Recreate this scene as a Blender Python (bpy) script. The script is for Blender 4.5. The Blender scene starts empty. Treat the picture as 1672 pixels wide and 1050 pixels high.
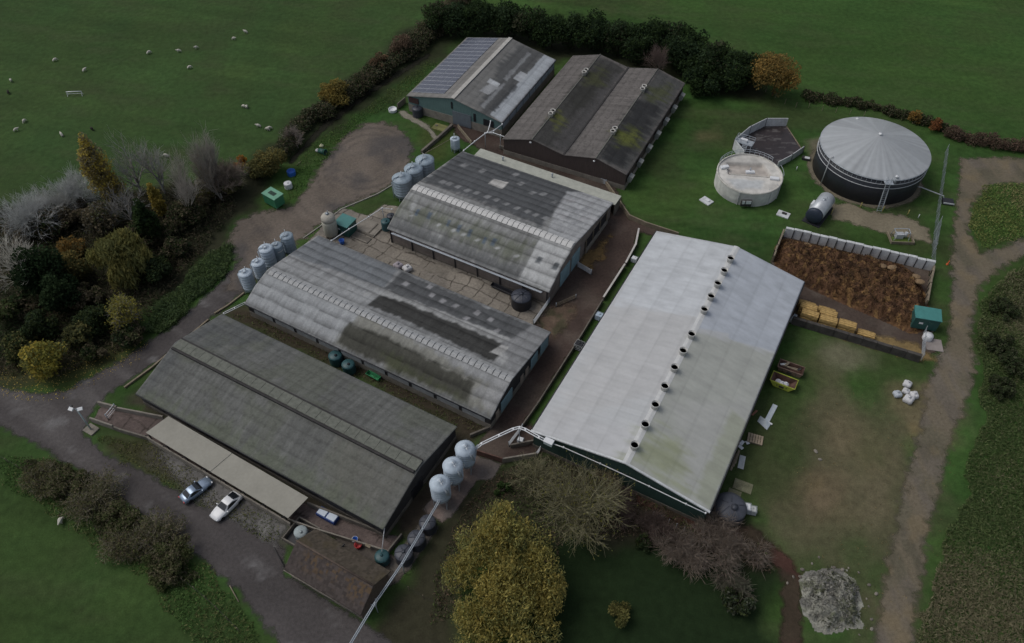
import bpy, math, random
import numpy as np
from mathutils import Vector, Matrix
R = math.radians
SC = bpy.context.scene
COL = SC.collection

# ------------------------------------------------------------------ camera, sky, sun, exposure
F_PX, PITCH, ROLL, CAM_H = 1260.557, R(48.6166), R(0.119), 97.0
cam = bpy.data.cameras.new('camera')
cam.sensor_fit = 'HORIZONTAL'
cam.sensor_width = 36.0
cam.lens = F_PX / 1672.0 * 36.0
cam.clip_start = 0.5
cam.clip_end = 8000.0
cam_o = bpy.data.objects.new('camera', cam)
COL.objects.link(cam_o)
cam_o.matrix_world = (Matrix.Translation((0, 0, CAM_H)) @ Matrix.Rotation(R(90) - PITCH, 4, 'X')
                      @ Matrix.Rotation(-ROLL, 4, 'Z'))
SC.camera = cam_o

SUN_EL, SUN_ROT = R(56), R(-75)         # low western sky light behind cloud
world = bpy.data.worlds.new('World')
SC.world = world
world.use_nodes = True
wn = world.node_tree
wn.nodes.clear()
w_out = wn.nodes.new('ShaderNodeOutputWorld')
w_bg = wn.nodes.new('ShaderNodeBackground')
w_sky = wn.nodes.new('ShaderNodeTexSky')
w_sky.sky_type = 'NISHITA'
w_sky.sun_disc = False
w_sky.sun_elevation = SUN_EL
w_sky.sun_rotation = SUN_ROT
w_sky.air_density = 1.0
w_sky.dust_density = 3.0
w_sky.ozone_density = 1.0
w_bg.inputs['Strength'].default_value = 0.10
# cloud cover greys the blue of the sky
w_bw = wn.nodes.new('ShaderNodeRGBToBW')
w_mix = wn.nodes.new('ShaderNodeMix')
w_mix.data_type = 'RGBA'
w_mix.inputs['Factor'].default_value = 0.6
wn.links.new(w_sky.outputs[0], w_bw.inputs[0])
wn.links.new(w_sky.outputs[0], w_mix.inputs['A'])
wn.links.new(w_bw.outputs[0], w_mix.inputs['B'])
wn.links.new(w_mix.outputs['Result'], w_bg.inputs['Color'])
wn.links.new(w_bg.outputs[0], w_out.inputs['Surface'])

sun = bpy.data.lights.new('sun', 'SUN')
sun.energy = 0.7
sun.angle = R(32)
sun.color = (1.0, 0.95, 0.88)
sun_o = bpy.data.objects.new('sun', sun)
COL.objects.link(sun_o)
sd_ = Vector((math.sin(SUN_ROT) * math.cos(SUN_EL), math.cos(SUN_ROT) * math.cos(SUN_EL), math.sin(SUN_EL)))
sun_o.rotation_euler = sd_.to_track_quat('Z', 'Y').to_euler()

SC.view_settings.view_transform = 'Standard'
SC.view_settings.look = 'None'
SC.view_settings.exposure = 0.2
SC.view_settings.gamma = 1.0
SC.view_settings.use_curve_mapping = False
SC.render.engine = 'CYCLES'
SC.cycles.use_denoising = True
SC.cycles.max_bounces = 5
SC.cycles.diffuse_bounces = 3
SC.cycles.glossy_bounces = 2
SC.cycles.transparent_max_bounces = 10

# ------------------------------------------------------------------ surveying: photo point -> place in the world
_cp, _sp = math.cos(PITCH), math.sin(PITCH)
_cr, _sr = math.cos(ROLL), math.sin(ROLL)


def at(px, py, z=0.0):
    u = px - 836.0
    v = -(py - 525.0)
    u, v = u * _cr + v * _sr, -u * _sr + v * _cr
    d = np.array([u / F_PX, _cp + v / F_PX * _sp, -_sp + v / F_PX * _cp])
    t = (z - CAM_H) / d[2]
    return np.array([d[0] * t, d[1] * t, z])


def pix(P):
    x, y, z = P[0], P[1], P[2] - CAM_H
    a, b, c = x, y * _sp + z * _cp, y * _cp - z * _sp
    u, v = F_PX * a / c, F_PX * b / c
    return 836 + u * _cr - v * _sr, 525 - (u * _sr + v * _cr)


def ats(pts, z=0.0):
    return [tuple(at(p[0], p[1], z)[:2]) for p in pts]


# ------------------------------------------------------------------ numpy noise
def _hash(ix, iy, s):
    h = (ix.astype(np.int64) * 374761393 + iy.astype(np.int64) * 668265263 + s * 974711) & 0x7fffffff
    h = ((h ^ (h >> 13)) * 1274126177) & 0x7fffffff
    return ((h ^ (h >> 16)) & 0xffff) / 65535.0


def vnoise(x, y, s=0):
    ix, iy = np.floor(x), np.floor(y)
    fx, fy = x - ix, y - iy
    fx, fy = fx * fx * (3 - 2 * fx), fy * fy * (3 - 2 * fy)
    a, b = _hash(ix, iy, s), _hash(ix + 1, iy, s)
    c, d = _hash(ix, iy + 1, s), _hash(ix + 1, iy + 1, s)
    return (a * (1 - fx) + b * fx) * (1 - fy) + (c * (1 - fx) + d * fx) * fy


def fbm(x, y, s=0, o=4):
    r, a, t = 0, 0.5, 0
    for k in range(o):
        r = r + a * vnoise(x, y, s + k * 17)
        t += a
        a *= 0.5
        x, y = x * 2.03 + 5.1, y * 2.03 + 1.7
    return r / t


def sstep(a, b, x):
    t = np.clip((x - a) / (b - a), 0, 1)
    return t * t * (3 - 2 * t)


def poly_sd(X, Y, poly):
    """signed distance, positive inside"""
    P = np.array(poly, float)
    Q = np.roll(P, -1, axis=0)
    d2 = np.full(X.shape, 1e18)
    ins = np.zeros(X.shape, bool)
    for (ax, ay), (bx, by) in zip(P, Q):
        ex, ey = bx - ax, by - ay
        t = np.clip(((X - ax) * ex + (Y - ay) * ey) / (ex * ex + ey * ey + 1e-12), 0, 1)
        d2 = np.minimum(d2, (X - ax - t * ex) ** 2 + (Y - ay - t * ey) ** 2)
        c = ((ay > Y) != (by > Y)) & (X < (bx - ax) * (Y - ay) / (by - ay + 1e-18) + ax)
        ins ^= c
    d = np.sqrt(d2)
    return np.where(ins, d, -d)


# ------------------------------------------------------------------ materials
MATS = {}


def _base(name):
    m = bpy.data.materials.new(name)
    m.use_nodes = True
    nt = m.node_tree
    return m, nt, nt.nodes['Principled BSDF']


def _mixmul(nt, ca, fac_socket, lo, hi):
    """colour * maprange(fac, lo..hi)"""
    mr = nt.nodes.new('ShaderNodeMapRange')
    mr.inputs['From Min'].default_value = 0.25
    mr.inputs['From Max'].default_value = 0.75
    mr.inputs['To Min'].default_value = lo
    mr.inputs['To Max'].default_value = hi
    nt.links.new(fac_socket, mr.inputs['Value'])
    mx = nt.nodes.new('ShaderNodeVectorMath')
    mx.operation = 'SCALE'
    nt.links.new(ca, mx.inputs[0])
    nt.links.new(mr.outputs[0], mx.inputs['Scale'])
    return mx.outputs[0]


def _noise(nt, scale, detail=4, coord='Object', stretch=None):
    tc = nt.nodes.new('ShaderNodeTexCoord')
    n = nt.nodes.new('ShaderNodeTexNoise')
    n.inputs['Scale'].default_value = scale
    n.inputs['Detail'].default_value = detail
    if stretch:
        mp = nt.nodes.new('ShaderNodeMapping')
        mp.inputs['Scale'].default_value = stretch
        nt.links.new(tc.outputs[coord], mp.inputs['Vector'])
        nt.links.new(mp.outputs[0], n.inputs['Vector'])
    else:
        nt.links.new(tc.outputs[coord], n.inputs['Vector'])
    return n.outputs['Fac']


def mat(name, rgb, rough=0.7, metal=0.0, var=0.18, scale=1.2, spec=0.3, stretch=None, bump=0.0):
    if name in MATS:
        return MATS[name]
    m, nt, b = _base(name)
    b.inputs['Roughness'].default_value = rough
    b.inputs['Metallic'].default_value = metal
    b.inputs['Specular IOR Level'].default_value = spec
    c = nt.nodes.new('ShaderNodeRGB')
    c.outputs[0].default_value = (*rgb, 1)
    f = _noise(nt, scale, 5, stretch=stretch)
    s = _mixmul(nt, c.outputs[0], f, 1 - var, 1 + var)
    f2 = _noise(nt, scale * 7, 2, stretch=stretch)
    s = _mixmul(nt, s, f2, 1 - var * 0.6, 1 + var * 0.6)
    nt.links.new(s, b.inputs['Base Color'])
    if bump:
        bp = nt.nodes.new('ShaderNodeBump')
        bp.inputs['Strength'].default_value = bump
        bp.inputs['Distance'].default_value = 0.05
        nt.links.new(f2, bp.inputs['Height'])
        nt.links.new(bp.outputs[0], b.inputs['Normal'])
    MATS[name] = m
    return m


def attr_mat(name, rough=0.85, spec=0.2, var=0.15, scale=2.0, metal=0.0, bump=0.0, stretch=None, fine=0.0):
    """albedo carried by the mesh's own 'col' attribute (real stains and sheets), broken up by noise"""
    if name in MATS:
        return MATS[name]
    m, nt, b = _base(name)
    b.inputs['Roughness'].default_value = rough
    b.inputs['Metallic'].default_value = metal
    b.inputs['Specular IOR Level'].default_value = spec
    a = nt.nodes.new('ShaderNodeAttribute')
    a.attribute_name = 'col'
    f = _noise(nt, scale, 5, stretch=stretch)
    s = _mixmul(nt, a.outputs['Color'], f, 1 - var, 1 + var)
    if fine:
        s = _mixmul(nt, s, _noise(nt, scale * 5.3, 3), 1 - fine, 1 + fine)
    nt.links.new(s, b.inputs['Base Color'])
    if bump:
        bp = nt.nodes.new('ShaderNodeBump')
        bp.inputs['Strength'].default_value = bump
        bp.inputs['Distance'].default_value = 0.15
        nt.links.new(f, bp.inputs['Height'])
        nt.links.new(bp.outputs[0], b.inputs['Normal'])
    MATS[name] = m
    return m


def sheet_mat(name, rough=0.9, edge_scale=0.7, spec=0.15):
    """ground sheet whose border is broken and ragged like worn ground"""
    if name in MATS:
        return MATS[name]
    m, nt, b = _base(name)
    b.inputs['Roughness'].default_value = rough
    b.inputs['Specular IOR Level'].default_value = spec
    a = nt.nodes.new('ShaderNodeAttribute')
    a.attribute_name = 'col'
    f = _noise(nt, 2.2, 6)
    s = _mixmul(nt, a.outputs['Color'], f, 0.8, 1.2)
    s = _mixmul(nt, s, _noise(nt, 9.0, 2), 0.78, 1.22)
    nt.links.new(s, b.inputs['Base Color'])
    bp = nt.nodes.new('ShaderNodeBump')
    bp.inputs['Strength'].default_value = 0.5
    bp.inputs['Distance'].default_value = 0.1
    nt.links.new(f, bp.inputs['Height'])
    nt.links.new(bp.outputs[0], b.inputs['Normal'])
    e = nt.nodes.new('ShaderNodeAttribute')
    e.attribute_name = 'edge'
    n = _noise(nt, edge_scale, 6)
    ad = nt.nodes.new('ShaderNodeMath')
    ad.operation = 'MULTIPLY_ADD'
    ad.inputs[1].default_value = 2.6
    ad.inputs[2].default_value = -1.3
    nt.links.new(n, ad.inputs[0])
    sm = nt.nodes.new('ShaderNodeMath')
    sm.operation = 'ADD'
    nt.links.new(e.outputs['Fac'], sm.inputs[0])
    nt.links.new(ad.outputs[0], sm.inputs[1])
    mr = nt.nodes.new('ShaderNodeMapRange')
    mr.interpolation_type = 'SMOOTHSTEP'
    mr.inputs['From Min'].default_value = -0.40
    mr.inputs['From Max'].default_value = 0.80
    nt.links.new(sm.outputs[0], mr.inputs['Value'])
    tr = nt.nodes.new('ShaderNodeBsdfTransparent')
    mx = nt.nodes.new('ShaderNodeMixShader')
    nt.links.new(mr.outputs[0], mx.inputs[0])
    nt.links.new(tr.outputs[0], mx.inputs[1])
    nt.links.new(b.outputs[0], mx.inputs[2])
    nt.links.new(mx.outputs[0], nt.nodes['Material Output'].inputs['Surface'])
    MATS[name] = m
    return m


def leaf_mat(name, var=0.1, trans=0.45):
    """thin leaves and twigs: part of the light passes through"""
    m = bpy.data.materials.new(name)
    m.use_nodes = True
    nt = m.node_tree
    nt.nodes.remove(nt.nodes['Principled BSDF'])
    a = nt.nodes.new('ShaderNodeAttribute')
    a.attribute_name = 'col'
    d = nt.nodes.new('ShaderNodeBsdfDiffuse')
    tl = nt.nodes.new('ShaderNodeBsdfTranslucent')
    mx = nt.nodes.new('ShaderNodeMixShader')
    mx.inputs[0].default_value = trans
    nt.links.new(a.outputs['Color'], d.inputs['Color'])
    nt.links.new(a.outputs['Color'], tl.inputs['Color'])
    nt.links.new(d.outputs[0], mx.inputs[1])
    nt.links.new(tl.outputs[0], mx.inputs[2])
    nt.links.new(mx.outputs[0], nt.nodes['Material Output'].inputs['Surface'])
    return m


# ------------------------------------------------------------------ mesh helpers
def np_mesh(name, V, Fc, col=None, smooth=False, extra=None):
    """V (n,3), Fc (m,k) all faces with k corners; col per vertex (n,3)"""
    me = bpy.data.meshes.new(name)
    V = np.asarray(V, np.float32)
    Fc = np.asarray(Fc, np.int32)
    k = Fc.shape[1]
    me.vertices.add(len(V))
    me.vertices.foreach_set('co', V.ravel())
    me.loops.add(Fc.size)
    me.loops.foreach_set('vertex_index', Fc.ravel())
    me.polygons.add(len(Fc))
    me.polygons.foreach_set('loop_start', np.arange(0, Fc.size, k, dtype=np.int32))
    me.polygons.foreach_set('loop_total', np.full(len(Fc), k, np.int32))
    if smooth:
        me.polygons.foreach_set('use_smooth', np.ones(len(Fc), bool))
    me.update(calc_edges=True)
    if col is not None:
        a = me.attributes.new('col', 'FLOAT_COLOR', 'POINT')
        c = np.ones((len(V), 4), np.float32)
        c[:, :3] = col
        a.data.foreach_set('color', c.ravel())
    for nm, arr in (extra or {}).items():
        a = me.attributes.new(nm, 'FLOAT', 'POINT')
        a.data.foreach_set('value', np.asarray(arr, np.float32))
    return me


def link(name, me, m, parent=None, loc=None):
    o = bpy.data.objects.new(name, me)
    COL.objects.link(o)
    if m:
        me.materials.append(m)
    if parent:
        o.parent = parent
    if loc is not None:
        o.location = loc
    return o


class MB:
    def __init__(s):
        s.v, s.f, s.sm = [], [], []

    def add(s, vs, fs, smooth=False):
        n = len(s.v)
        s.v += [tuple(map(float, p)) for p in vs]
        s.f += [tuple(i + n for i in f) for f in fs]
        s.sm += [smooth] * len(fs)
        return s

    def box(s, c, sz, rz=0.0, rx=0.0, ry=0.0):
        M = Matrix.Translation(c) @ Matrix.Rotation(rz, 4, 'Z') @ Matrix.Rotation(ry, 4, 'Y') @ Matrix.Rotation(rx, 4, 'X')
        a, b, d = sz[0] / 2, sz[1] / 2, sz[2] / 2
        vs = [M @ Vector(p) for p in ((-a, -b, -d), (a, -b, -d), (a, b, -d), (-a, b, -d), (-a, -b, d), (a, -b, d), (a, b, d), (-a, b, d))]
        return s.add(vs, [(0, 3, 2, 1), (4, 5, 6, 7), (0, 1, 5, 4), (1, 2, 6, 5), (2, 3, 7, 6), (3, 0, 4, 7)])

    def bbox(s, c, sz, rz=0.0, bev=0.03):
        """box with chamfered upper rim"""
        x, y, z = sz[0] / 2, sz[1] / 2, sz[2]
        M = Matrix.Translation(c) @ Matrix.Rotation(rz, 4, 'Z')
        rings = [(x, y, -z / 2), (x, y, z / 2 - bev), (x - bev, y - bev, z / 2)]
        vs = []
        for a, b, h in rings:
            vs += [M @ Vector(p) for p in ((-a, -b, h), (a, -b, h), (a, b, h), (-a, b, h))]
        fs = [(0, 3, 2, 1), (8, 9, 10, 11)]
        for k in (0, 4):
            for i in range(4):
                j = (i + 1) % 4
                fs.append((k + i, k + j, k + 4 + j, k + 4 + i))
        return s.add(vs, fs)

    def tube(s, pts, r, n=6, cap=True):
        pts = [Vector(p) for p in pts]
        rs = r if isinstance(r, (list, tuple)) else [r] * len(pts)
        vs = []
        for i, p in enumerate(pts):
            d = (pts[min(i + 1, len(pts) - 1)] - pts[max(i - 1, 0)]).normalized()
            up = Vector((0, 0, 1)) if abs(d.z) < 0.95 else Vector((1, 0, 0))
            a = d.cross(up).normalized()
            b = d.cross(a)
            for k in range(n):
                t = 2 * math.pi * k / n
                vs.append(p + (a * math.cos(t) + b * math.sin(t)) * rs[i])
        fs = []
        for i in range(len(pts) - 1):
            for k in range(n):
                j = (k + 1) % n
                fs.append((i * n + k, i * n + j, i * n + n + j, i * n + n + k))
        if cap:
            fs.append(tuple(range(n))[::-1])
            fs.append(tuple((len(pts) - 1) * n + k for k in range(n)))
        return s.add(vs, fs, smooth=n > 5)

    def lathe(s, prof, n=24, c=(0, 0, 0), smooth=True, wob=0, cap=True):
        vs, fs = [], []
        for (r, z) in prof:
            for k in range(n):
                t = 2 * math.pi * k / n
                rr = r * (1 + wob * math.sin(k * math.pi))
                vs.append((c[0] + rr * math.cos(t), c[1] + rr * math.sin(t), c[2] + z))
        for i in range(len(prof) - 1):
            for k in range(n):
                j = (k + 1) % n
                fs.append((i * n + k, i * n + j, i * n + n + j, i * n + n + k))
        s.add(vs, fs, smooth)
        m = len(prof) - 1
        base = len(s.v) - len(vs)
        if cap and prof[0][0] > 1e-4:
            s.f.append(tuple(base + k for k in range(n))[::-1]); s.sm.append(False)
        if cap and prof[m][0] > 1e-4:
            s.f.append(tuple(base + m * n + k for k in range(n))); s.sm.append(False)
        return s

    def prism(s, poly, z0, z1):
        n = len(poly)
        vs = [(p[0], p[1], z0) for p in poly] + [(p[0], p[1], z1) for p in poly]
        fs = [tuple(range(n))[::-1], tuple(range(n, 2 * n))]
        for i in range(n):
            j = (i + 1) % n
            fs.append((i, j, n + j, n + i))
        return s.add(vs, fs)

    def build(s, name, m, parent=None, loc=None):
        me = bpy.data.meshes.new(name)
        me.from_pydata(s.v, [], s.f)
        me.polygons.foreach_set('use_smooth', s.sm)
        me.update()
        return link(name, me, m, parent, loc)


def tag(o, label, cat, group=None):
    o['label'] = label
    o['category'] = cat
    if group:
        o['group'] = group
    return o


def thing(name, label, cat, loc=(0, 0, 0), rz=0.0, group=None):
    o = bpy.data.objects.new(name, None)
    o.empty_display_size = 0.5
    COL.objects.link(o)
    o.location = loc
    o.rotation_euler = (0, 0, rz)
    return tag(o, label, cat, group)


def dup(root, loc, rz, label, group=None):
    r = root.copy()
    COL.objects.link(r)
    r.location = loc
    r.rotation_euler = (0, 0, rz)
    r['label'] = label
    if group:
        r['group'] = group
    for ch in list(root.children):
        c = ch.copy()
        COL.objects.link(c)
        c.parent = r
        for g in list(ch.children):
            d = g.copy()
            COL.objects.link(d)
            d.parent = c
    return r


def setting(o):
    o['kind'] = 'structure'
    return o


def stuff(o, label, cat):
    o['kind'] = 'stuff'
    return tag(o, label, cat)


# ------------------------------------------------------------------ ground
def paint(base, X, Y, patches, seed=0):
    c = base
    for i, (poly, rgb, soft, amt) in enumerate(patches):
        sdv = poly_sd(X, Y, poly)
        n = (fbm(X * 0.22, Y * 0.22, seed + 31 * i, 5) - 0.5) * 2
        m = sstep(-soft, soft, sdv + n * soft * 1.6) * amt
        c = c * (1 - m[..., None]) + np.array(rgb) * m[..., None]
    return c


def grid_faces(nx, ny):
    i = np.arange((nx - 1) * (ny - 1))
    r, q = i // (nx - 1), i % (nx - 1)
    a = r * nx + q
    return np.stack([a, a + 1, a + nx + 1, a + nx], 1)


def sheet(name, poly, z, colfun, cell=0.7, edge=1.2, mt='ground_sheet', rough=0.9, esc=0.7):
    P = np.array(poly)
    x0, y0 = P.min(0) - edge * 1.5
    x1, y1 = P.max(0) + edge * 1.5
    xs = np.arange(x0, x1 + cell, cell)
    ys = np.arange(y0, y1 + cell, cell)
    X, Y = np.meshgrid(xs, ys)
    sdv = poly_sd(X, Y, poly)
    Fc = grid_faces(len(xs), len(ys))
    ok = (sdv.ravel()[Fc] > -edge * 1.3).any(1)
    Fc = Fc[ok]
    used = np.unique(Fc)
    remap = np.zeros(X.size, int)
    remap[used] = np.arange(len(used))
    Fc = remap[Fc]
    x, y = X.ravel()[used], Y.ravel()[used]
    me = np_mesh(name, np.stack([x, y, np.full(len(x), z)], 1), Fc, colfun(x, y), extra={'edge': sdv.ravel()[used] / edge})
    return setting(link(name, me, sheet_mat(mt, rough, esc)))


# base ground: fine where the photograph looks, reaching the horizon
G_PATCH = []
LAWN = (0.040, 0.086, 0.022)
_far = np.array([4, 9, 20, 45, 100, 220, 480, 1000, 2200, 4000.0])
gx = np.concatenate([-180 - _far[::-1], np.arange(-180, 181, 1.1), 181 + _far])
gy = np.concatenate([14 - _far[::-1], np.arange(14, 250, 1.1), 250 + _far])
GX, GY = np.meshgrid(gx, gy)
GX, GY = GX.ravel(), GY.ravel()
n1 = fbm(GX * 0.05, GY * 0.05, 1, 5)
n2 = fbm(GX * 0.3, GY * 0.3, 2, 4)
gc = np.ones((len(GX), 3)) * np.array(LAWN)
gc = gc * (0.62 + 0.76 * n1)[:, None] * (0.8 + 0.4 * n2)[:, None]
gc[:, 0] *= 0.85 + 0.4 * fbm(GX * 0.11, GY * 0.11, 5, 4)
# growth streaks left by the mower and the drill, thin tawny patches
_u, _v = GX * math.cos(R(-14)) + GY * math.sin(R(-14)), -GX * math.sin(R(-14)) + GY * math.cos(R(-14))
gc *= (0.68 + 0.64 * fbm(_u * 0.03, _v * 0.55, 301, 4))[:, None]
_m = (sstep(0.54, 0.72, fbm(_u * 0.10, _v * 0.34, 303, 5)) * 0.5)[:, None]
gc = gc * (1 - _m) + np.array((0.062, 0.082, 0.034)) * _m
_m = (sstep(0.56, 0.74, fbm(GX * 0.07 + 9, GY * 0.07, 305, 5)) * 0.4)[:, None]
gc = gc * (1 - _m) + np.array((0.050, 0.052, 0.026)) * _m
G_PATCH += [
    # grazed field beyond the wood, the field beyond the digester, the paddock at bottom left
    (ats([(-500, -300), (760, -300), (705, 60), (520, 190), (420, 275), (200, 330), (-300, 380)]), (0.044, 0.070, 0.028), 3, 0.45),
    (ats([(1000, -300), (2200, -300), (2200, 260), (1672, 250), (1500, 205), (1330, 165), (1100, 60)]), (0.044, 0.092, 0.024), 2, 0.45),
    (ats([(-300, 700), (0, 695), (120, 765), (290, 885), (405, 990), (440, 1090), (-300, 1100)]), (0.036, 0.056, 0.020), 1.5, 0.5),
    # woodland floor, verge under the hedge
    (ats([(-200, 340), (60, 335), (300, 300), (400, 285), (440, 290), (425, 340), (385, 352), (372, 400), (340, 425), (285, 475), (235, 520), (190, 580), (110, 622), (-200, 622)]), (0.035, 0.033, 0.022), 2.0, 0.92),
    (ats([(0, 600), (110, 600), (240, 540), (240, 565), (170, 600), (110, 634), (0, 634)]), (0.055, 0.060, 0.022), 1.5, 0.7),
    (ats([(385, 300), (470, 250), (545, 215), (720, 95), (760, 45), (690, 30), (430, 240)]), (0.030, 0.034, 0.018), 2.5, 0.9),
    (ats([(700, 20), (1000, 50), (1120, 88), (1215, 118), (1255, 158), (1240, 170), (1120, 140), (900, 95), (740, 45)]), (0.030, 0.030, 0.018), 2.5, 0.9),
    # dark earth between the two near barns and behind the front one
    (ats([(340, 508), (400, 500), (800, 690), (760, 720), (740, 690)]), (0.052, 0.040, 0.030), 1.0, 0.95),
    (ats([(195, 655), (235, 640), (640, 870), (600, 900), (470, 830), (270, 690)]), (0.055, 0.047, 0.036), 1.0, 0.95),
    (ats([(640, 855), (745, 700), (780, 735), (700, 845), (660, 890)]), (0.055, 0.042, 0.034), 0.8, 0.95),
    # mossy margin beside the forecourt
    (ats([(165, 715), (250, 715), (330, 770), (300, 805), (215, 760)]), (0.050, 0.046, 0.026), 1.2, 0.9),
    (ats([(250, 715), (470, 850), (480, 900), (440, 900), (330, 830), (240, 760)]), (0.075, 0.070, 0.058), 0.8, 0.9),
    # worn yard at right
    (ats([(1290, 690), (1345, 620), (1420, 660), (1510, 670), (1485, 790), (1455, 900), (1430, 1060), (1395, 990), (1340, 920), (1280, 870), (1280, 770)]), (0.104, 0.094, 0.056), 5.5, 0.85),
    (ats([(1310, 565), (1370, 545), (1415, 575), (1405, 615), (1345, 600)]), (0.16, 0.152, 0.10), 2.2, 0.8),
    (ats([(1290, 740), (1370, 770), (1370, 850), (1300, 830)]), (0.12, 0.09, 0.058), 2.2, 0.6),
    (ats([(1320, 785), (1345, 780), (1350, 800), (1325, 812)]), (0.20, 0.155, 0.075), 1.2, 0.6),
    (ats([(1350, 690), (1420, 700), (1430, 760), (1360, 750)]), (0.155, 0.128, 0.078), 3.0, 0.7),
    (ats([(1300, 800), (1370, 790), (1390, 850), (1320, 870)]), (0.160, 0.125, 0.078), 2.6, 0.75),
    (ats([(1400, 780), (1460, 770), (1455, 840), (1410, 850)]), (0.150, 0.128, 0.08), 2.6, 0.65),
    (ats([(1225, 760), (1290, 740), (1300, 830), (1240, 840)]), (0.075, 0.075, 0.038), 2.5, 0.5),
    (ats([(1475, 685), (1515, 690), (1520, 715), (1490, 708)]), (0.24, 0.18, 0.08), 1.0, 0.6),
    (ats([(1400, 640), (1470, 690), (1440, 760), (1390, 720)]), (0.05, 0.075, 0.025), 3.0, 0.5),
    (ats([(1380, 830), (1440, 850), (1430, 930), (1370, 900)]), (0.052, 0.07, 0.027), 3.0, 0.5),
    (ats([(1460, 640), (1520, 640), (1540, 720), (1480, 720), (1465, 690)]), (0.16, 0.13, 0.078), 2.6, 0.75),
    (ats([(1215, 690), (1290, 640), (1330, 700), (1290, 800), (1215, 800)]), (0.045, 0.06, 0.024), 2, 0.6),
    # gravelly aprons round the digester, and in front of it
    (ats([(1318, 232), (1345, 225), (1350, 280), (1330, 290)]), (0.15, 0.135, 0.095), 0.8, 0.9),
    # garden lawn at the bottom, tree shade painted into its green; bare earth round it
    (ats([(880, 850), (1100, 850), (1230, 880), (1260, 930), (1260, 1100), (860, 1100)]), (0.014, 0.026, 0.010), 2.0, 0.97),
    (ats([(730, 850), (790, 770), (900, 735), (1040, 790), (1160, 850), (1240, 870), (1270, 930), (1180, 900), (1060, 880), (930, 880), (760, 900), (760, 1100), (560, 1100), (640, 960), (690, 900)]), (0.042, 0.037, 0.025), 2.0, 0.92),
    # bare patches in the grass by the tanks
    (ats([(1135, 213), (1165, 208), (1170, 222), (1140, 228)]), (0.11, 0.10, 0.05), 1.5, 0.6),
    (ats([(1040, 255), (1110, 240), (1120, 280), (1060, 300)]), (0.034, 0.045, 0.018), 3, 0.7),
    (ats([(690, 198), (735, 212), (725, 265), (690, 262)]), (0.058, 0.075, 0.022), 1.5, 0.7),
]
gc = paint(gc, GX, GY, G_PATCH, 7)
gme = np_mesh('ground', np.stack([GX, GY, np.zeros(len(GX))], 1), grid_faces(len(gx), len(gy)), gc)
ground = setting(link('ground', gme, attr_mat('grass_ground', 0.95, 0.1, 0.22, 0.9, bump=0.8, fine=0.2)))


def flat(rgb, amp=0.35, fs=0.25, seed=3, rgb2=None, stripes=None):
    def f(x, y):
        n = fbm(x * fs, y * fs, seed, 5)
        c = np.ones((len(x), 3)) * np.array(rgb)
        if rgb2 is not None:
            m = sstep(0.42, 0.62, fbm(x * fs * 0.7, y * fs * 0.7, seed + 9, 5))[:, None]
            c = c * (1 - m) + np.array(rgb2) * m
        c = c * (1 - amp + 2 * amp * n)[:, None]
        if stripes is not None:
            c = stripes(x, y, c)
        return c
    return f


lane_l = [(-80, 625), (0, 632), (60, 642), (106, 638), (192, 591), (247, 554), (281, 533), (322, 495), (360, 461), (388, 425),
          (420, 440), (394, 479), (363, 506), (261, 591), (247, 598), (189, 636), (160, 660), (140, 700), (141, 712), (171, 738),
          (213, 758), (259, 782), (300, 808), (335, 828), (400, 850), (462, 888), (470, 938), (560, 992), (660, 1060), (680, 1110), (500, 1110),
          (404, 989), (381, 958), (335, 918), (282, 880), (213, 829), (164, 794), (114, 762), (61, 728), (0, 697), (-80, 665)]


def lane_tracks(x, y, c):
    # paler wheel wear and scuffs stretched along the lane
    ca, sa = math.cos(R(-33)), math.sin(R(-33))
    u, v = x * ca + y * sa, -x * sa + y * ca
    m = sstep(0.5, 0.75, fbm(u * 0.05, v * 0.55, 44, 4))[:, None]
    c = c * (1 - 0.65 * m) + np.array((0.128, 0.119, 0.116)) * 0.65 * m
    m = sstep(0.62, 0.8, fbm(u * 0.3, v * 0.6, 51, 5))[:, None]
    return c * (1 - 0.7 * m) + np.array((0.17, 0.165, 0.165)) * 0.7 * m


sheet('lane', ats(lane_l), 0.012, flat((0.076, 0.069, 0.068), 0.3, 0.2, 3, stripes=lane_tracks), 0.6, 0.9)

yard_l = [(597, 200), (628, 198), (657, 211), (671, 228), (677, 242), (668, 270), (640, 302), (617, 316), (557, 341), (523, 369), (506, 382),
          (478, 402), (440, 440), (394, 482), (366, 474), (386, 425), (372, 395), (385, 360), (425, 345), (471, 337), (486, 326), (506, 297),
          (523, 269), (543, 246), (560, 223)]
tc_ = at(600, 262)


def tyre_rings(x, y, c):
    dx, dy = (x - tc_[0]), (y - tc_[1]) * 0.8
    r = np.sqrt(dx * dx + dy * dy)
    th = np.arctan2(dy, dx)
    w = np.sin(r * 3.6 + 1.6 * fbm(x * 0.1, y * 0.1, 8, 3))
    m = (sstep(0.2, 0.95, w) * sstep(0.35, 0.6, fbm(th * 1.5, r * 0.5, 12, 4)) * sstep(2, 5, r))[:, None]
    c = c * (1 - 0.42 * m) + np.array((0.055, 0.050, 0.047)) * 0.42 * m
    m = sstep(0.55, 0.75, fbm(x * 0.12, y * 0.12, 71, 5))[:, None] * 0.7
    return c * (1 - m) + np.array((0.066, 0.064, 0.066)) * m


sheet('gravel_yard', ats(yard_l), 0.020, flat((0.150, 0.126, 0.105), 0.28, 0.3, 13, stripes=tyre_rings), 0.6, 1.6)

CR_A = R(-29)


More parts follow.
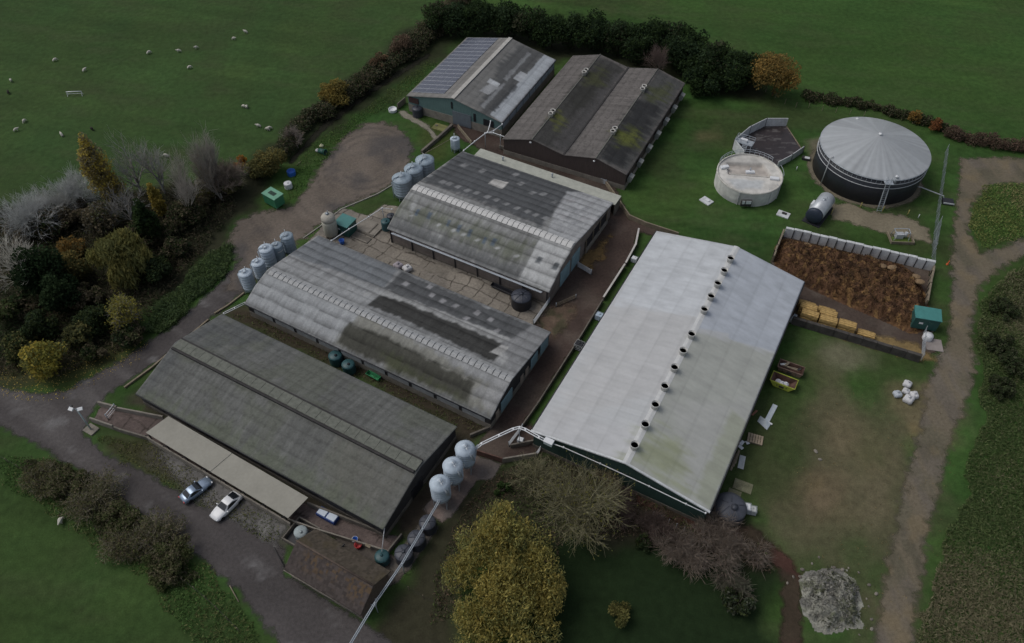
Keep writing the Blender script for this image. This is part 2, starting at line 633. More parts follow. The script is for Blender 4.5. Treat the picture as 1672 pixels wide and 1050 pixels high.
def cracked(x, y, c):
    """concrete bays with dark irregular joints, all in the slab's own colour"""
    ca, sa = math.cos(CR_A), math.sin(CR_A)
    u, v = x * ca + y * sa, -x * sa + y * ca
    u = u + 2.2 * (fbm(x * 0.35, y * 0.35, 91, 4) - 0.5)
    v = v + 1.6 * (fbm(x * 0.35, y * 0.35, 95, 4) - 0.5)
    row = np.floor(v / 2.3)
    uu = u + _hash(row, row * 0, 5) * 2.5
    du = np.abs(uu / 2.9 - np.round(uu / 2.9)) * 2.9
    dv = np.abs(v / 2.3 - np.round(v / 2.3)) * 2.3
    cell = _hash(np.floor(uu / 2.9 + 0.5), row, 77)
    c = c * (0.85 + 0.3 * cell)[:, None]
    m = (1 - sstep(0.03, 0.15, np.minimum(du, dv)))[:, None] * 0.85 * sstep(.3, .5, fbm(x * .4 + 5, y * .4, 97, 3))[:, None]
    return c * (1 - m) + np.array((0.04, 0.033, 0.028)) * m


sheet('concrete_yard', ats([(540, 352), (561, 339), (600, 352), (628, 334), (660, 338), (905, 470), (899, 492), (870, 534), (840, 545), (500, 398)]),
      0.028, flat((0.235, 0.212, 0.180), 0.25, 0.3, 21, (0.185, 0.168, 0.145), stripes=cracked), 0.14, 0.35)

sheet('mud_track', ats([(728, 190), (760, 198), (830, 228), (935, 268), (1004, 298), (1029, 356), (1112, 386), (1085, 395), (1042, 378), (1038, 405),
                        (985, 492), (945, 560), (860, 690), (888, 705), (903, 724), (876, 746), (822, 757), (772, 744), (795, 700), (890, 560), (866, 532), (895, 490), (985, 345), (955, 322),
                        (780, 242), (748, 226)]), 0.020,
      flat((0.066, 0.047, 0.040), 0.35, 0.3, 33, (0.085, 0.066, 0.055)), 0.5, 0.8)

sheet('silo_pad', ats([(688, 830), (772, 740), (820, 757), (806, 782), (779, 786), (735, 846), (721, 855)]), 0.030,
      flat((0.19, 0.15, 0.135), 0.3, 0.4, 41, (0.15, 0.13, 0.12)), 0.4, 0.4)
sheet('tank_pad', ats([(630, 928), (688, 850), (718, 860), (686, 906), (668, 930), (648, 938)]), 0.030,
      flat((0.15, 0.135, 0.12), 0.3, 0.4, 43), 0.4, 0.4)

track_l = [(1568, 258), (1640, 256), (1740, 262), (1740, 322), (1672, 300), (1622, 302), (1590, 330), (1583, 380), (1600, 412), (1640, 402), (1740, 352),
           (1740, 398), (1672, 418), (1612, 455), (1597, 482), (1588, 540), (1594, 590), (1588, 640), (1566, 690), (1541, 770), (1518, 870), (1499, 989), (1488, 1090),
           (1420, 1090), (1436, 985), (1455, 880), (1480, 770), (1503, 690), (1508, 630), (1525, 600), (1530, 585), (1547, 560), (1552, 480), (1553, 400), (1562, 330)]


def ruts(x, y, c):
    m = sstep(0.46, 0.62, fbm(x * 0.75 + y * .12, y * 0.05, 23, 4))[:, None] * 0.75
    c = c * (1 - m) + np.array((0.16, 0.135, 0.095)) * m
    m = sstep(0.6, 0.72, fbm(x * 0.25, y * 0.25, 29, 5))[:, None] * 0.55
    return c * (1 - m) + np.array((0.19, 0.15, 0.09)) * m


sheet('dirt_track', ats(track_l), 0.020, flat((0.138, 0.120, 0.096), 0.3, 0.3, 61, (0.118, 0.106, 0.075), stripes=ruts), 0.6, 1.3)

sheet('path', ats([(650, 180), (660, 180), (695, 201), (705, 210), (716, 226), (710, 230), (698, 214), (686, 206), (655, 190)]), 0.012, flat((0.22, 0.205, 0.165), 0.2, 0.4, 107), 0.3, 0.6)
sheet('digester_path', ats([(1352, 335), (1385, 331), (1420, 345), (1470, 350), (1515, 372), (1522, 398), (1490, 392), (1440, 380), (1390, 365), (1358, 358)]),
      0.020, flat((0.20, 0.175, 0.125), 0.25, 0.4, 73), 0.4, 0.9)
dg = np.array([71.12, 125.37])
sheet('digester_apron', [(dg[0] + 11.2 * math.cos(t), dg[1] + 11.2 * math.sin(t)) for t in np.linspace(0, 6.2, 40)], 0.014,
      flat((0.17, 0.15, 0.11), 0.25, 0.4, 79), 0.4, 0.7)
sheet('manure_floor', ats([(1280, 380), (1521, 438), (1512, 498), (1520, 540), (1532, 575), (1500, 582), (1291, 522), (1258, 426)]), 0.024,
      flat((0.092, 0.073, 0.060), 0.3, 0.4, 83, (0.075, 0.056, 0.046)), 0.4, 0.5)
sheet('straw_litter', ats([(1300, 505), (1390, 535), (1440, 548), (1500, 562), (1530, 590), (1505, 590), (1390, 560), (1300, 525)]), 0.034,
      flat((0.23, 0.165, 0.075), 0.3, 0.7, 87), 0.3, 1.0)
sheet('straw_litter', ats([(945, 418), (985, 395), (1000, 375), (985, 420), (968, 440), (950, 438)]), 0.034,
      flat((0.19, 0.125, 0.055), 0.35, 0.7, 187), 0.3, 1.6)
sheet('bare_earth', ats([(872, 528), (900, 500), (925, 490), (945, 505), (925, 540), (905, 555)]), 0.032,
      flat((0.115, 0.082, 0.060), 0.35, 0.7, 189, (0.07, 0.062, 0.038)), 0.3, 1.4)
sheet('bark_path', ats([(1040, 792), (1160, 846), (1228, 858), (1262, 882), (1287, 905), (1308, 935), (1312, 990), (1312, 1090), (1270, 1090),
                        (1274, 990), (1276, 950), (1258, 918), (1230, 890), (1130, 868), (1035, 822)]), 0.016,
      flat((0.070, 0.036, 0.028), 0.4, 0.5, 89, (0.050, 0.038, 0.026)), 0.4, 1.0)
sheet('forecourt', ats([(252, 728), (290, 745), (345, 775), (440, 835), (472, 857), (452, 900), (415, 868), (372, 850), (330, 826), (300, 800), (268, 760)]), 0.024,
      flat((0.16, 0.155, 0.15), 0.25, 0.5, 97, (0.115, 0.11, 0.105)), 0.25, 1.3, esc=0.9)
sheet('walled_run_floor', ats([(165, 662), (192, 669), (268, 684), (500, 822), (632, 872), (655, 876), (636, 903), (478, 850), (240, 718), (186, 700), (151, 688)]), 0.026,
      flat((0.125, 0.098, 0.090), 0.25, 0.4, 99, stripes=cracked), 0.2, 0.25)
sheet('shed_apron', ats([(560, 870), (640, 903), (668, 930), (640, 960), (520, 900)]), 0.018, flat((0.10, 0.086, 0.075), 0.3, 0.4, 101), 0.4, 0.5)

# sunken ditch line of darker soil along the hedge
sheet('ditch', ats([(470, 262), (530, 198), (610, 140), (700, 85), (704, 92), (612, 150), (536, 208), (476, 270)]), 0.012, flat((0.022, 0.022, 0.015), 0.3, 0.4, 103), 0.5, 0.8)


# ------------------------------------------------------------------ barns
class Barn:
    """local x runs along the ridge, y across; z up.  prof = roof profile [(y,z)...] from front eave to back eave"""

    def __init__(s, name, label, cat, c, yaw, L, prof):
        s.o = thing(name, label, cat, (c[0], c[1], 0), yaw)
        s.c, s.yaw, s.L, s.prof = np.array(c), yaw, L, prof
        s.py = np.array([p[0] for p in prof]); s.pz = np.array([p[1] for p in prof])

    def rz(s, v):
        return np.interp(v, s.py, s.pz)

    def loc(s, P):
        d = np.asarray(P[:2]) - s.c
        ca, sa = math.cos(s.yaw), math.sin(s.yaw)
        return d[0] * ca + d[1] * sa, -d[0] * sa + d[1] * ca

    def on_roof(s, px, py):
        z = s.pz.mean()
        for _ in range(25):
            u, v = s.loc(at(px, py, z))
            z = 0.5 * z + 0.5 * float(s.rz(v))
        return u, v, z

    def at_z(s, px, py, z):
        u, v = s.loc(at(px, py, z))
        return u, v

    def roofpoly(s, pts):
        return [s.on_roof(*p)[:2] for p in pts]

    def roof(s, colfun, m, cell=0.22, thick=0.12, curve=0.0):
        nu = int(s.L / cell) + 1
        us = np.linspace(-s.L / 2, s.L / 2, nu)
        # arc-length samples across, keeping profile corners
        vs = []
        for (a, b) in zip(s.prof[:-1], s.prof[1:]):
            n = max(1, int(math.hypot(b[0] - a[0], b[1] - a[1]) / cell))
            vs += [a[0] + (b[0] - a[0]) * k / n for k in range(n)]
        vs.append(s.prof[-1][0])
        vs = np.array(vs)
        U, Vv = np.meshgrid(us, vs)
        Z = s.rz(Vv)
        # sheeting never lies dead flat: a few millimetres of sag between purlins, small overlap steps
        Z = Z + 0.035 * (fbm(U * 0.5, Vv * 0.5, 3, 3) - 0.5) - 0.012 * np.abs(np.sin(U * 2.2))
        col = colfun(U.ravel(), Vv.ravel())
        P = np.stack([U.ravel(), Vv.ravel(), Z.ravel()], 1)
        n = len(P)
        Fc = grid_faces(nu, len(vs))
        # skirt round the rim gives the sheet its thickness
        rim = list(range(nu)) + [r * nu + nu - 1 for r in range(1, len(vs))] + list((len(vs) - 1) * nu + np.arange(nu - 2, -1, -1)) + [r * nu for r in range(len(vs) - 2, 0, -1)]
        low = P[rim].copy(); low[:, 2] -= thick
        k = len(rim)
        S = np.array([(rim[i], n + i, n + (i + 1) % k, rim[(i + 1) % k]) for i in range(k)])
        me = np_mesh('roof', np.vstack([P, low]), np.vstack([Fc, S]), np.vstack([col, col[rim] * 0.8]))
        s.roof_o = link('roof', me, m, s.o)
        return s.roof_o

    def walls(s, inset, m, z0=0.0, z1f=None, top=-0.14, plinth=None, pm=None):
        """gable ended wall shell following the roof profile; plinth = (height, proud)"""
        h = s.L / 2 - inset
        ys = [p for p in s.py]
        ys[0] += inset; ys[-1] -= inset
        zs = [float(s.rz(y)) + top for y in ys]
        mb = MB()
        n = len(ys)
        for sx in (-1, 1):
            vs = [(sx * h, y, z) for y, z in zip(ys, zs)] + [(sx * h, ys[-1], z0), (sx * h, ys[0], z0)]
            mb.add(vs, [tuple(range(n + 2))[::sx]])
        for y, z in ((ys[0], zs[0]), (ys[-1], zs[-1])):
            mb.add([(-h, y, z0), (h, y, z0), (h, y, z), (-h, y, z)], [(0, 1, 2, 3)])
        w = mb.build('wall', m, s.o)
        if plinth:
            hp, pr = plinth
            q = MB()
            q.prism([(-h - pr, ys[0] - pr), (h + pr, ys[0] - pr), (h + pr, ys[-1] + pr), (-h - pr, ys[-1] + pr)], 0, hp)
            q.build('plinth', pm, s.o)
        s.h, s.y0, s.y1 = h, ys[0], ys[-1]
        return w

    def part(s, name, mb, m, parent=None):
        return mb.build(name, m, parent or s.o)


def roof_col(base, streak=0.25, blotch=0.25, sheet_u=1.05, sheet_v=2.2, sheet_amp=0.08, moss=None, moss_amt=0.0, patches=(), seed=0, lap=0.12, speck=0.0, grime=0.0):
    """albedo of old fibre-cement / steel sheeting: sheets of slightly different age, run-off streaks down the slope, lichen"""
    def f(u, v):
        c = np.ones((len(u), 3)) * np.array(base)
        c = c * (1 - blotch / 2 + blotch * fbm(u * 0.12, v * 0.12, seed + 1, 5))[:, None]
        c = c * (1 - streak / 2 + streak * fbm(u * 2.3, v * 0.16, seed + 2, 4))[:, None]
        su, sv = np.floor(u / sheet_u), np.floor(v / sheet_v)
        c = c * (1 - sheet_amp + 2 * sheet_amp * _hash(su, sv, seed + 3))[:, None]
        if moss is not None:
            m = sstep(0.5, 0.68, fbm(u * 0.25, v * 0.25, seed + 4, 5))[:, None] * moss_amt
            c = c * (1 - m) + np.array(moss) * m
        def laps(c):
            # grime creeps up from each lap in ragged lashes, downhill side of every sheet
            ph = (np.abs(v) / sheet_v + .03 * np.sin(u * .9)) % 1.0
            reach = .25 + .75 * vnoise(u * 2.6, np.floor(np.abs(v) / sheet_v) * 7.7, seed + 41)
            g = sstep(1 - reach, 1.0, ph) * (.35 + .65 * fbm(u * .25, v * .25, seed + 43, 3))
            rib = 1 - sstep(.05, .2, np.abs(u / 3.15 - np.round(u / 3.15)) * 3.15)
            c = c * (1 - grime * g)[:, None]
            return c * (1 + grime * .35 * rib)[:, None]
        for i, (poly, rgb, soft, amt) in enumerate(patches):
            sdv = poly_sd(u, v, poly)
            n = (fbm(u * 1.3, v * 0.35, seed + 60 + i, 4) - 0.5) * 2
            m = (sstep(-soft, soft, sdv + n * soft * 1.5) * amt)[:, None]
            var = (0.8 + 0.4 * fbm(u * 1.1, v * 0.5, seed + 90 + i, 4))[:, None]
            c = c * (1 - m) + np.array(rgb) * var * m
        if grime:
            c = laps(c)
        if lap:
            dv = np.abs(v / sheet_v - np.round(v / sheet_v)) * sheet_v
            c = c * (1 - lap * (1 - sstep(0.05, 0.25, dv)))[:, None]
            du = np.abs(u / sheet_u - np.round(u / sheet_u)) * sheet_u
            c = c * (1 - 0.5 * lap * (1 - sstep(0.04, 0.16, du)))[:, None]
        if speck:
            m = (sstep(0.72, 0.8, vnoise(u * 3.1, v * 3.1, seed + 5)) * speck)[:, None]
            c = c * (1 - m) + np.array((0.03, 0.03, 0.028)) * m
        return c
    return f


ROOF = attr_mat('fibre_cement', 0.85, 0.12, 0.14, 3.5, bump=0.25, fine=0.12)
ROOFM = attr_mat('steel_sheet', 0.55, 0.4, 0.035, 2.5, bump=0.08)
M_conc = mat('concrete', (0.23, 0.21, 0.18), 0.9, var=0.25, scale=0.8)
M_concd = mat('stained_concrete', (0.15, 0.135, 0.115), 0.9, var=0.35, scale=0.7)
M_concl = mat('pale_concrete', (0.55, 0.57, 0.58), 0.85, var=0.2, scale=0.9)
M_dark = mat('dark_boarding', (0.045, 0.043, 0.043), 0.85, var=0.25, scale=1.0)
M_black = mat('black_plastic', (0.022, 0.023, 0.028), 0.5, var=0.2, spec=0.4)
M_brownb = mat('brown_boarding', (0.072, 0.055, 0.050), 0.85, var=0.2, scale=2, stretch=(4, 4, 0.3))
M_teal = mat('teal_cladding', (0.12, 0.195, 0.19), 0.6, var=0.18, scale=1.5, stretch=(5, 5, 0.4))
M_door = mat('pale_teal_door', (0.24, 0.36, 0.40), 0.6, var=0.15, scale=1.0)
M_shade = mat('stack_shade', (.008, .008, .008), 1.0, var=.1, spec=0.0)  # black disc colour standing in for the shade inside the open stacks
M_galv = mat('galvanised_steel', (0.42, 0.46, 0.50), 0.45, 0.3, var=0.14, spec=0.5)
M_white = mat('white_plastic', (0.70, 0.72, 0.74), 0.5, var=0.08, spec=0.4)
M_wpipe = mat('grey_pipe', (0.50, 0.52, 0.54), 0.45, var=0.1, spec=0.4)
M_silo = mat('pale_silo_skin', (0.47, 0.55, 0.63), 0.5, var=0.12, scale=0.7, spec=0.4, stretch=(3, 3, 0.35))
M_silog = mat('grey_silo_skin', (0.30, 0.37, 0.43), 0.5, var=0.2, scale=0.7, spec=0.4, stretch=(3, 3, 0.35))
M_cream = mat('cream_skin', (0.38, 0.37, 0.31), 0.7, var=0.2, scale=0.8, stretch=(2, 2, 0.4))
M_green = mat('green_steel', (0.045, 0.20, 0.105), 0.5, var=0.15, spec=0.4)
M_dgreen = mat('dark_green_steel', (0.025, 0.085, 0.075), 0.5, var=0.15, spec=0.4)
M_tealroof = mat('teal_panel', (0.06, 0.22, 0.205), 0.5, var=0.12, spec=0.4)
M_wood = mat('weathered_timber', (0.22, 0.185, 0.135), 0.9, var=0.25, scale=1.5)
M_sleeper = mat('dark_sleeper', (0.065, 0.060, 0.055), 0.9, var=0.35, scale=1.0)
M_blue = mat('blue_plastic', (0.03, 0.13, 0.50), 0.45, var=0.1, spec=0.4)
M_red = mat('red_plastic', (0.45, 0.06, 0.06), 0.5, var=0.1)
M_glass = mat('dark_glass', (0.015, 0.018, 0.022), 0.08, var=0.05, spec=0.6)
M_rubber = mat('rubber', (0.015, 0.015, 0.016), 0.8, var=0.1)
M_roofl = mat('clear_sheet', (0.58, 0.60, 0.61), 0.4, var=0.12, scale=1.5, spec=0.4)
M_rust = mat('rusty_steel', (0.13, 0.075, 0.06), 0.8, var=0.4, scale=1.5)

D = R
# --- nearest barn, grey green roof with raised ridge vent
b1 = Barn('barn', 'nearest long barn with a grey green roof and raised ridge vent, beside the parked cars', 'barn',
          (-32.2, 65.5), D(-29.2), 45.3, [(-9.2, 3.1), (-0.1, 5.52), (9.2, 3.1)])
b1.roof(roof_col((0.140, 0.144, 0.137), 0.6, 0.3, 0.9, 1.6, 0.03, (0.125, 0.138, 0.098), 0.35, seed=100, lap=0.08, grime=0.18, speck=0.22, patches=[
    (b1.roofpoly([(345, 512), (450, 560), (330, 560), (230, 640), (290, 560)]), (0.098, 0.104, 0.107), 3.5, 0.7),
    (b1.roofpoly([(560, 720), (690, 770), (620, 860), (520, 800)]), (0.145, 0.145, 0.128), 3.0, 0.7),
    (b1.roofpoly([(240, 640), (420, 720), (600, 830), (620, 866), (400, 750), (225, 650)]), (0.125, 0.142, 0.100), 1.5, 0.6)]), ROOF)
b1.walls(0.25, M_dark, plinth=(0.9, 0.05), pm=M_concd)
q = MB()
for k in range(26):
    u0 = -22.2 + k * 1.72
    q.box((u0 + 0.84, -0.1, 5.68), (1.67, 1.7, 0.09))
b1.part('ridge_vent', q, mat('lichen_cap', (0.142, 0.150, 0.128), 0.85, var=0.25, scale=2))
for s_ in (-1, 1):
    q = MB(); q.box((0, -0.1 + s_ * 1.02, 5.40), (44.6, 0.34, 0.40)); b1.part('vent_upstand', q, M_dark)
q = MB()
q.tube([(-22.6, -9.28, 3.02), (22.6, -9.28, 3.02)], 0.08, 6)
q.tube([(22.3, -9.2, 3.0), (22.3, -9.0, 0.1)], 0.05, 5)
b1.part('gutter', q, M_black)
for k in range(9):
    q = MB(); q.box((-19 + k * 4.8, -9.02, 1.75), (2.6, 0.06, 0.9)); b1.part('side_vent', q, M_black)
q = MB(); q.box((22.43, -1.2, 1.2), (0.08, 2.6, 2.3)); b1.part('door', q, M_black)

# --- second barn, pale grey roof with dark moss bands
b2 = Barn('barn', 'long grey barn with dark moss bands and ribbed ridge, between near barn and concrete yard', 'barn',
          (-19.0, 83.6), D(-29.3), 47.2, [(-9.6, 3.15), (-6.6, 4.55), (-3.2, 5.45), (9.6, 3.15)])
LG = (0.36, 0.365, 0.365)
tiles = []
for (x, y) in [(662, 464), (701, 469), (704, 482), (743, 500), (778, 511), (760, 520), (722, 492), (800, 522), (812, 540)]:
    tiles.append((b2.roofpoly([(x - 6, y), (x + 1, y - 5), (x + 8, y - 1), (x + 1, y + 4)]), (0.30, 0.30, 0.31), 0.12, 0.9))
b2.roof(roof_col((0.265, 0.272, 0.275), 0.7, 0.4, 1.05, 1.9, 0.06, seed=200, lap=0.2, grime=0.5, patches=[
    (b2.roofpoly([(399, 494), (437, 441), (600, 510), (560, 560)]), (0.325, 0.34, 0.35), 0.5, 0.8),
    (b2.roofpoly([(437, 441), (470, 425), (640, 480), (600, 510)]), (0.31, 0.32, 0.325), 0.5, 0.7),
    (b2.roofpoly([(521, 387), (650, 440), (628, 470), (470, 415)]), (0.165, 0.18, 0.195), 0.3, 0.8),
    (b2.roofpoly([(595, 480), (640, 470), (860, 555), (820, 590), (640, 500)]), (0.37, 0.375, 0.37), 1.0, 0.75),
    (b2.roofpoly([(590, 511), (700, 570), (775, 617), (820, 632), (798, 678), (549, 561), (556, 548)]), (0.22, 0.22, 0.195), 0.5, 0.9),
    (b2.roofpoly([(572, 527), (640, 556), (776, 625), (762, 658), (549, 560), (556, 545)]), (0.060, 0.060, 0.050), 0.35, 0.95),
    (b2.roofpoly([(620, 570), (740, 640), (760, 658), (640, 605)]), (0.075, 0.085, 0.045), 0.9, 0.6),
    (b2.roofpoly([(597, 498), (621, 481), (645, 487), (830, 564), (806, 588), (790, 584), (650, 517)]), (0.046, 0.046, 0.044), 0.3, 0.97),
    (b2.roofpoly([(656, 444), (628, 470), (645, 479), (700, 500), (838, 554), (868, 532), (760, 488)]), (0.088, 0.092, 0.096), 0.25, 0.93),
    (b2.roofpoly([(820, 560), (866, 532), (900, 543), (880, 575), (830, 600)]), (0.22, 0.225, 0.23), 0.4, 0.8),
    (b2.roofpoly([(800, 575), (818, 563), (832, 567), (816, 580)]), (0.40, 0.40, 0.39), 0.15, 0.9),
    (b2.roofpoly([(775, 640), (850, 600), (830, 645), (800, 680)]), (0.30, 0.305, 0.31), 0.6, 0.8)] + tiles), ROOF)
b2.walls(0.25, M_dark, plinth=(1.3, 0.05), pm=M_conc)
q = MB()
for k in range(44):
    u0 = -22.9 + k * 1.06
    q.add([(u0, -3.85, 5.36), (u0 + 0.9, -3.85, 5.36), (u0 + 0.9, -3.2, 5.57), (u0, -3.2, 5.57), (u0, -2.6, 5.43), (u0 + 0.9, -2.6, 5.43)],
          [(0, 1, 2, 3), (3, 2, 5, 4), (0, 3, 4), (1, 5, 2)])
b2.part('ridge_cap', q, mat('ribbed_ridge', (0.33, 0.34, 0.345), 0.5, var=0.2, scale=2.5))
q = MB(); q.tube([(-23.5, -9.7, 3.05), (23.5, -9.7, 3.05)], 0.09, 6); b2.part('gutter', q, M_black)
for (v, w) in [(7.6, 2.6), (4.2, 2.2), (-4.6, 3.4)]:
    q = MB(); q.box((23.42, v, 1.75), (0.1, w, 2.5)); b2.part('door', q, M_door)
for v in (1.8, 0.2, -7.4):
    q = MB(); q.box((23.42, v, 1.5), (0.08, 0.9, 1.9)); b2.part('gable_panel', q, mat('pale_board', (0.40, 0.33, 0.27), 0.8))
for k in range(10):
    q = MB(); q.box((-20 + k * 4.5, -9.42, 2.1), (3.9, 0.08, 1.3)); b2.part('side_curtain', q, mat('pale_curtain', (0.30, 0.31, 0.31), 0.7, var=0.2))

# --- third barn across the concrete yard
b3 = Barn('barn', 'wide grey barn with patchwork roof sheets and bright white ridge, beyond the concrete yard', 'barn',
          (-1.8, 108.4), D(-29.1), 33.0, [(-13.1, 3.4), (-8.9, 5.55), (-4.0, 6.75), (13.1, 3.55)])
pal = []
for (x, y) in [(722, 297), (733, 300), (747, 305), (762, 311), (778, 315), (795, 321), (810, 326), (826, 333), (843, 340), (860, 345), (874, 351), (890, 356),
               (757, 270), (786, 279), (850, 300), (886, 317), (868, 315), (840, 285), (905, 330), (700, 287)]:
    pal.append((b3.roofpoly([(x - 6, y), (x + 2, y - 3.5), (x + 8, y - 0.5), (x, y + 3.5)]), (0.24, 0.245, 0.25), 0.15, 0.9))
pal.append((b3.roofpoly([(797, 300), (806, 292), (829, 298), (820, 308)]), (0.50, 0.49, 0.47), 0.15, 0.95))
for (x, y) in [(880, 424), (907, 434)]:
    pal.append((b3.roofpoly([(x - 7, y + 4), (x - 1, y - 6), (x + 7, y - 3), (x + 1, y + 7)]), (0.11, 0.12, 0.13), 0.12, 0.95))
for (x, y) in [(680, 346), (700, 352), (731, 364), (748, 372), (766, 380), (790, 392), (805, 395)]:
    pal.append((b3.roofpoly([(x - 4, y + 5), (x + 1, y - 6), (x + 6, y - 4), (x + 1, y + 7)]), (0.10, 0.135, 0.185), 0.15, 0.8))
for (x, y) in [(672, 352), (715, 367), (741, 376), (757, 383), (779, 392), (812, 405), (843, 418)]:
    pal.append((b3.roofpoly([(x - 4, y), (x + 2, y - 2), (x + 5, y), (x - 1, y + 2.5)]), (0.40, 0.41, 0.41), 0.15, 0.9))
for k in range(26):
    rr = random.Random(k)
    x, y = 905 + rr.random() * 85, 322 + rr.random() * 45
    pal.append((b3.roofpoly([(x - 6, y), (x + 2, y - 4), (x + 9, y - 1), (x + 1, y + 4)]), random.Random(k + 99).choice([(0.44, 0.45, 0.46), (0.27, 0.28, 0.29), (0.36, 0.36, 0.37)]), 0.12, 0.8))
b3.roof(roof_col((0.25, 0.255, 0.252), 0.7, 0.4, 1.05, 1.8, 0.09, seed=300, lap=0.16, grime=0.5, patches=[
    (b3.roofpoly([(754, 247), (965, 312), (905, 345), (885, 372), (690, 295)]), (0.085, 0.09, 0.096), 0.6, 0.93),
    (b3.roofpoly([(687, 300), (760, 320), (870, 362), (940, 395), (905, 378), (700, 300)]), (0.30, 0.30, 0.30), 0.7, 0.8),
    (b3.roofpoly([(925, 312), (965, 313), (1003, 329), (985, 352), (937, 400), (895, 385), (905, 345)]), (0.36, 0.37, 0.38), 0.25, 0.9),
    (b3.roofpoly([(885, 385), (935, 403), (897, 474), (848, 455)]), (0.46, 0.47, 0.47), 0.2, 0.9),
    (b3.roofpoly([(660, 328), (760, 362), (868, 400), (858, 430), (750, 395), (650, 350)]), (0.13, 0.142, 0.105), 1.4, 0.75),
    (b3.roofpoly([(636, 372), (648, 355), (855, 440), (846, 456)]), (0.135, 0.14, 0.142), 0.5, 0.8),
    (b3.roofpoly([(668, 345), (676, 325), (684, 328), (673, 350)]), (0.36, 0.37, 0.37), 0.2, 0.8)] + pal), ROOF)
b3.walls(0.3, mat('grey_blockwork', (0.20, 0.17, 0.15), 0.9, var=0.25, scale=0.7), plinth=(0.3, 0.05), pm=M_concd)
q = MB()
for k in range(31):
    u0 = -16.3 + k * 1.055
    q.add([(u0, -4.85, 6.62), (u0 + 0.93, -4.85, 6.62), (u0 + 0.93, -4.0, 6.92), (u0, -4.0, 6.92), (u0, -3.2, 6.70), (u0 + 0.93, -3.2, 6.70)],
          [(0, 1, 2, 3), (3, 2, 5, 4), (0, 3, 4), (1, 5, 2)])
b3.part('ridge_cap', q, mat('white_ridge', (0.54, 0.54, 0.53), 0.5, var=0.08))
q = MB(); q.box((0, -13.35, 3.02), (30.5, 0.7, 0.12), rx=-0.5); b3.part('eave_flashing', q, mat('pale_flashing', (0.46, 0.50, 0.55), 0.45, var=0.1))
for k in range(8):
    q = MB(); q.box((-16 + k * 4.57, -12.9, 1.6), (0.16, 0.2, 3.2)); b3.part('post', q, M_black)
for v, w in ((-6.6, 3.6), (-2.4, 3.2)):
    q = MB(); q.box((16.26, v, 2.0), (0.12, w, 3.4)); b3.part('door', q, M_door)
q = MB(); q.box((16.28, 6.0, 1.7), (0.12, 9.0, 2.2)); b3.part('open_bay', q, M_black)
for v in (1.6, 4.6, 7.6, 10.6):
    q = MB(); q.box((16.4, v, 1.7), (0.14, 0.16, 3.4)); b3.part('bay_post', q, M_wood)
q = MB(); q.box((16.42, 6.4, 0.5), (0.2, 9.4, 1.0)); b3.part('feed_wall', q, M_conc)

# lean-to strip roof behind it
lt = thing('lean_to', 'narrow flat pale roofed lean-to along the back of the wide patched barn', 'lean-to', (-1.8, 108.4, 0), D(-29.1))
q = MB(); q.box((1.2, 15.0, 2.75), (31.0, 3.0, 0.12)); q.build('roof', mat('pale_green_felt', (0.40, 0.41, 0.36), 0.85, var=0.15), lt)
q = MB(); q.box((1.2, 16.3, 1.34), (30.8, 0.2, 2.68)); q.box((16.6, 14.9, 1.34), (0.2, 2.5, 2.68)); q.build('wall', M_concd, lt)
for u in (-8.4, 2.6):
    q = MB(); q.tube([(u, 15.2, 2.8), (u, 15.2, 3.5)], 0.16, 8); q.tube([(u, 15.2, 3.5), (u, 15.2, 3.75)], [0.24, 0.1], 8)
    q.build('vent_pipe', M_galv, lt)

# --- barn with the solar panels
P4 = [(-11.6, 3.9), (-0.1, 6.5), (11.6, 3.9)]
b4 = Barn('barn', 'farthest barn, with solar panels on its left roof slope and a teal gable', 'barn',
          (-6.3, 154.6), D(-26.1 + 90), 27.7, [(-p[0], p[1]) for p in P4][::-1])
# ridge runs away from the camera: local x = away, local y = towards the left
b4.roof(roof_col((0.21, 0.205, 0.195), 0.35, 0.25, 1.05, 1.9, 0.05, seed=400, lap=0.1, grime=0.2, patches=[
    (b4.roofpoly([(744, 160), (835, 62), (905, 98), (818, 198)]), (0.175, 0.175, 0.17), 0.3, 0.9),
    (b4.roofpoly([(815, 105), (850, 70), (890, 90), (858, 130), (830, 165), (800, 190), (780, 185)]), (0.085, 0.088, 0.09), 0.8, 0.85),
    (b4.roofpoly([(800, 187), (889, 89), (908, 98), (819, 199)]), (0.40, 0.43, 0.46), 0.15, 0.9),
    (b4.roofpoly([(838, 128), (850, 116), (862, 122), (850, 134)]), (0.42, 0.44, 0.46), 0.12, 0.9),
    (b4.roofpoly([(782, 148), (800, 136), (815, 143), (797, 155)]), (0.35, 0.36, 0.37), 0.12, 0.9),
    (b4.roofpoly([(795, 134), (800, 128), (817, 137), (812, 142)]), (0.48, 0.5, 0.52), 0.12, 0.95),
    (b4.roofpoly([(822, 128), (862, 85), (867, 88), (828, 132)]), (0.27, 0.28, 0.29), 0.2, 0.7),
    (b4.roofpoly([(785, 172), (822, 135), (826, 137), (790, 176)]), (0.27, 0.28, 0.29), 0.2, 0.7),
    (b4.roofpoly([(800, 178), (838, 138), (845, 142), (808, 182)]), (0.055, 0.057, 0.06), 0.3, 0.8)]), ROOF)
b4.walls(0.25, M_teal, plinth=(1.9, 0.06), pm=M_conc)
q = MB(); q.box((0, 0.0, 6.55), (27.8, 0.9, 0.1)); b4.part('ridge_cap', q, mat('pale_ridge', (0.43, 0.42, 0.39), 0.7, var=0.15))
u_, v_ = [], []
for p in [(761.4, 61.4), (811.4, 63.4), (727.1, 153.7), (675.7, 150.9)]:
    a_ = b4.on_roof(*p); u_.append(a_[0]); v_.append(a_[1])
su0, su1 = (u_[2] + u_[3]) / 2, (u_[0] + u_[1]) / 2
sv0, sv1 = (v_[1] + v_[2]) / 2, (v_[0] + v_[3]) / 2
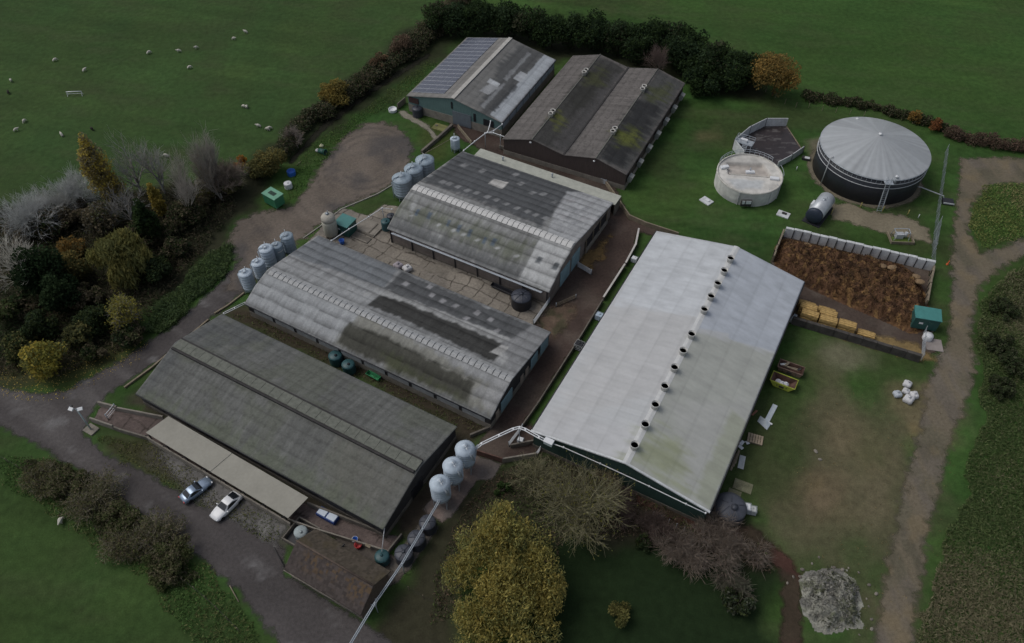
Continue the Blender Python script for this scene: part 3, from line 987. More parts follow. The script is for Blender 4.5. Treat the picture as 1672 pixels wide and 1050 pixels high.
PV = mat('solar_cell', (0.075, 0.082, 0.112), 0.22, var=0.12, spec=0.6)
PF = mat('panel_frame', (0.31, 0.33, 0.37), 0.4, var=0.1)
for i in range(15):
    q, fr = MB(), MB()
    ua, ub = su0 + (su1 - su0) * i / 15, su0 + (su1 - su0) * (i + 1) / 15
    for j in range(5):
        va, vb = sv0 + (sv1 - sv0) * j / 5, sv0 + (sv1 - sv0) * (j + 1) / 5
        for mb, g, h in ((fr, 0.03, 0.10), (q, 0.17, 0.125)):
            pts = [(ua + g, va + g * .35), (ub - g, va + g * .35), (ub - g, vb - g * .35), (ua + g, vb - g * .35)]
            vs = [(a, b, float(b4.rz(b)) + h) for a, b in pts] + [(a, b, float(b4.rz(b)) + 0.03) for a, b in pts]
            mb.add(vs, [(0, 1, 2, 3), (0, 4, 5, 1), (1, 5, 6, 2), (2, 6, 7, 3), (3, 7, 4, 0)])
    p_ = fr.build('solar_panel', PF, b4.o)
    q.build('cell', PV, p_)
gx_ = -13.6
q = MB(); q.box((gx_ - 0.12, -1.9, 1.75), (0.12, 4.4, 3.2)); b4.part('door', q, mat('grey_blue_door', (0.155, 0.18, 0.205), 0.5, var=0.12))
for c_, s_ in (((gx_ - 0.06, -8.3, 2.7), (0.1, 2.4, 1.5)), ((gx_ - 0.06, -5.0, 3.1), (0.1, 0.5, 1.9)), ((gx_ - 0.06, 0.4, 4.6), (0.1, 0.35, 1.6))):
    q = MB(); q.box(c_, s_); b4.part('opening', q, M_black)
q = MB(); q.box((gx_ + 0.05, 9.9, 3.1), (0.4, 2.4, 1.3)); b4.part('side_opening', q, mat('dark_red_boarding', (0.06, 0.035, 0.033), 0.85))
q = MB(); q.tube([(-13.8, -11.7, 3.8), (13.8, -11.7, 3.8)], 0.1, 6); b4.part('gutter', q, M_black)
for k in range(8):
    q = MB(); q.box((-11.5 + k * 3.3, -11.37, 2.6), (2.9, 0.06, 1.7)); b4.part('side_sheet', q, mat('pale_side_sheet', (0.33, 0.38, 0.43), 0.6, var=0.2))

# --- twin roofed dark barn
P5 = [(-13.5, 3.95), (-6.9, 5.75), (-0.5, 4.35), (0.2, 4.35), (6.8, 5.75), (13.5, 3.75)]
b5 = Barn('barn', 'twin span barn with dark stained roofs and brown gables, right of the solar barn', 'barn',
          (18.2, 141.8), D(-26.5 + 90), 36.2, P5)
b5.roof(roof_col((0.140, 0.130, 0.124), 0.4, 0.3, 1.05, 1.9, 0.05, seed=500, lap=0.08, grime=0.2, speck=0.35, patches=[
    (b5.roofpoly([(866, 228), (976, 92), (1020, 112), (925, 250)]), (0.052, 0.052, 0.050), 0.6, 0.9),
    (b5.roofpoly([(925, 160), (965, 112), (1005, 118), (960, 175), (935, 190)]), (0.040, 0.040, 0.036), 1.5, 0.8),
    (b5.roofpoly([(898, 240), (928, 245), (1016, 125), (1004, 118)]), (0.085, 0.082, 0.082), 0.8, 0.8),
    (b5.roofpoly([(976, 258), (1076, 114), (1117, 136), (1024, 280)]), (0.080, 0.082, 0.080), 0.5, 0.9),
    (b5.roofpoly([(1008, 210), (1035, 165), (1085, 170), (1050, 230), (1020, 270), (985, 260), (990, 240)]), (0.034, 0.035, 0.037), 1.2, 0.9),
    (b5.roofpoly([(902, 188), (915, 182), (920, 205), (905, 212)]), (0.11, 0.12, 0.035), 1.2, 0.9),
    (b5.roofpoly([(955, 120), (985, 112), (985, 140), (960, 138)]), (0.070, 0.076, 0.035), 1.5, 0.7),
    (b5.roofpoly([(1005, 215), (1040, 212), (1045, 240), (1012, 236)]), (0.115, 0.13, 0.035), 1.5, 0.9),
    (b5.roofpoly([(1055, 145), (1090, 140), (1092, 165), (1062, 165)]), (0.075, 0.085, 0.038), 1.5, 0.75)]), ROOF)
b5.walls(0.25, M_brownb, plinth=(1.1, 0.06), pm=M_conc)
for (yy, zz) in ((-6.9, 5.77), (6.8, 5.77)):
    q = MB(); q.tube([(-18.1, yy, zz), (18.1, yy, zz)], 0.13, 6); b5.part('ridge_cap', q, mat('lichen_ridge', (0.16, 0.16, 0.14), 0.85, var=0.25))
q = MB(); q.box((0, -0.15, 4.42), (36.1, 0.35, 0.1)); b5.part('valley_gutter', q, M_dark)


def twin_chimney(barn, px, py):
    u, v, z = barn.on_roof(px, py)
    vv = min((-6.9, 6.8), key=lambda r: abs(r - v))
    for du in (-0.55, 0.55):
        q = MB(); q.lathe([(0.5, 5.4), (0.5, 6.35), (0.54, 6.4), (0.54, 6.5), (0.42, 6.5), (0.42, 6.2)], 14, (u + du, vv + 0.05, 0))
        o = q.build('chimney', mat('grey_white_stack', (0.5, 0.49, 0.46), 0.6), barn.o)
        q = MB(); q.lathe([(0.0, 6.3), (0.415, 6.3)], 14, (u + du, vv + 0.05, 0)); q.build('flue', M_shade, o)


for p in [(951.4, 120), (898.6, 187), (1050.9, 147), (1002.9, 216)]:
    twin_chimney(b5, *p)
for k in range(7):
    q = MB(); u = -16.4 + k * 5.3
    q.box((u, -13.9, 2.4), (1.3, 0.9, 0.9), rx=0.35); q.box((u, -13.75, 1.8), (1.2, 0.7, 0.6))
    b5.part('side_hood', q, mat('grey_hood', (0.25, 0.26, 0.25), 0.7))
for vv in (-6.6, 7.1):
    q = MB(); q.lathe([(0.0, 0), (0.22, 0), (0.22, 0.15), (0, 0.15)], 10, (-18.1, vv, 4.9)); b5.part('floodlight', q, M_white)

# --- big white barn with a row of chimneys
P6 = [(-13.25, 4.1), (-1.0, 6.65), (13.25, 4.1)]
b6 = Barn('barn', 'large pale grey barn with a row of twelve ridge chimneys, right of the mud track', 'barn',
          (25.9, 75.8), D(-28.7 + 90), 48.4, P6)
b6.roof(roof_col((0.46, 0.475, 0.485), 0.13, 0.05, 1.0, 3.4, 0.028, seed=600, lap=0.08, grime=0.07, patches=[
    (b6.roofpoly([(1070, 381), (1203, 402), (1150, 520), (1000, 500)]), (0.50, 0.525, 0.55), 0.15, 0.9),
    (b6.roofpoly([(1000, 500), (1150, 520), (1090, 640), (900, 690)]), (0.455, 0.455, 0.455), 1.5, 0.6),
    (b6.roofpoly([(900, 668), (1050, 700), (1024, 758), (873, 702)]), (0.47, 0.475, 0.485), 1.0, 0.6),
    (b6.roofpoly([(1204, 402), (1314, 460), (1270, 575), (1190, 555), (1190, 545), (1140, 535)]), (0.43, 0.465, 0.515), 0.15, 0.9),
    (b6.roofpoly([(1130, 540), (1190, 556), (1268, 578), (1157, 838), (1026, 760)]), (0.375, 0.388, 0.350), 0.5, 0.85),
    (b6.roofpoly([(1100, 660), (1230, 660), (1165, 815), (1115, 790)]), (0.415, 0.42, 0.405), 1.0, 0.6),
    (b6.roofpoly([(1030, 750), (1060, 710), (1110, 720), (1130, 790), (1110, 800)]), (0.29, 0.315, 0.20), 2.5, 0.85),
    (b6.roofpoly([(1148, 770), (1195, 670), (1225, 690), (1160, 832), (1135, 815)]), (0.315, 0.335, 0.26), 0.5, 0.8)]), ROOFM)
b6.walls(0.3, mat('dark_green_gable', (0.030, 0.060, 0.050), 0.7, var=0.2, stretch=(5, 5, 0.4)), plinth=(0.7, 0.06), pm=M_concd)
q = MB()
q.add([(-24.25, -1.5, 6.57), (24.25, -1.5, 6.57), (24.25, -1.0, 6.69), (-24.25, -1.0, 6.69), (-24.25, -0.5, 6.61), (24.25, -0.5, 6.61)],
      [(0, 1, 2, 3), (3, 2, 5, 4)])
b6.part('ridge_cap', q, mat('white_ridge_cap', (0.55, 0.56, 0.56), 0.5, var=0.1))
M_stack = mat('white_stack', (0.52, 0.52, 0.50), 0.55, var=0.15)
for (x, y) in [(1192, 424), (1181.7, 444), (1171.7, 465), (1160.7, 486), (1151, 508), (1129, 548), (1115, 575), (1100.6, 602), (1085.6, 633), (1069.7, 663), (1053, 695), (1036, 729)]:
    u, v = b6.at_z(x, y, 7.0)
    q = MB(); q.lathe([(0.50, 6.2), (0.50, 7.30), (0.62, 7.38), (0.62, 7.58), (0.565, 7.58), (0.565, 7.2)], 20, (u, -1.05, 0))
    o = b6.part('chimney', q, M_stack)
    q = MB(); q.lathe([(0, 7.28), (0.56, 7.28)], 18, (u, -1.05, 0)); q.build('flue', M_shade, o)
for s_ in (-1, 1):
    q = MB(); q.tube([(-24.1, s_ * 13.35, 4.0), (24.1, s_ * 13.35, 4.0)], 0.1, 6); b6.part('gutter', q, M_black)
for s_ in (-1, 1):
    e = -24.24
    q = MB(); q.add([(e, s_ * 13.3, 4.06), (e, -1.0, 6.62), (e, -1.0, 6.84), (e, s_ * 13.3, 4.28), (e + 0.3, s_ * 13.3, 4.28), (e + 0.3, -1.0, 6.84)], [(0, 1, 2, 3), (3, 2, 5, 4)])
    b6.part('barge_board', q, M_concl)
for k in range(14):
    q = MB(); q.box((-22 + k * 3.4, -13.02, 2.6), (2.4, 0.06, 1.2)); b6.part('side_vent', q, M_black)


# ------------------------------------------------------------------ other buildings
def wall_run(name, label, cat, pts, h, th, m, z0=0.0, cap=None):
    """a low wall following photo points on the ground, centred on its line"""
    P = [np.array(at(p[0], p[1], z0)[:2]) for p in pts]
    o0 = P[0]
    mb, cb = MB(), MB()
    for i in range(len(P) - 1):
        a, b = P[i] - o0, P[i + 1] - o0
        L = np.linalg.norm(b - a)
        c = (a + b) / 2
        r = math.atan2(b[1] - a[1], b[0] - a[0])
        hh = h + (0.003 if i % 2 else 0)
        mb.bbox((c[0], c[1], z0 + hh / 2), (L + th * 0.9, th, hh), r)
        if cap:
            cb.box((c[0], c[1], z0 + hh + 0.03), (L + th, th + 0.1, 0.06), r)
    if cap:
        t = thing(name, label, cat, (o0[0], o0[1], 0))
        mb.build('wall_body', m, t)
        cb.build('coping', cap, t)
        return t
    return tag(mb.build(name, m, loc=(o0[0], o0[1], 0)), label, cat)


# canopy along the near barn
def canopy():
    q = [at(*p, 2.3) for p in [(274.9, 679.4), (238, 706.3), (470, 845.7), (502.9, 812)]]
    q[0][2] = q[3][2] = 2.75
    q[0][:2] = at(274.9, 679.4, 2.75)[:2]; q[3][:2] = at(502.9, 812, 2.75)[:2]
    o0 = q[1].copy(); o0[2] = 0
    t = thing('canopy', 'long beige lean-to canopy roof on posts between the near barn and the parked cars', 'canopy', tuple(o0))
    q = [p - o0 for p in q]
    f = 0.475
    mb = [q[1] + (q[2] - q[1]) * f, q[0] + (q[3] - q[0]) * f]
    beige = mat('beige_roofing', (0.30, 0.29, 0.25), 0.85, var=0.10, scale=0.35)
    for k, (a, b, c, d) in enumerate([(q[0], q[1], mb[0], mb[1]), (mb[1], mb[0], q[2], q[3])]):
        dz = np.array([0, 0, 0.0 if k == 0 else -0.07])
        m = MB()
        vs = [a + dz, b + dz, c + dz, d + dz]
        vs += [v - np.array([0, 0, 0.09]) for v in vs]
        m.add(vs, [(0, 1, 2, 3), (7, 6, 5, 4), (0, 4, 5, 1), (1, 5, 6, 2), (2, 6, 7, 3), (3, 7, 4, 0)])
        m.build('roof', beige, t)
    dx = (q[2] - q[1]); Ln = np.linalg.norm(dx); dx /= Ln
    nrm = np.array([dx[1], -dx[0], 0])
    for k in range(8):
        p = q[1] + dx * (0.6 + k * (Ln - 1.2) / 7)
        m = MB(); m.box((p[0], p[1], 1.08), (0.14, 0.14, 2.16)); ps = m.build('post', M_dark, t)
        m = MB(); e = p + nrm * 0.5
        m.tube([(p[0], p[1], 2.2), (e[0], e[1], 2.62)], 0.07, 5); m.build('bracket', M_dark, ps)
    c = (q[1] + q[2]) / 2; rz = math.atan2(dx[1], dx[0])
    m = MB(); m.bbox((c[0] + nrm[0] * .12, c[1] + nrm[1] * .12, 0.6), (Ln + 0.3, 0.22, 1.2), rz); m.build('front_wall', M_conc, t)


canopy()
wall_run('run_wall', 'low concrete wall on the field side of the loading pen, left of the beige canopy', 'wall', [(152, 689), (187, 701)], 1.15, 0.25, M_conc)
wall_run('run_wall', 'low broken concrete wall from the loading pen to the beige canopy corner', 'wall', [(187, 701), (200, 706), (245, 719)], 0.9, 0.25, M_concd)
wall_run('run_wall', 'concrete wall on the barn side of the loading pen, left of the beige canopy', 'wall', [(165, 663), (193, 670)], 1.15, 0.28, M_conc)
wall_run('run_wall', 'long concrete wall of the loading run leading under the beige canopy', 'wall', [(193, 670.5), (268, 685)], 0.95, 0.25, M_conc)
wall_run('run_wall', 'concrete wall of the walled run between near barn and brown roofed shed', 'wall', [(505, 826), (630, 875)], 1.0, 0.25, M_concd)
wall_run('run_wall', 'low concrete wall of the walled run next to the round water tank and brown shed', 'wall', [(473, 852), (512, 866), (635, 904)], 0.9, 0.2, M_conc)
wall_run('run_wall', 'short end wall of the walled run beside the dark teal tank', 'wall', [(635, 903), (656, 877)], 0.9, 0.22, M_concd)
g0 = at(177, 685, 0); g1 = at(191, 668, 0)
t = thing('gate', 'thin white hinged gate across the loading pen', 'gate', tuple(g0))
q = MB(); d = g1 - g0
q.tube([(0, 0, 1.25), (d[0], d[1], 1.25)], 0.06, 6); q.tube([(0, 0, 0.7), (d[0], d[1], 0.7)], 0.04, 5); q.tube([(0, 0, 0.3), (d[0], d[1], 0.3)], 0.04, 5); q.build('rail', M_white, t)
q = MB(); q.tube([(0, 0, 0), (0, 0, 1.4)], 0.07, 6); q.tube([(d[0], d[1], 0), (d[0], d[1], 1.4)], 0.07, 6); q.build('post', M_galv, t)

# lamp mast at the junction
p = at(149.4, 702, 0)
t = thing('lamp_post', 'slim lamp mast with two white floodlights on a concrete pad at the lane junction', 'lamp post', tuple(p))
q = MB(); q.bbox((0, 0, 0.12), (1.9, 1.5, 0.24), R(-29)); q.build('base', M_conc, t)
tz = 5.4
q = MB(); q.tube([(0, 0, 0.24), (0, 0, tz)], [0.13, 0.09], 8); q.build('mast', mat('pale_mast', (0.42, 0.50, 0.50), 0.5), t)
q = MB(); q.tube([(-0.7, 0, tz), (0.7, 0, tz)], 0.05, 5); q.build('crossbar', M_galv, t)
for s_ in (-1, 1):
    q = MB(); q.box((s_ * 0.65, -0.1, tz + 0.15), (0.7, 0.5, 0.22), R(20 * s_), R(25)); q.build('floodlight', M_white, t)
q = MB(); q.box((-0.9, 0.35, tz + 0.15), (0.45, 0.4, 0.3)); q.build('camera_box', M_black, t)


# brown tiled shed at the bottom
def shed():
    ez = 2.5
    bl, br = at(515.8, 862.9, ez), at(638.6, 932.9, ez)
    fl = at(465.2, 930.7, ez)
    d = br - bl; L = np.linalg.norm(d); rz = math.atan2(d[1], d[0])
    u = d / L; v = np.array([-u[1], u[0], 0])
    W = float((bl - fl) @ v)
    c = (bl + br) / 2 - v * W / 2
    b = Barn('shed', 'brown tiled shed with orange lichen on its roof, beside the lane at the bottom', 'shed', c[:2], rz, L, [(-W / 2, ez), (0, ez + 2.3), (W / 2, ez)])

    def tiles(uu, vv):
        col = np.ones((len(uu), 3)) * np.array((0.072, 0.060, 0.056))
        back = vv > 0
        col[back] = (0.092, 0.077, 0.060)
        rr, cc = np.floor(vv / 0.33), np.floor((uu + 0.15 * (np.floor(vv / 0.33) % 2)) / 0.3)
        h = _hash(cc, rr, 6)
        col *= (0.75 + 0.5 * h)[:, None]
        m = sstep(0.55, 0.75, _hash(cc + 7, rr + 3, 9) * .75 + .45 * (fbm(uu * 0.5 + 3, vv * 0.5, 61, 3) - .2)) * (~back) * sstep(-W / 2 + 0.3, -W / 2 + 2, vv) * (1 - sstep(-0.4, 0, vv))
        m = m * sstep(-L / 2 + 1, -L / 2 + 3, uu)
        m = (m * 0.5)[:, None]
        col = col * (1 - m) + np.array((0.14, 0.088, 0.038)) * m
        m = (sstep(0.5, 0.7, fbm(uu * 0.5, vv * 0.5, 64, 4)) * back * 0.5)[:, None]
        return col * (1 - m) + np.array((0.095, 0.078, 0.045)) * m
    b.roof(tiles, ROOF, 0.12)
    b.walls(0.35, mat('shed_brick', (0.15, 0.115, 0.095), 0.9, var=0.25, scale=3), plinth=(0.3, 0.04), pm=M_concd)
    q = MB(); q.tube([(-L / 2, 0, ez + 2.32), (L / 2, 0, ez + 2.32)], 0.13, 6); b.part('ridge_tiles', q, mat('ridge_tile', (0.10, 0.075, 0.06), 0.85, var=0.3))
    q = MB(); q.tube([(-L / 2, -W / 2 - 0.08, ez - 0.05), (L / 2, -W / 2 - 0.08, ez - 0.05)], 0.07, 6); b.part('gutter', q, M_concd)
    q = MB()
    for k in (-3.2, 0.5, 4.0):
        q.box((k, -W / 2 + 0.33, 1.25), (1.6, 0.08, 1.9))
    b.part('door', q, M_dark)
    return b


sh = shed()
p = at(561, 892, 4.0)
u_, v_, z_ = sh.on_roof(561, 892)
ca_, sa_ = math.cos(sh.yaw), math.sin(sh.yaw)
t = thing('bird', 'small black and white bird perched on the brown shed roof', 'bird', (sh.c[0] + u_ * ca_ - v_ * sa_, sh.c[1] + u_ * sa_ + v_ * ca_, z_ + 0.02), R(40))
q = MB(); q.lathe([(0.02, -0.28), (0.10, -0.12), (0.13, 0.02), (0.09, 0.16), (0.08, 0.22), (0.02, 0.30)], 10)
o = q.build('body', mat('bird_black', (0.02, 0.02, 0.022), 0.6), t, (0, 0, 0.2)); o.rotation_euler = (0, R(70), 0)
q = MB(); q.lathe([(0.0, -0.1), (0.09, -0.02), (0.1, 0.05), (0, 0.14)], 8); o = q.build('breast', M_white, t, (0.1, 0, 0.2)); o.rotation_euler = (0, R(70), 0)
q = MB(); q.box((-0.38, 0, 0.14), (0.3, 0.07, 0.03)); q.build('tail', MATS['bird_black'], t)
q = MB(); q.tube([(0.02, .04, 0), (0.02, .04, 0.12)], 0.012, 4); q.tube([(0.02, -.04, 0), (0.02, -.04, 0.12)], 0.012, 4); q.build('leg', MATS['bird_black'], t)


def cabin(label, cx, cy, L, W, H, rz, wm, rm, door=True, name='cabin', cat='cabin', pitch=0.3, z0=0.3, grille=False):
    p = at(cx, cy, H)
    t = thing(name, label, cat, (p[0], p[1], 0), rz)
    q = MB(); q.box((0, 0, z0 + (H - z0) / 2), (L, W, H - z0)); q.build('body', wm, t)
    q = MB()
    q.add([(-L / 2 - .1, -W / 2 - .12, H + .02), (L / 2 + .1, -W / 2 - .12, H + .02), (L / 2 + .1, W / 2 + .12, H + pitch), (-L / 2 - .1, W / 2 + .12, H + pitch),
           (-L / 2 - .1, -W / 2 - .12, H - .1), (L / 2 + .1, -W / 2 - .12, H - .1), (L / 2 + .1, W / 2 + .12, H - .1), (-L / 2 - .1, W / 2 + .12, H - .1)],
          [(0, 1, 2, 3), (7, 6, 5, 4), (0, 4, 5, 1), (1, 5, 6, 2), (2, 6, 7, 3), (3, 7, 4, 0)])
    q.build('roof', rm, t)
    q = MB()
    for a in (-1, 1):
        for b in (-1, 1):
            q.box((a * (L / 2 - .3), b * (W / 2 - .3), z0 / 2), (0.3, 0.3, z0))
    q.build('foot', M_concd, t)
    if door:
        q = MB(); q.box((L * 0.18, -W / 2 - 0.03, z0 + 1.0), (0.9, 0.06, 1.9)); o = q.build('door', M_dgreen, t)
        q = MB(); q.box((L * 0.18 - .35, -W / 2 - 0.08, z0 + 1.0), (0.12, 0.05, 0.12)); q.build('handle', M_white, o)
        q = MB(); q.box((-L * 0.2, -W / 2 - 0.03, z0 + 1.35), (0.6, 0.05, 0.35)); q.build('notice', M_white, t)
    if grille:
        q = MB()
        for k in range(7):
            q.box((-0.75 + k * .25, 0, H + pitch * 0.5 + 0.05), (0.11, W * 0.4, 0.05), 0, math.atan2(pitch, W))
        q.build('grille', M_dark, t)
    return t


cabin('dark green cabin with a teal lid roof at the manure store entrance', 1515.5, 513, 3.9, 2.3, 3.0, R(-14), M_dgreen, M_tealroof, pitch=0.35, z0=0.5)
cabin('dark green box shed with a teal roof beside the cream silo', 563, 360.5, 2.9, 2.7, 2.6, R(-29), M_dgreen, mat('teal_lid', (0.07, 0.21, 0.20), 0.5, var=0.12), pitch=0.12, z0=0.1)
ga_, gb_, gd_ = at(427.4, 315.3, 2.6), at(447.2, 326.4, 2.6), at(441, 305.4, 2.6)
cabin('bright green steel trailer box with a dark grille on top, at the gravel yard edge', 444.6, 316, float(np.linalg.norm(gb_ - ga_)), float(np.linalg.norm(gd_ - ga_)), 2.6, math.atan2((gb_ - ga_)[1], (gb_ - ga_)[0]), M_green, mat('pale_green_lid', (0.16, 0.36, 0.25), 0.55, var=0.12), door=False, name='generator_box', cat='steel box', pitch=0.05, z0=0.4, grille=True)


# ------------------------------------------------------------------ silos and tanks
def silo(label, x, y, Rr, H, m, group, style='plain', legs=0.0, hat=0.5, rz=0.6, flue=True):
    """x,y on the ground (world)"""
    t = thing('feed_silo', label, 'silo', (x, y, 0), rz, group)
    q = MB()
    prof = [(Rr * 0.25, legs * 0.45), (Rr, legs + 0.02)] if legs else [(Rr, 0.02)]
    k = 6
    for i in range(1, k + 1):
        z = legs + (H - legs) * i / k
        prof += [(Rr, z - 0.05), (Rr * 1.008, z - 0.03), (Rr * 1.008, z - 0.005), (Rr, z)]
    q.lathe(prof, 28); q.build('body', m, t)
    q = MB()
    q.lathe([(Rr * 1.04, H - 0.04), (Rr * 1.04, H + 0.02), (Rr * 0.7, H + hat * 0.6), (Rr * 0.28, H + hat), (Rr * 0.26, H + hat + 0.14), (0.01, H + hat + 0.2)], 28)
    q.build('roof', m, t)
    q = MB()
    if style == 'pipe':
        q.tube([(-Rr * 0.2, -0.1, H + hat + 0.1), (-Rr * 0.8, -0.2, H + hat * .4 + 0.28), (-Rr * 1.12, -0.3, H - 0.2), (-Rr * 1.1, -0.3, 0.4)], 0.09, 6)
        q.build('fill_pipe', m, t)
        q = MB(); q.tube([(0.05, 0.35, H + hat * .7), (0.05, 0.35, H + hat + 0.85)], 0.07, 6); q.build('vent_pipe', M_white, t)
        q = MB(); q.lathe([(0.36, 0), (0.36, 0.12), (0.28, 0.12), (0.28, 0.02)], 16, (-Rr * .1, -0.1, H + hat + 0.08)); q.build('hatch_ring', M_galv, t)
    elif style == 'chute':
        q.tube([(0.0, 0, H + hat + 0.18), (Rr * 0.75, -Rr * 0.65, H - 0.05), (Rr * 1.05, -Rr * 0.85, H - 0.7)], 0.15, 8)
        q.tube([(0.25, 0.1, H + hat + 0.1), (Rr * 0.95, -Rr * 0.5, H - 0.1), (Rr * 1.15, -Rr * 0.7, H - 1.1)], 0.08, 6)
        q.build('fill_pipe', M_galv, t)
    if legs:
        for j in range(4):
            a = math.pi / 4 + j * math.pi / 2
            q = MB(); q.box((Rr * 0.93 * math.cos(a), Rr * 0.93 * math.sin(a), (legs + 0.9) / 2), (0.13, 0.13, legs + 0.9), a)
            q.build('leg', M_galv, t)
        q = MB()
        for j in range(4):
            a, b = math.pi / 4 + j * math.pi / 2, math.pi / 4 + (j + 1) * math.pi / 2
            q.tube([(Rr * .93 * math.cos(a), Rr * .93 * math.sin(a), 0.2), (Rr * .93 * math.cos(b), Rr * .93 * math.sin(b), legs * 0.9)], 0.03, 4)
        q.build('brace', M_galv, t)
    q = MB()
    lx = Rr + 0.13
    for s_ in (-0.2, 0.2):
        q.tube([(-0.3 * 0 + s_, lx, 0.3), (s_, lx, H + 0.1)], 0.025, 4)
    for j in range(int(H / 0.35)):
        q.tube([(-0.2, lx, 0.4 + j * 0.35), (0.2, lx, 0.4 + j * 0.35)], 0.018, 4)
    q.build('ladder', M_galv, t)
    return t


def px_top(px, py, z):
    p = at(px, py, z)
    return p[0], p[1]


names5 = ['pale silo nearest the lane, first in the row of five by grey barn',
          'pale silo second from the lane end in the row of five by the grey barn',
          'brightest, tallest pale silo, in the middle of the row of five by grey barn',
          'slimmer grey silo with a white label band, behind the tallest of the five',
          'greyish silo at the gravel yard end of the row of five by the grey barn']
for i, (x, y, r_, h_) in enumerate([(400, 441.5, 1.12, 4.4), (420.5, 424.5, 1.12, 4.2), (433.5, 401.5, 1.22, 4.7), (451, 396.5, 1.0, 4.0), (467.5, 381, 1.12, 4.4)]):
    X, Y = px_top(x, y + 4, h_)
    s5 = silo(names5[i], X, Y, r_, h_, M_silog if i in (3, 4) else M_silo, 'row of five silos at the grey barn end', 'pipe', 0.7, 0.32, R(-10 + 12 * i))
    if i == 3:
        q = MB(); vs = []
        for k in range(7):
            a = R(-100 + k * 12)
            vs += [(1.03 * math.cos(a), 1.03 * math.sin(a), h_ - 1.0), (1.03 * math.cos(a), 1.03 * math.sin(a), h_ - 0.75)]
        q.add(vs, [(2 * k, 2 * k + 2, 2 * k + 3, 2 * k + 1) for k in range(6)])
        q.build('label_band', M_white, s5)
names3 = ['galvanised feed silo nearest the dark teal tank, lowest of the three on legs', 'middle galvanised feed silo of the three on legs by the near barn',
          'galvanised feed silo nearest the mud track, uppermost of the three on legs']
for i, (x, y) in enumerate([(717.7, 789), (738.8, 759.5), (758.9, 732)]):
    X, Y = px_top(x, y - 2, 5.6)
    silo(names3[i], X, Y, 1.36, 5.2, M_silo, 'three galvanised feed silos at the near barn gable', 'chute', 2.1, 0.75, R(-12))
namesg = ['big grey silo nearest the patched barn corner, lowest of the three', 'middle one of the three big grey silos by the patched barn',
          'big grey silo farthest along the yard kerb, uppermost of the three']
for i, (X, Y, r_, h_) in enumerate([(-20.98, 118.07, 1.86, 4.5), (-19.0, 120.9, 1.78, 4.6), (-17.0, 123.5, 1.8, 4.7)]):
    silo(namesg[i], X, Y, r_, h_, M_silog, 'three big grey silos beside the gravel yard', 'pipe', 0.8, 0.55, R(20 + 15 * i))
X, Y = px_top(742.8, 226.5, 3.0)
silo('small pale silo at the back corner of the patched barn, near the solar barn', X, Y, 0.95, 3.0, M_silo, None, 'pipe', 0.7, 0.25, R(30))

# cream silo with a domed shoulder
X, Y = px_top(534.5, 352, 4.9)
t = thing('feed_silo', 'cream domed silo with a narrow neck cap beside the dark green box shed', 'silo', (X, Y, 0))
q = MB(); q.lathe([(1.15, 0.5), (1.3, 0.9), (1.34, 3.4), (1.25, 3.7), (1.05, 3.85)], 28); q.build('body', M_cream, t)
q = MB(); q.lathe([(1.05, 3.82), (1.28, 4.05), (1.27, 4.6), (1.0, 5.0), (0.5, 5.25), (0.0, 5.3)], 28); q.build('dome', mat('cream_dome', (0.40, 0.38, 0.33), 0.7, var=0.15), t)
q = MB(); q.lathe([(0.3, 5.2), (0.3, 5.4), (0.36, 5.42), (0.0, 5.48)], 12, (0, 0, 0)); q.tube([(0.1, 0.3, 5.2), (0.1, 0.3, 5.9)], 0.06, 6); q.build('cap', M_galv, t)
for j in range(4):
    a = R(45 + 90 * j); q = MB(); q.box((1.05 * math.cos(a), 1.05 * math.sin(a), 0.4), (0.25, 0.25, 0.8), a); q.build('leg', M_concd, t)


def tank(label, X, Y, Rr, H, m, style='dome', group=None, name='water_tank', lidm=None, cat='tank', ribs=0, rz=0.0):
    t = thing(name, label, cat, (X, Y, 0), rz, group)
    q = MB()
    prof = [(Rr * 0.97, 0)]
    n = 5
    for i in range(n):
        z0, z1 = H * i / n, H * (i + 1) / n
        prof += [(Rr * 0.985, z0 + 0.04), (Rr, z0 + H / n * .5), (Rr * 0.985, z1 - 0.02)]
    if style == 'open':
        prof += [(Rr, H), (Rr * 0.93, H), (Rr * 0.92, H * 0.55), (0, H * 0.55)]
        q.lathe(prof, 28); q.build('body', m, t)
        return t
    q.lathe(prof, 28); q.build('body', m, t)
    q = MB(); q.lathe([(Rr, H - 0.05), (Rr * 0.98, H + 0.03), (Rr * 0.75, H + 0.16 * Rr), (Rr * 0.3, H + 0.26 * Rr), (0, H + 0.28 * Rr)], 28)
    for k in range(ribs):
        a = 2 * math.pi * k / ribs
        q.tube([(Rr * .95 * math.cos(a), Rr * .95 * math.sin(a), H + 0.06), (Rr * .72 * math.cos(a), Rr * .72 * math.sin(a), H + 0.19 * Rr), (Rr * .2 * math.cos(a), Rr * .2 * math.sin(a), H + 0.29 * Rr)], 0.07, 5)
    q.build('top', lidm or m, t)
    q = MB(); hx, hy = (0, 0) if style == 'dome' else (Rr * 0.15, -Rr * 0.2)
    q.lathe([(Rr * 0.2, H + 0.2 * Rr), (Rr * 0.2, H + 0.32 * Rr), (Rr * 0.22, H + 0.33 * Rr), (0, H + 0.36 * Rr)], 14, (hx, hy, 0))
    q.build('hatch', M_black if style == 'hole' else (lidm or m), t)
    return t


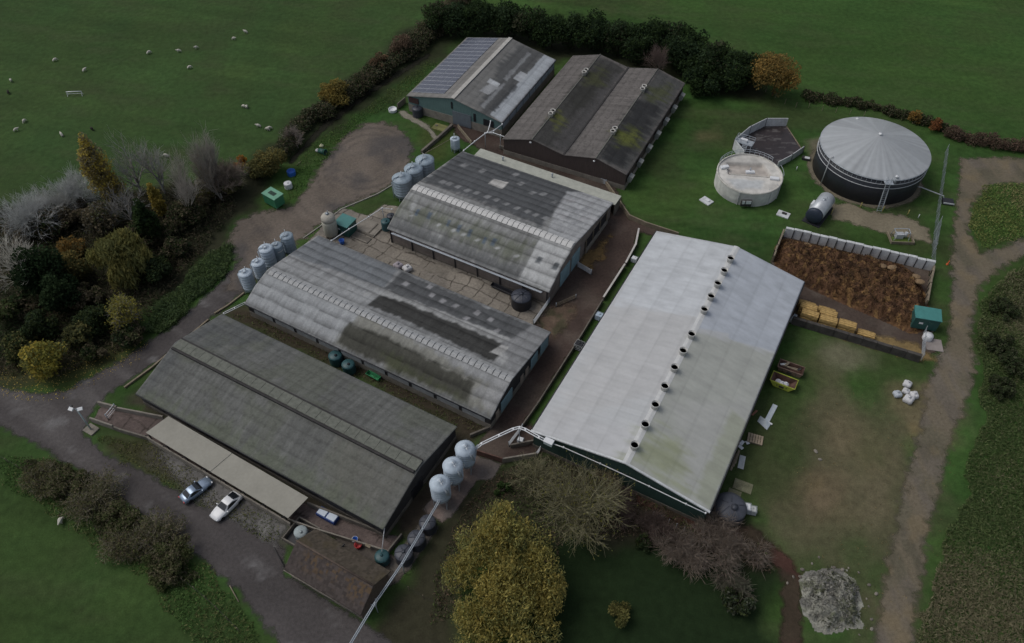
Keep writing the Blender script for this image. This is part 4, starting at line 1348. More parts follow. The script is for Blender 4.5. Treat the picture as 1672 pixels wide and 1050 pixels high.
M_navy = mat('dark_navy_plastic', (0.040, 0.045, 0.060), 0.45, var=0.15, spec=0.45)
M_navyt = mat('navy_tank_top', (0.062, 0.068, 0.085), 0.5, var=0.15, spec=0.45)
M_tealp = mat('dark_teal_plastic', (0.030, 0.085, 0.095), 0.45, var=0.15, spec=0.4)
tank('large black ribbed tank at the barn end of the concrete yard', 1.61, 89.3, 1.75, 2.2, M_black, 'dome', lidm=M_navy, ribs=8)
X, Y = px_top(698, 852, 1.9); tank('black domed tank farthest from the brown shed, of the three under the grey pipe', X, Y, 1.15, 1.8, M_navy, 'dome', 'three black tanks under the grey pipe', lidm=M_navyt, ribs=6)
X, Y = px_top(679.5, 878, 1.9); tank('black domed tank in the middle of the three under the grey pipe', X, Y, 1.2, 1.8, M_navy, 'dome', 'three black tanks under the grey pipe', lidm=M_navyt, ribs=6)
X, Y = px_top(659, 902, 1.9); tank('black domed tank nearest the brown shed, of the three under the grey pipe', X, Y, 1.22, 1.8, M_navy, 'dome', 'three black tanks under the grey pipe', lidm=M_navyt, ribs=6)
X, Y = px_top(623.5, 908, 1.3); tank('dark teal tank under a downpipe between near barn and brown shed', X, Y, 0.98, 1.3, M_tealp, 'dome')
t = thing('downpipe', 'thin white downpipe from the near barn roof corner to the dark teal tank', 'pipe', (X, Y, 0))
a_ = at(627.5, 863, 3.0)
q = MB(); q.tube([(a_[0] - X, a_[1] - Y, 3.0), ((a_[0] - X) * .9, (a_[1] - Y) * .9, 2.8), (0.0, 0.4, 1.75)], 0.055, 6); q.build('pipe', M_wpipe, t)
q = MB(); q.tube([(a_[0] - X, a_[1] - Y, 2.92), (a_[0] - X, a_[1] - Y, 3.1)], 0.1, 8); q.build('outlet', M_wpipe, t)
X, Y = px_top(547, 579.5, 1.9); tank('dark teal tank between the two near barns, farther from the green trough', X, Y, 1.1, 1.8, M_tealp, 'hole', 'two teal tanks between the near barns')
X, Y = px_top(568, 593.5, 1.9); tank('dark teal tank between the two near barns, the one nearest the green trough', X, Y, 1.05, 1.75, M_tealp, 'hole', 'two teal tanks between the near barns')
X, Y = px_top(491, 868.5, 1.1); tank('round grey galvanised water tank standing in a square pit by the canopy end', X, Y, 0.92, 1.2, mat('grey_tank', (0.27, 0.31, 0.32), 0.6, var=0.2), 'side', lidm=mat('grey_tank_lid', (0.30, 0.35, 0.36), 0.6, var=0.2))
pit = thing('pit_wall', 'dark square pit wall around the round grey water tank', 'wall', (X, Y, 0), R(-29))
q = MB()
for (cx, cy, sx, sy) in ((0, -1.75, 3.7, 0.18), (0, 1.75, 3.7, 0.18), (-1.76, 0, 0.18, 3.3), (1.76, 0, 0.18, 3.3)):
    q.bbox((cx, cy, 0.4), (sx, sy, 0.8))
q.build('wall_body', M_concd, pit)
q = MB(); q.box((0, 0, 0.05), (3.3, 3.3, 0.04)); q.build('pit_floor', M_black, pit)
X, Y = px_top(681.3, 177, 1.8); tank('black water tank against the teal gable of the solar barn', X, Y, 1.15, 1.9, M_navy, 'dome')
X, Y = px_top(640.9, 177.5, 0.6); tank('low round white trough at the grass corner by the solar barn', X, Y, 0.95, 0.6, M_white, 'open', name='water_trough', cat='trough')
X, Y = px_top(629.5, 361, 1.9); tank('dark teal tank at the left corner of the patched barn', X, Y, 0.9, 1.9, M_tealp, 'side')
X, Y = px_top(638, 352, 2.0); tank('dark tank squeezed behind the dark teal one at the patched barn corner', X, Y, 0.8, 2.0, M_navy, 'side')
X, Y = px_top(475, 279.5, 0.9); tank('bright blue open topped drum beside the hedge', X, Y, 0.85, 1.0, M_blue, 'open', name='drum', cat='drum')
X, Y = px_top(469.3, 298.5, 1.2); tank('white faceted lidded drum beside the bright green trailer box', X, Y, 0.8, 1.1, M_white, 'side', name='drum', cat='drum')
X, Y = px_top(1193, 826, 1.9); tank('broad dark navy ribbed tank at the front corner of the white roofed barn', X, Y, 2.25, 1.7, M_navy, 'side', lidm=M_navyt, ribs=5)

# --- anaerobic digester
t = thing('digester', 'huge dark round digester tank with a grey membrane cone roof', 'tank', (71.12, 125.37, 0))
RD, HD = 10.18, 6.1
q = MB(); q.lathe([(RD, 0), (RD, HD)], 96); q.build('wall', mat('dark_panel', (0.030, 0.033, 0.042), 0.45, var=0.25, scale=0.6, stretch=(1, 1, 0.2), spec=0.45), t)
rr = np.linspace(0.0, RD + 0.12, 46); th = np.linspace(0, 2 * np.pi, 241)[:-1]
TT, RR = np.meshgrid(th, rr)
prof_z = HD + 0.05 + (9.0 - HD) * (1 - RR / RD) ** 1.0 + 0.25 * np.sin(np.clip(RR / RD, 0, 1) * np.pi) * 0.6
ZZ = prof_z + 0.012 * np.sin(TT * 60) * (RR / RD)
s1 = fbm(np.cos(TT) * 2.2 + 9, np.sin(TT) * 2.2 + RR * .03, 3, 4)
s2 = fbm(np.cos(TT) * 14 + 40, np.sin(TT) * 14 + RR * .03, 8, 3)
cc = np.array((0.335, 0.355, 0.37))[None, None] * (1.0 + (0.55 * (s1 - .5) + 0.55 * (s2 - .5)) * (.25 + .75 * RR / RD))[..., None]
V = np.stack([RR * np.cos(TT), RR * np.sin(TT), ZZ], -1).reshape(-1, 3)
nr, nt_ = TT.shape
I, J = np.meshgrid(np.arange(nr - 1), np.arange(nt_), indexing='ij')
Fc = np.stack([I * nt_ + J, I * nt_ + (J + 1) % nt_, (I + 1) * nt_ + (J + 1) % nt_, (I + 1) * nt_ + J], -1).reshape(-1, 4)[:, ::-1]
me = np_mesh('roof', V, Fc, cc.reshape(-1, 3), True)
link('roof', me, attr_mat('membrane', 0.5, 0.35, 0.06, 1.0), t)
q = MB(); q.lathe([(0.0, 9.0), (0.35, 9.0), (0.35, 9.3), (0, 9.4)], 12); q.build('roof_cap', M_white, t)


def ring(rad, z, r=0.07, n=96, a0=0, a1=2 * math.pi):
    m = MB()
    k = n if abs(a1 - a0) > 6.2 else max(6, int(n * abs(a1 - a0) / 6.28))
    m.tube([(rad * math.cos(a0 + (a1 - a0) * i / k), rad * math.sin(a0 + (a1 - a0) * i / k), z) for i in range(k + 1)], r, 5, cap=False)
    return m


ring(RD + 0.18, HD - 1.0, 0.07).build('ring_pipe', M_wpipe, t)
ring(RD + 0.18, HD - 2.0, 0.07).build('ring_pipe', M_wpipe, t)
ring(RD + 0.14, HD - 0.1, 0.10).build('rim', M_galv, t)
for k in range(72):
    a = 2 * math.pi * k / 72
    q = MB(); q.tube([((RD + .1) * math.cos(a), (RD + .1) * math.sin(a), HD - 0.15), ((RD + .15) * math.cos(a), (RD + .15) * math.sin(a), HD - 1.0)], 0.035, 4)
    q.build('strap', M_galv, t)
a = math.atan2(*(np.array(at(1452, 300, 6)[:2]) - dg)[::-1])
ca_, sa_ = math.cos(a), math.sin(a)
ld = MB()
rb, rt = RD + 1.9, RD + 0.55
for s_ in (-0.4, 0.4):
    ld.tube([(rb * ca_ - s_ * sa_, rb * sa_ + s_ * ca_, 0), (rt * ca_ - s_ * sa_, rt * sa_ + s_ * ca_, HD)], 0.06, 5)
    ld.tube([(rb * ca_ - s_ * sa_, rb * sa_ + s_ * ca_, 1.0), (rt * ca_ - s_ * sa_, rt * sa_ + s_ * ca_, HD + 1)], 0.04, 5)
for k in range(16):
    f = (k + .5) / 16; r_ = rb + (rt - rb) * f
    ld.tube([(r_ * ca_ + .4 * sa_, r_ * sa_ - .4 * ca_, HD * f), (r_ * ca_ - .4 * sa_, r_ * sa_ + .4 * ca_, HD * f)], 0.035, 4)
ld.build('ladder', M_galv, t)
pl = MB()
for (r1, z) in ((RD + 1.3, HD + 1.0), (RD + 1.3, HD + 0.5)):
    for aa, bb in ((-0.07, 0.07),):
        pl.tube([((RD + .2) * math.cos(a + aa * 1.1), (RD + .2) * math.sin(a + aa * 1.1), z), (r1 * math.cos(a + aa), r1 * math.sin(a + aa), z), (r1 * math.cos(a + bb), r1 * math.sin(a + bb), z), ((RD + .2) * math.cos(a + bb * 1.1), (RD + .2) * math.sin(a + bb * 1.1), z)], 0.04, 4)
for aa in (-0.07, 0.0, 0.07):
    pl.tube([((RD + 1.3) * math.cos(a + aa), (RD + 1.3) * math.sin(a + aa), HD - .1), ((RD + 1.3) * math.cos(a + aa), (RD + 1.3) * math.sin(a + aa), HD + 1)], 0.04, 4)
pl.box(((RD + .75) * ca_, (RD + .75) * sa_, HD - 0.1), (1.2, 1.6, 0.06), a)
pl.build('platform', M_galv, t)
q = MB()
a2 = math.atan2(*(np.array(at(1350, 262, 6)[:2]) - dg)[::-1])
q.tube([((RD - 0.3) * math.cos(a2), (RD - .3) * math.sin(a2), HD + 0.35), ((RD + .4) * math.cos(a2), (RD + .4) * math.sin(a2), HD + 0.2), ((RD + .4) * math.cos(a2), (RD + .4) * math.sin(a2), 0)], 0.09, 6)
q.build('gas_pipe', M_wpipe, t)
q = MB()
for (px_, py_) in ((1400, 194), (1465, 288)):
    p = np.array(at(px_, py_, HD + .5)) ; q.lathe([(0, 0), (.3, 0), (.3, .25), (0, .3)], 8, (p[0] - dg[0], p[1] - dg[1], HD + .35))
q.build('roof_valve', M_white, t)

# --- cream covered tank with railings
t = thing('covered_tank', 'cream concrete round tank with a flat covered top and railings', 'tank', (46.43, 121.1, 0))
RC, HC = 6.29, 3.15
CT = attr_mat('stained_cream', 0.85, 0.2, 0.15, 1.2, bump=0.2)
th = np.linspace(0, 2 * np.pi, 121)[:-1]; zz = np.linspace(0, HC, 10)
TT, ZZ = np.meshgrid(th, zz)
st = fbm(TT * 7, ZZ * 0.25, 5, 4)
cc = np.array((0.60, 0.60, 0.57))[None, None] * (0.75 + 0.5 * st)[..., None]
g = sstep(0.55, 0.7, fbm(TT * 3 + 4, ZZ * .4, 9, 4))[..., None] * 0.5
cc = cc * (1 - g) + np.array((0.28, 0.29, 0.30)) * g
V = np.stack([RC * np.cos(TT), RC * np.sin(TT), ZZ], -1).reshape(-1, 3)
nr, nt_ = TT.shape
I, J = np.meshgrid(np.arange(nr - 1), np.arange(nt_), indexing='ij')
Fq = np.stack([I * nt_ + J, I * nt_ + (J + 1) % nt_, (I + 1) * nt_ + (J + 1) % nt_, (I + 1) * nt_ + J], -1).reshape(-1, 4)
link('wall', np_mesh('wall', V, Fq, cc.reshape(-1, 3), True), CT, t)
rr = np.linspace(0.0, RC, 26)
TT, RR = np.meshgrid(th, rr)
xx, yy = RR * np.cos(TT), RR * np.sin(TT)
rec = sstep(-0.3, 0.1, poly_sd(xx, yy, [(-3.6, 3.6), (3.2, 3.2), (4.2, -1.0), (-4.0, 0.2)]))
ZZ = HC - 0.2 - 0.7 * rec
tn = fbm(xx * .5, yy * .5, 15, 5)
cc = (np.array((0.56, 0.545, 0.51))[None, None] * (1 - rec[..., None]) + np.array((0.43, 0.395, 0.36)) * rec[..., None]) * (0.65 + 0.7 * tn)[..., None]
b_ = sstep(-.5, .5, poly_sd(xx, yy, [(-4.5, -1.5), (2.0, -2.2), (1.5, -4.5), (-3.5, -4.8)]) + 1.5 * (tn - .5))[..., None] * 0.7
cc = cc * (1 - b_) + np.array((0.44, 0.47, 0.49)) * b_
V = np.stack([xx, yy, ZZ], -1).reshape(-1, 3)
nr, nt_ = TT.shape
I, J = np.meshgrid(np.arange(nr - 1), np.arange(nt_), indexing='ij')
Fq = np.stack([I * nt_ + J, (I + 1) * nt_ + J, (I + 1) * nt_ + (J + 1) % nt_, I * nt_ + (J + 1) % nt_], -1).reshape(-1, 4)
link('top', np_mesh('top', V, Fq, cc.reshape(-1, 3)), CT, t)
q = MB(); q.lathe([(RC + .05, HC - .3), (RC + .06, HC + .0), (RC - .22, HC + .02), (RC - .22, HC - .3)], 90, cap=False); q.build('rim', mat('pale_rim', (.50, .49, .45), .85, var=.25, scale=1.0), t)
q = MB()
q.box((0.2, -0.45, HC - .5), (8.2, 0.3, 0.6), -0.14); q.build('beam', mat('pale_beam', (.44, .42, .38), .85, var=.25), t)
for (x, y, rz_) in ((-4.6, 1.9, 0.3), (4.4, -1.7, -0.2), (0.1, 0.3, 0)):
    q = MB(); q.bbox((x, y, HC + 0.05), (1.7, 0.75, 0.4), rz_); q.build('hatch', M_white, t)
q = MB(); q.tube([(0.1, .5, HC - .5), (0.1, .5, HC + .9)], 0.12, 8); q.build('pipe_stub', M_galv, t)
q = MB(); q.box((-1.6, -RC - 0.25, 1.1), (2.0, 0.5, 1.3)); hb = q.build('valve_box', M_dark, t)
for dx in (-.62, .1, .62):
    q = MB(); q.box((-1.6 + dx, -RC - 0.52, 1.45), (0.5, 0.06, 0.75)); q.build('panel', M_white, hb)
ring(RC - 0.05, HC + 1.05, 0.045, 60, R(35), R(150)).build('rail', M_galv, t)
ring(RC - 0.05, HC + 0.6, 0.04, 60, R(35), R(150)).build('rail', M_galv, t)
ring(RC - 0.05, HC + 0.9, 0.045, 60, R(-20), R(12)).build('rail', M_galv, t)
for k in range(14):
    a = R(35 + k * 115 / 13)
    q = MB(); q.tube([((RC - .05) * math.cos(a), (RC - .05) * math.sin(a), HC), ((RC - .05) * math.cos(a), (RC - .05) * math.sin(a), HC + 1.05)], 0.04, 4); q.build('rail_post', M_galv, t)
q = MB()
for a in (R(-62), R(-38), R(-118)):
    q.tube([((RC + .1) * math.cos(a), (RC + .1) * math.sin(a), 0), ((RC + .1) * math.cos(a), (RC + .1) * math.sin(a), HC - .3), ((RC - .6) * math.cos(a), (RC - .6) * math.sin(a), HC + .1)], 0.06, 5)
q.build('wall_pipe', M_wpipe, t)

# --- slurry pit with panel walls
pp = [(1212, 263), (1196, 243), (1222, 221), (1248, 208), (1283, 208), (1310, 249), (1291, 262), (1268, 274)]
W_ = [at(x, y, 0) for x, y in pp]
c0 = sum(W_) / len(W_)
t = thing('slurry_pit', 'polygonal slurry pit with pale panel walls and dark slurry, behind the cream tank', 'slurry pit', tuple(c0))
for i in range(len(W_) - 1):
    a, b = W_[i] - c0, W_[i + 1] - c0
    L = np.linalg.norm(b - a)
    c = (a + b) / 2
    h = [2.4, 2.4, 2.3, 2.3, 0.5, 1.6, 1.5][i]
    q = MB(); q.bbox((c[0], c[1], h / 2), (L - 0.06, 0.16, h), math.atan2(b[1] - a[1], b[0] - a[0]))
    q.build('wall_panel', M_concl if h > 1 else M_wood, t)
    q = MB(); q.box((a[0], a[1], h / 2 + .05), (0.2, 0.2, h + .1)); q.build('wall_post', M_dark, t)
rng = np.random.default_rng(5)
sl = [(p - c0)[:2] for p in W_]
xs = np.arange(-9, 9, .25); X_, Y_ = np.meshgrid(xs, xs)
sdv = poly_sd(X_, Y_, sl)
Fq = grid_faces(len(xs), len(xs)); Fq = Fq[(sdv.ravel()[Fq] > -0.05).all(1)]
nn = fbm(X_ * .5, Y_ * 1.2, 3, 5)
cc = np.array((0.034, 0.026, 0.026))[None, None] * (0.6 + .8 * nn)[..., None]
m_ = sstep(.60, .68, fbm(X_ * .7 + 9, Y_ * 2.0, 6, 4))[..., None] * .6
cc = cc * (1 - m_) + np.array((.15, .14, .135)) * m_
me = np_mesh('slurry', np.stack([X_.ravel(), Y_.ravel(), np.full(X_.size, .35) + .05 * nn.ravel()], 1), Fq, cc.reshape(-1, 3))
link('slurry', me, attr_mat('wet_slurry', 0.35, 0.5, 0.2, 2.0), t)
pb = at(1216, 232, 1.9)
t2 = thing('access_platform', 'galvanised railed platform with steps between the cream tank and slurry pit', 'platform', (pb[0], pb[1], 0), R(-30))
q = MB(); q.box((0, 0, 1.95), (3.6, 1.9, 0.08)); q.build('deck', M_galv, t2)
q = MB()
for z in (2.45, 2.95):
    q.tube([(-1.8, -.95, z), (1.8, -.95, z), (1.8, .95, z), (-1.8, .95, z), (-1.8, -.95, z)], 0.045, 4)
for x in (-1.8, -.6, .6, 1.8):
    for y in (-.95, .95):
        q.tube([(x, y, 1.95), (x, y, 2.95)], 0.04, 4)
q.build('railing', M_galv, t2)
for x in (-1.6, 1.6):
    for y in (-.8, .8):
        q = MB(); q.tube([(x, y, 0), (x, y, 1.95)], 0.07, 6); q.build('leg', M_galv, t2)
q = MB(); q.bbox((-0.2, .1, 2.25), (1.4, .7, .5)); q.build('control_box', M_white, t2)
q = MB()
for s_ in (-.45, .45):
    q.tube([(0.4 + s_, -.95, 1.95), (0.4 + s_, -3.0, 0.1)], 0.07, 5)
for k in range(8):
    q.box((0.4, -1.1 - k * .24, 1.8 - k * .22), (0.9, .22, .05))
q.build('steps', M_galv, t2)

# --- horizontal fuel/gas vessel
pa, pb = at(1350, 326, 1.7), at(1329, 353, 1.7)
d = pb - pa; L = float(np.linalg.norm(d)) + 0.3; c = (pa + pb) / 2
t = thing('storage_vessel', 'horizontal silver cylinder vessel with a dark end, left of the digester', 'tank', (c[0], c[1], 0), math.atan2(d[1], d[0]))
q = MB(); q.lathe([(0, -L / 2 - .25), (.8, -L / 2 - .2), (1.5, -L / 2), (1.56, -L / 2 + .1), (1.56, L / 2 - .55)], 28)
o = q.build('shell', mat('silver_shell', (0.44, 0.47, 0.50), 0.35, 0.25, var=0.12), t, (0, 0, 1.75)); o.rotation_euler = (0, R(90), 0)
q = MB(); q.lathe([(1.57, L / 2 - .56), (1.57, L / 2), (1.3, L / 2 + .2), (.6, L / 2 + .35), (0, L / 2 + .38)], 28)
o = q.build('end_cap', mat('dark_blue_end', (0.03, 0.04, 0.06), 0.45), t, (0, 0, 1.75)); o.rotation_euler = (0, R(90), 0)
for x in (-L * .28, L * .28):
    q = MB(); q.box((x, 0, .35), (.4, 2.2, .7)); q.build('saddle', M_black, t)
q = MB(); q.lathe([(0, 3.1), (.35, 3.1), (.35, 3.35), (0, 3.4)], 12, (-.6, 0, 0)); q.tube([(-1.2, .25, 3.0), (-1.2, .25, 3.6)], .07, 6); q.build('manhole', M_galv, t)
q = MB(); q.bbox((-.5, -1.65, 1.4), (1.5, .5, 1.0)); q.build('side_box', M_white, t)
q = MB(); q.box((0, 0, .06), (L + .8, 3.4, .1)); q.build('plinth', M_black, t)

for i, (x, y, lab) in enumerate([(1153.5, 328, 'square concrete cover slab with a raised lid in the grass, nearest the white roofed barn'), (1279, 350, 'square concrete cover slab in the grass left of the horizontal vessel')]):
    p = at(x, y, 0.1)
    t = thing('cover_slab', lab, 'slab', (p[0], p[1], 0), R(-50 + 18 * i), 'concrete cover slabs in the lawn')
    q = MB(); q.bbox((0, 0, .1), (2.3, 1.7, .2)); q.build('slab', M_concl, t)
    q = MB(); q.bbox((0.1, .2, .28), (.9, .55, .15)); q.build('lid', M_white if i == 0 else M_dark, t)
p = at(1316, 259, 0.2)
t = thing('cover_slab', 'small pale lid on a dark chamber at the foot of the slurry pit wall', 'slab', (p[0], p[1], 0), R(-20))
q = MB(); q.bbox((0, 0, .25), (1.6, 1.0, .5)); q.build('chamber', M_dark, t)
q = MB(); q.bbox((.2, -.1, .54), (1.0, .7, .08)); q.build('lid', M_concl, t)
# pump skid
p = at(1469.5, 390, 0)
t = thing('pump_skid', 'galvanised pump frame inside a mossy kerbed bay below the digester path', 'pump', (p[0], p[1], 0), R(-3))
q = MB()
for (cx, cy, sx, sy) in ((0, -1.45, 4.2, .16), (-2.02, 0, .16, 2.9), (2.02, 0, .16, 2.9)):
    q.bbox((cx, cy, .3), (sx, sy, .6))
q.build('kerb', M_wood, t)
q = MB(); q.box((0, -.5, .06), (3.8, 1.8, .06)); q.build('moss_floor', mat('moss', (.085, .13, .025), .95, var=.3, scale=2), t)
q = MB()
for x in (-1.3, 1.3):
    q.tube([(x, -.6, .05), (x, -.2, 1.6), (x, .9, 1.7), (x, 1.3, .05)], .07, 5)
q.tube([(-1.3, .9, 1.7), (1.3, .9, 1.7)], .07, 5); q.tube([(-1.3, -.2, 1.6), (1.3, -.2, 1.6)], .07, 5); q.build('frame', M_galv, t)
q = MB(); q.bbox((-.25, .3, .6), (1.3, .9, 1.0)); q.lathe([(.3, -.5), (.3, .5)], 12, (.85, .3, .8)); q.build('motor', M_wpipe, t)

# --- pipe and drain box from the digester
pa, pb = at(1504.5, 306, .9), at(1541, 320, .9)
t = thing('drain_pipe', 'pale pipe from the digester to a dark kerbed box by the track fence', 'pipe', (pa[0], pa[1], 0))
d = pb - pa
q = MB(); q.tube([(-.8, .3, .9), (0, 0, .9), (d[0], d[1], .9), (d[0] + .2, d[1] - .2, .2)], .1, 6); q.build('pipe', M_wpipe, t)
q = MB(); q.bbox((d[0] + .7, d[1] - .9, .25), (2.0, 1.6, .5), R(-15)); q.build('chamber', M_black, t)
q = MB(); q.box((d[0] + .55, d[1] - 1.72, .4), (2.0, .12, .25), R(-15)); q.build('kerb', M_concl, t)


# --- manure store
def block_wall(label, pts, h, th, m, n, cat='wall', jm=M_dark, groove=True):
    P0, P1 = at(*pts[0], 0), at(*pts[1], 0)
    d = P1 - P0; L = np.linalg.norm(d); rz = math.atan2(d[1], d[0])
    t = thing('block_wall', label, cat, tuple((P0 + P1) / 2), rz)
    q = MB(); r_ = random.Random(n)
    for k in range(n):
        w = L / n
        q.bbox((-L / 2 + (k + .5) * w, r_.uniform(-.05, .05), (h + (k % 3) * .05) / 2), (w - .06, th, h + (k % 3) * .05), r_.uniform(-.015, .015), .05)
    q.build('blocks', m, t)
    if groove:
        for k in range(1, n):
            q = MB(); q.box((-L / 2 + k * L / n, -th / 2 - .06, h * .5), (.14, .12, h * .95)); q.build('post', jm, t)
    return t


block_wall('pale concrete block wall along the back of the manure store', [(1279, 385), (1520.5, 441)], 2.1, .55, M_concl, 17)
block_wall('timber sleeper wall at the left end of the manure store', [(1277, 384), (1260, 428)], 1.6, .3, M_wood, 5)
block_wall('timber sleeper wall at the right end of the manure store, by the track', [(1521, 442), (1510, 500)], 1.4, .3, M_wood, 6)
block_wall('dark stacked block wall along the front of the manure store behind the straw bales', [(1291, 527), (1500, 590)], 1.5, .6, M_sleeper, 9, groove=False)
p0, p1 = at(1503.5, 589, 0), at(1507, 545, 0)
t = thing('gate', 'tall galvanised barred gate at the manure store entrance', 'gate', tuple(p0))
d = p1 - p0; q = MB()
for k in range(6):
    z = .2 + k * .28
    q.tube([(0, 0, z), (d[0], d[1], z)], .022, 4)
q.build('rail', M_galv, t)
q = MB()
for f in (0, .33, .66, 1):
    q.tube([(d[0] * f, d[1] * f, 0), (d[0] * f, d[1] * f, 1.75)], .04, 5)
q.build('upright', M_galv, t)
p = at(1515, 550, .5); t = thing('drum', 'short white drum below the dark green cabin at the manure store', 'drum', (p[0], p[1], 0))
q = MB(); q.lathe([(.75, 0), (.78, .1), (.78, .85), (.7, .95)], 20); q.build('body', M_white, t); q = MB(); q.lathe([(.72, .95), (.72, 1.0), (.2, 1.08), (0, 1.1)], 20); q.build('lid', M_white, t)
p = at(1525, 563, .05); t = thing('cover_slab', 'bare concrete pad outside the manure store gate', 'slab', (p[0], p[1], 0), R(-12))
q = MB(); q.bbox((0, 0, .06), (2.6, 2.6, .12)); q.build('slab', mat('pinkish_concrete', (.28, .25, .235), .9, var=.15), t)


HEAPS = {}


def heap(name, label, cat, poly, hmax, colfun, m, cell=.22, z0=.03, rough=.5, edge=2.5, seed=1, rag=0.0):
    P = np.array(poly); c = P.mean(0)
    x0, y0 = P.min(0); x1, y1 = P.max(0)
    xs, ys = np.arange(x0, x1, cell), np.arange(y0, y1, cell)
    X_, Y_ = np.meshgrid(xs, ys)
    sdv = poly_sd(X_, Y_, poly)
    sdv = sdv + rag * (fbm(X_ * .8, Y_ * .8, seed + 3, 4) - .5)
    base = sstep(0, edge, sdv)
    f1, f2 = fbm(X_ * .35, Y_ * .35, seed, 5), fbm(X_ * 1.6, Y_ * 1.6, seed + 7, 4)
    Z = base * hmax * (.55 + .75 * f1) + rough * (f2 - .5) * np.clip(base * 3, 0, 1) * 1.4
    Fq = grid_faces(len(xs), len(ys)); Fq = Fq[(sdv.ravel()[Fq] > -cell).any(1)]
    used = np.unique(Fq); rm = np.zeros(X_.size, int); rm[used] = np.arange(len(used))
    V = np.stack([X_.ravel()[used] - c[0], Y_.ravel()[used] - c[1], np.maximum(Z.ravel()[used], -.02) + z0], 1)
    me = np_mesh(name, V, rm[Fq], colfun(X_.ravel()[used], Y_.ravel()[used], Z.ravel()[used]))
    o = link(name, me, m, loc=(c[0], c[1], 0))
    tag(o, label, cat)
    HEAPS[name] = (V, o)
    return o


def manure_col(x, y, z):
    n = fbm(x * .45, y * .45, 5, 5); k = fbm(x * 1.8, y * 1.8, 11, 4)
    c = np.ones((len(x), 3)) * np.array((.092, .051, .030)) * (.45 + 1.1 * k)[:, None]
    m = sstep(.52, .66, n)[:, None] * .8
    c = c * (1 - m * .5) + np.array((.145, .082, .036)) * (.6 + .8 * k)[:, None] * m * .5
    m = sstep(.58, .68, fbm(x * 1.6 + 7, y * 1.6, 31, 4))[:, None] * .55
    c = c * (1 - m) + np.array((.26, .16, .065)) * m
    m = sstep(.62, .7, fbm(x * .7 + 27, y * .7, 51, 4))[:, None] * .8
    return c * (1 - m) + np.array((.038, .024, .017)) * m


heap('manure_heap', 'big brown straw and manure heap filling the walled store', 'manure heap',
     ats([(1281, 390), (1400, 418), (1470, 433), (1500, 455), (1514, 500), (1512, 535), (1490, 545), (1455, 528), (1400, 505), (1340, 478), (1290, 455), (1264, 430), (1268, 405)]),
     1.9, manure_col, attr_mat('manure', .95, .1, .35, 3.0, bump=1.0), .2, seed=9, rough=.9, edge=2.2)
for i, (x, y, r_) in enumerate([(1427, 427, .95), (1439, 434, .85), (1457, 437, .8), (1494, 452, .9), (1502, 460, .8), (1318, 398, .7)]):
    p = at(x, y, 1.6)
    q = MB(); r2 = random.Random(i)
    q.lathe([(0, -.6), (.6, -.45), (.95, -.1), (.9, .25), (.55, .5), (0, .58)], 12)
    o = q.build('straw_lump', mat('old_straw', (.24, .165, .095), .95, var=.3, scale=3, bump=.6), None, (p[0], p[1], 1.55 if i < 5 else 1.3))
    o.scale = (r_ * 1.2, r_ * .8, r_ * .75); o.rotation_euler = (0, 0, R(-15 + 20 * r2.random()))
    tag(o, ['pale straw lump high on the manure heap below the block wall, left of a pair', 'pale straw lump beside its twin high on the manure heap', 'small pale straw lump right of the pair on the manure heap',
            'pale straw lump at the right corner of the manure heap', 'smaller straw lump just below the one at the right corner of the manure heap', 'straw lump at the left end of the manure heap'][i], 'straw lump', 'straw lumps on the manure heap')


def stone_col(x, y, z):
    k = fbm(x * 1.5, y * 1.5, 3, 5)
    c = np.ones((len(x), 3)) * np.array((.25, .25, .215)) * (.45 + 1.1 * k)[:, None]
    m = sstep(.5, .62, fbm(x * .5 + 2, y * .5, 8, 5))[:, None] * .6
    c = c * (1 - m) + np.array((.13, .125, .12)) * m
    m = sstep(.58, .68, fbm(x * .7 + 22, y * .7, 18, 5))[:, None] * .6
    return c * (1 - m) + np.array((.075, .09, .035)) * m


heap('rubble_heap', 'pale grey rubble heap at the bottom beside the red bark path', 'rubble heap',
     ats([(1311, 953), (1325, 935), (1345, 927), (1366, 930), (1390, 945), (1403, 962), (1408, 990), (1400, 1020), (1370, 1036), (1330, 1030), (1310, 1000)]), 1.5, stone_col, attr_mat('rubble', .95, .15, .3, 4, bump=1.0), .13, seed=21, rough=.8, edge=2.4, rag=2.2)


# straw bales along the sleeper wall
M_straw = mat('straw', (.46, .31, .12), .95, var=.3, scale=2.5, bump=.7)
M_twine = mat('twine', (.10, .06, .03), .9)
bl0, blr = at(1306, 512, 0), None
d = at(1500, 590, 0) - at(1291, 527, 0); brz = math.atan2(d[1], d[0]); bu = d / np.linalg.norm(d); bv = np.array([-bu[1], bu[0], 0])


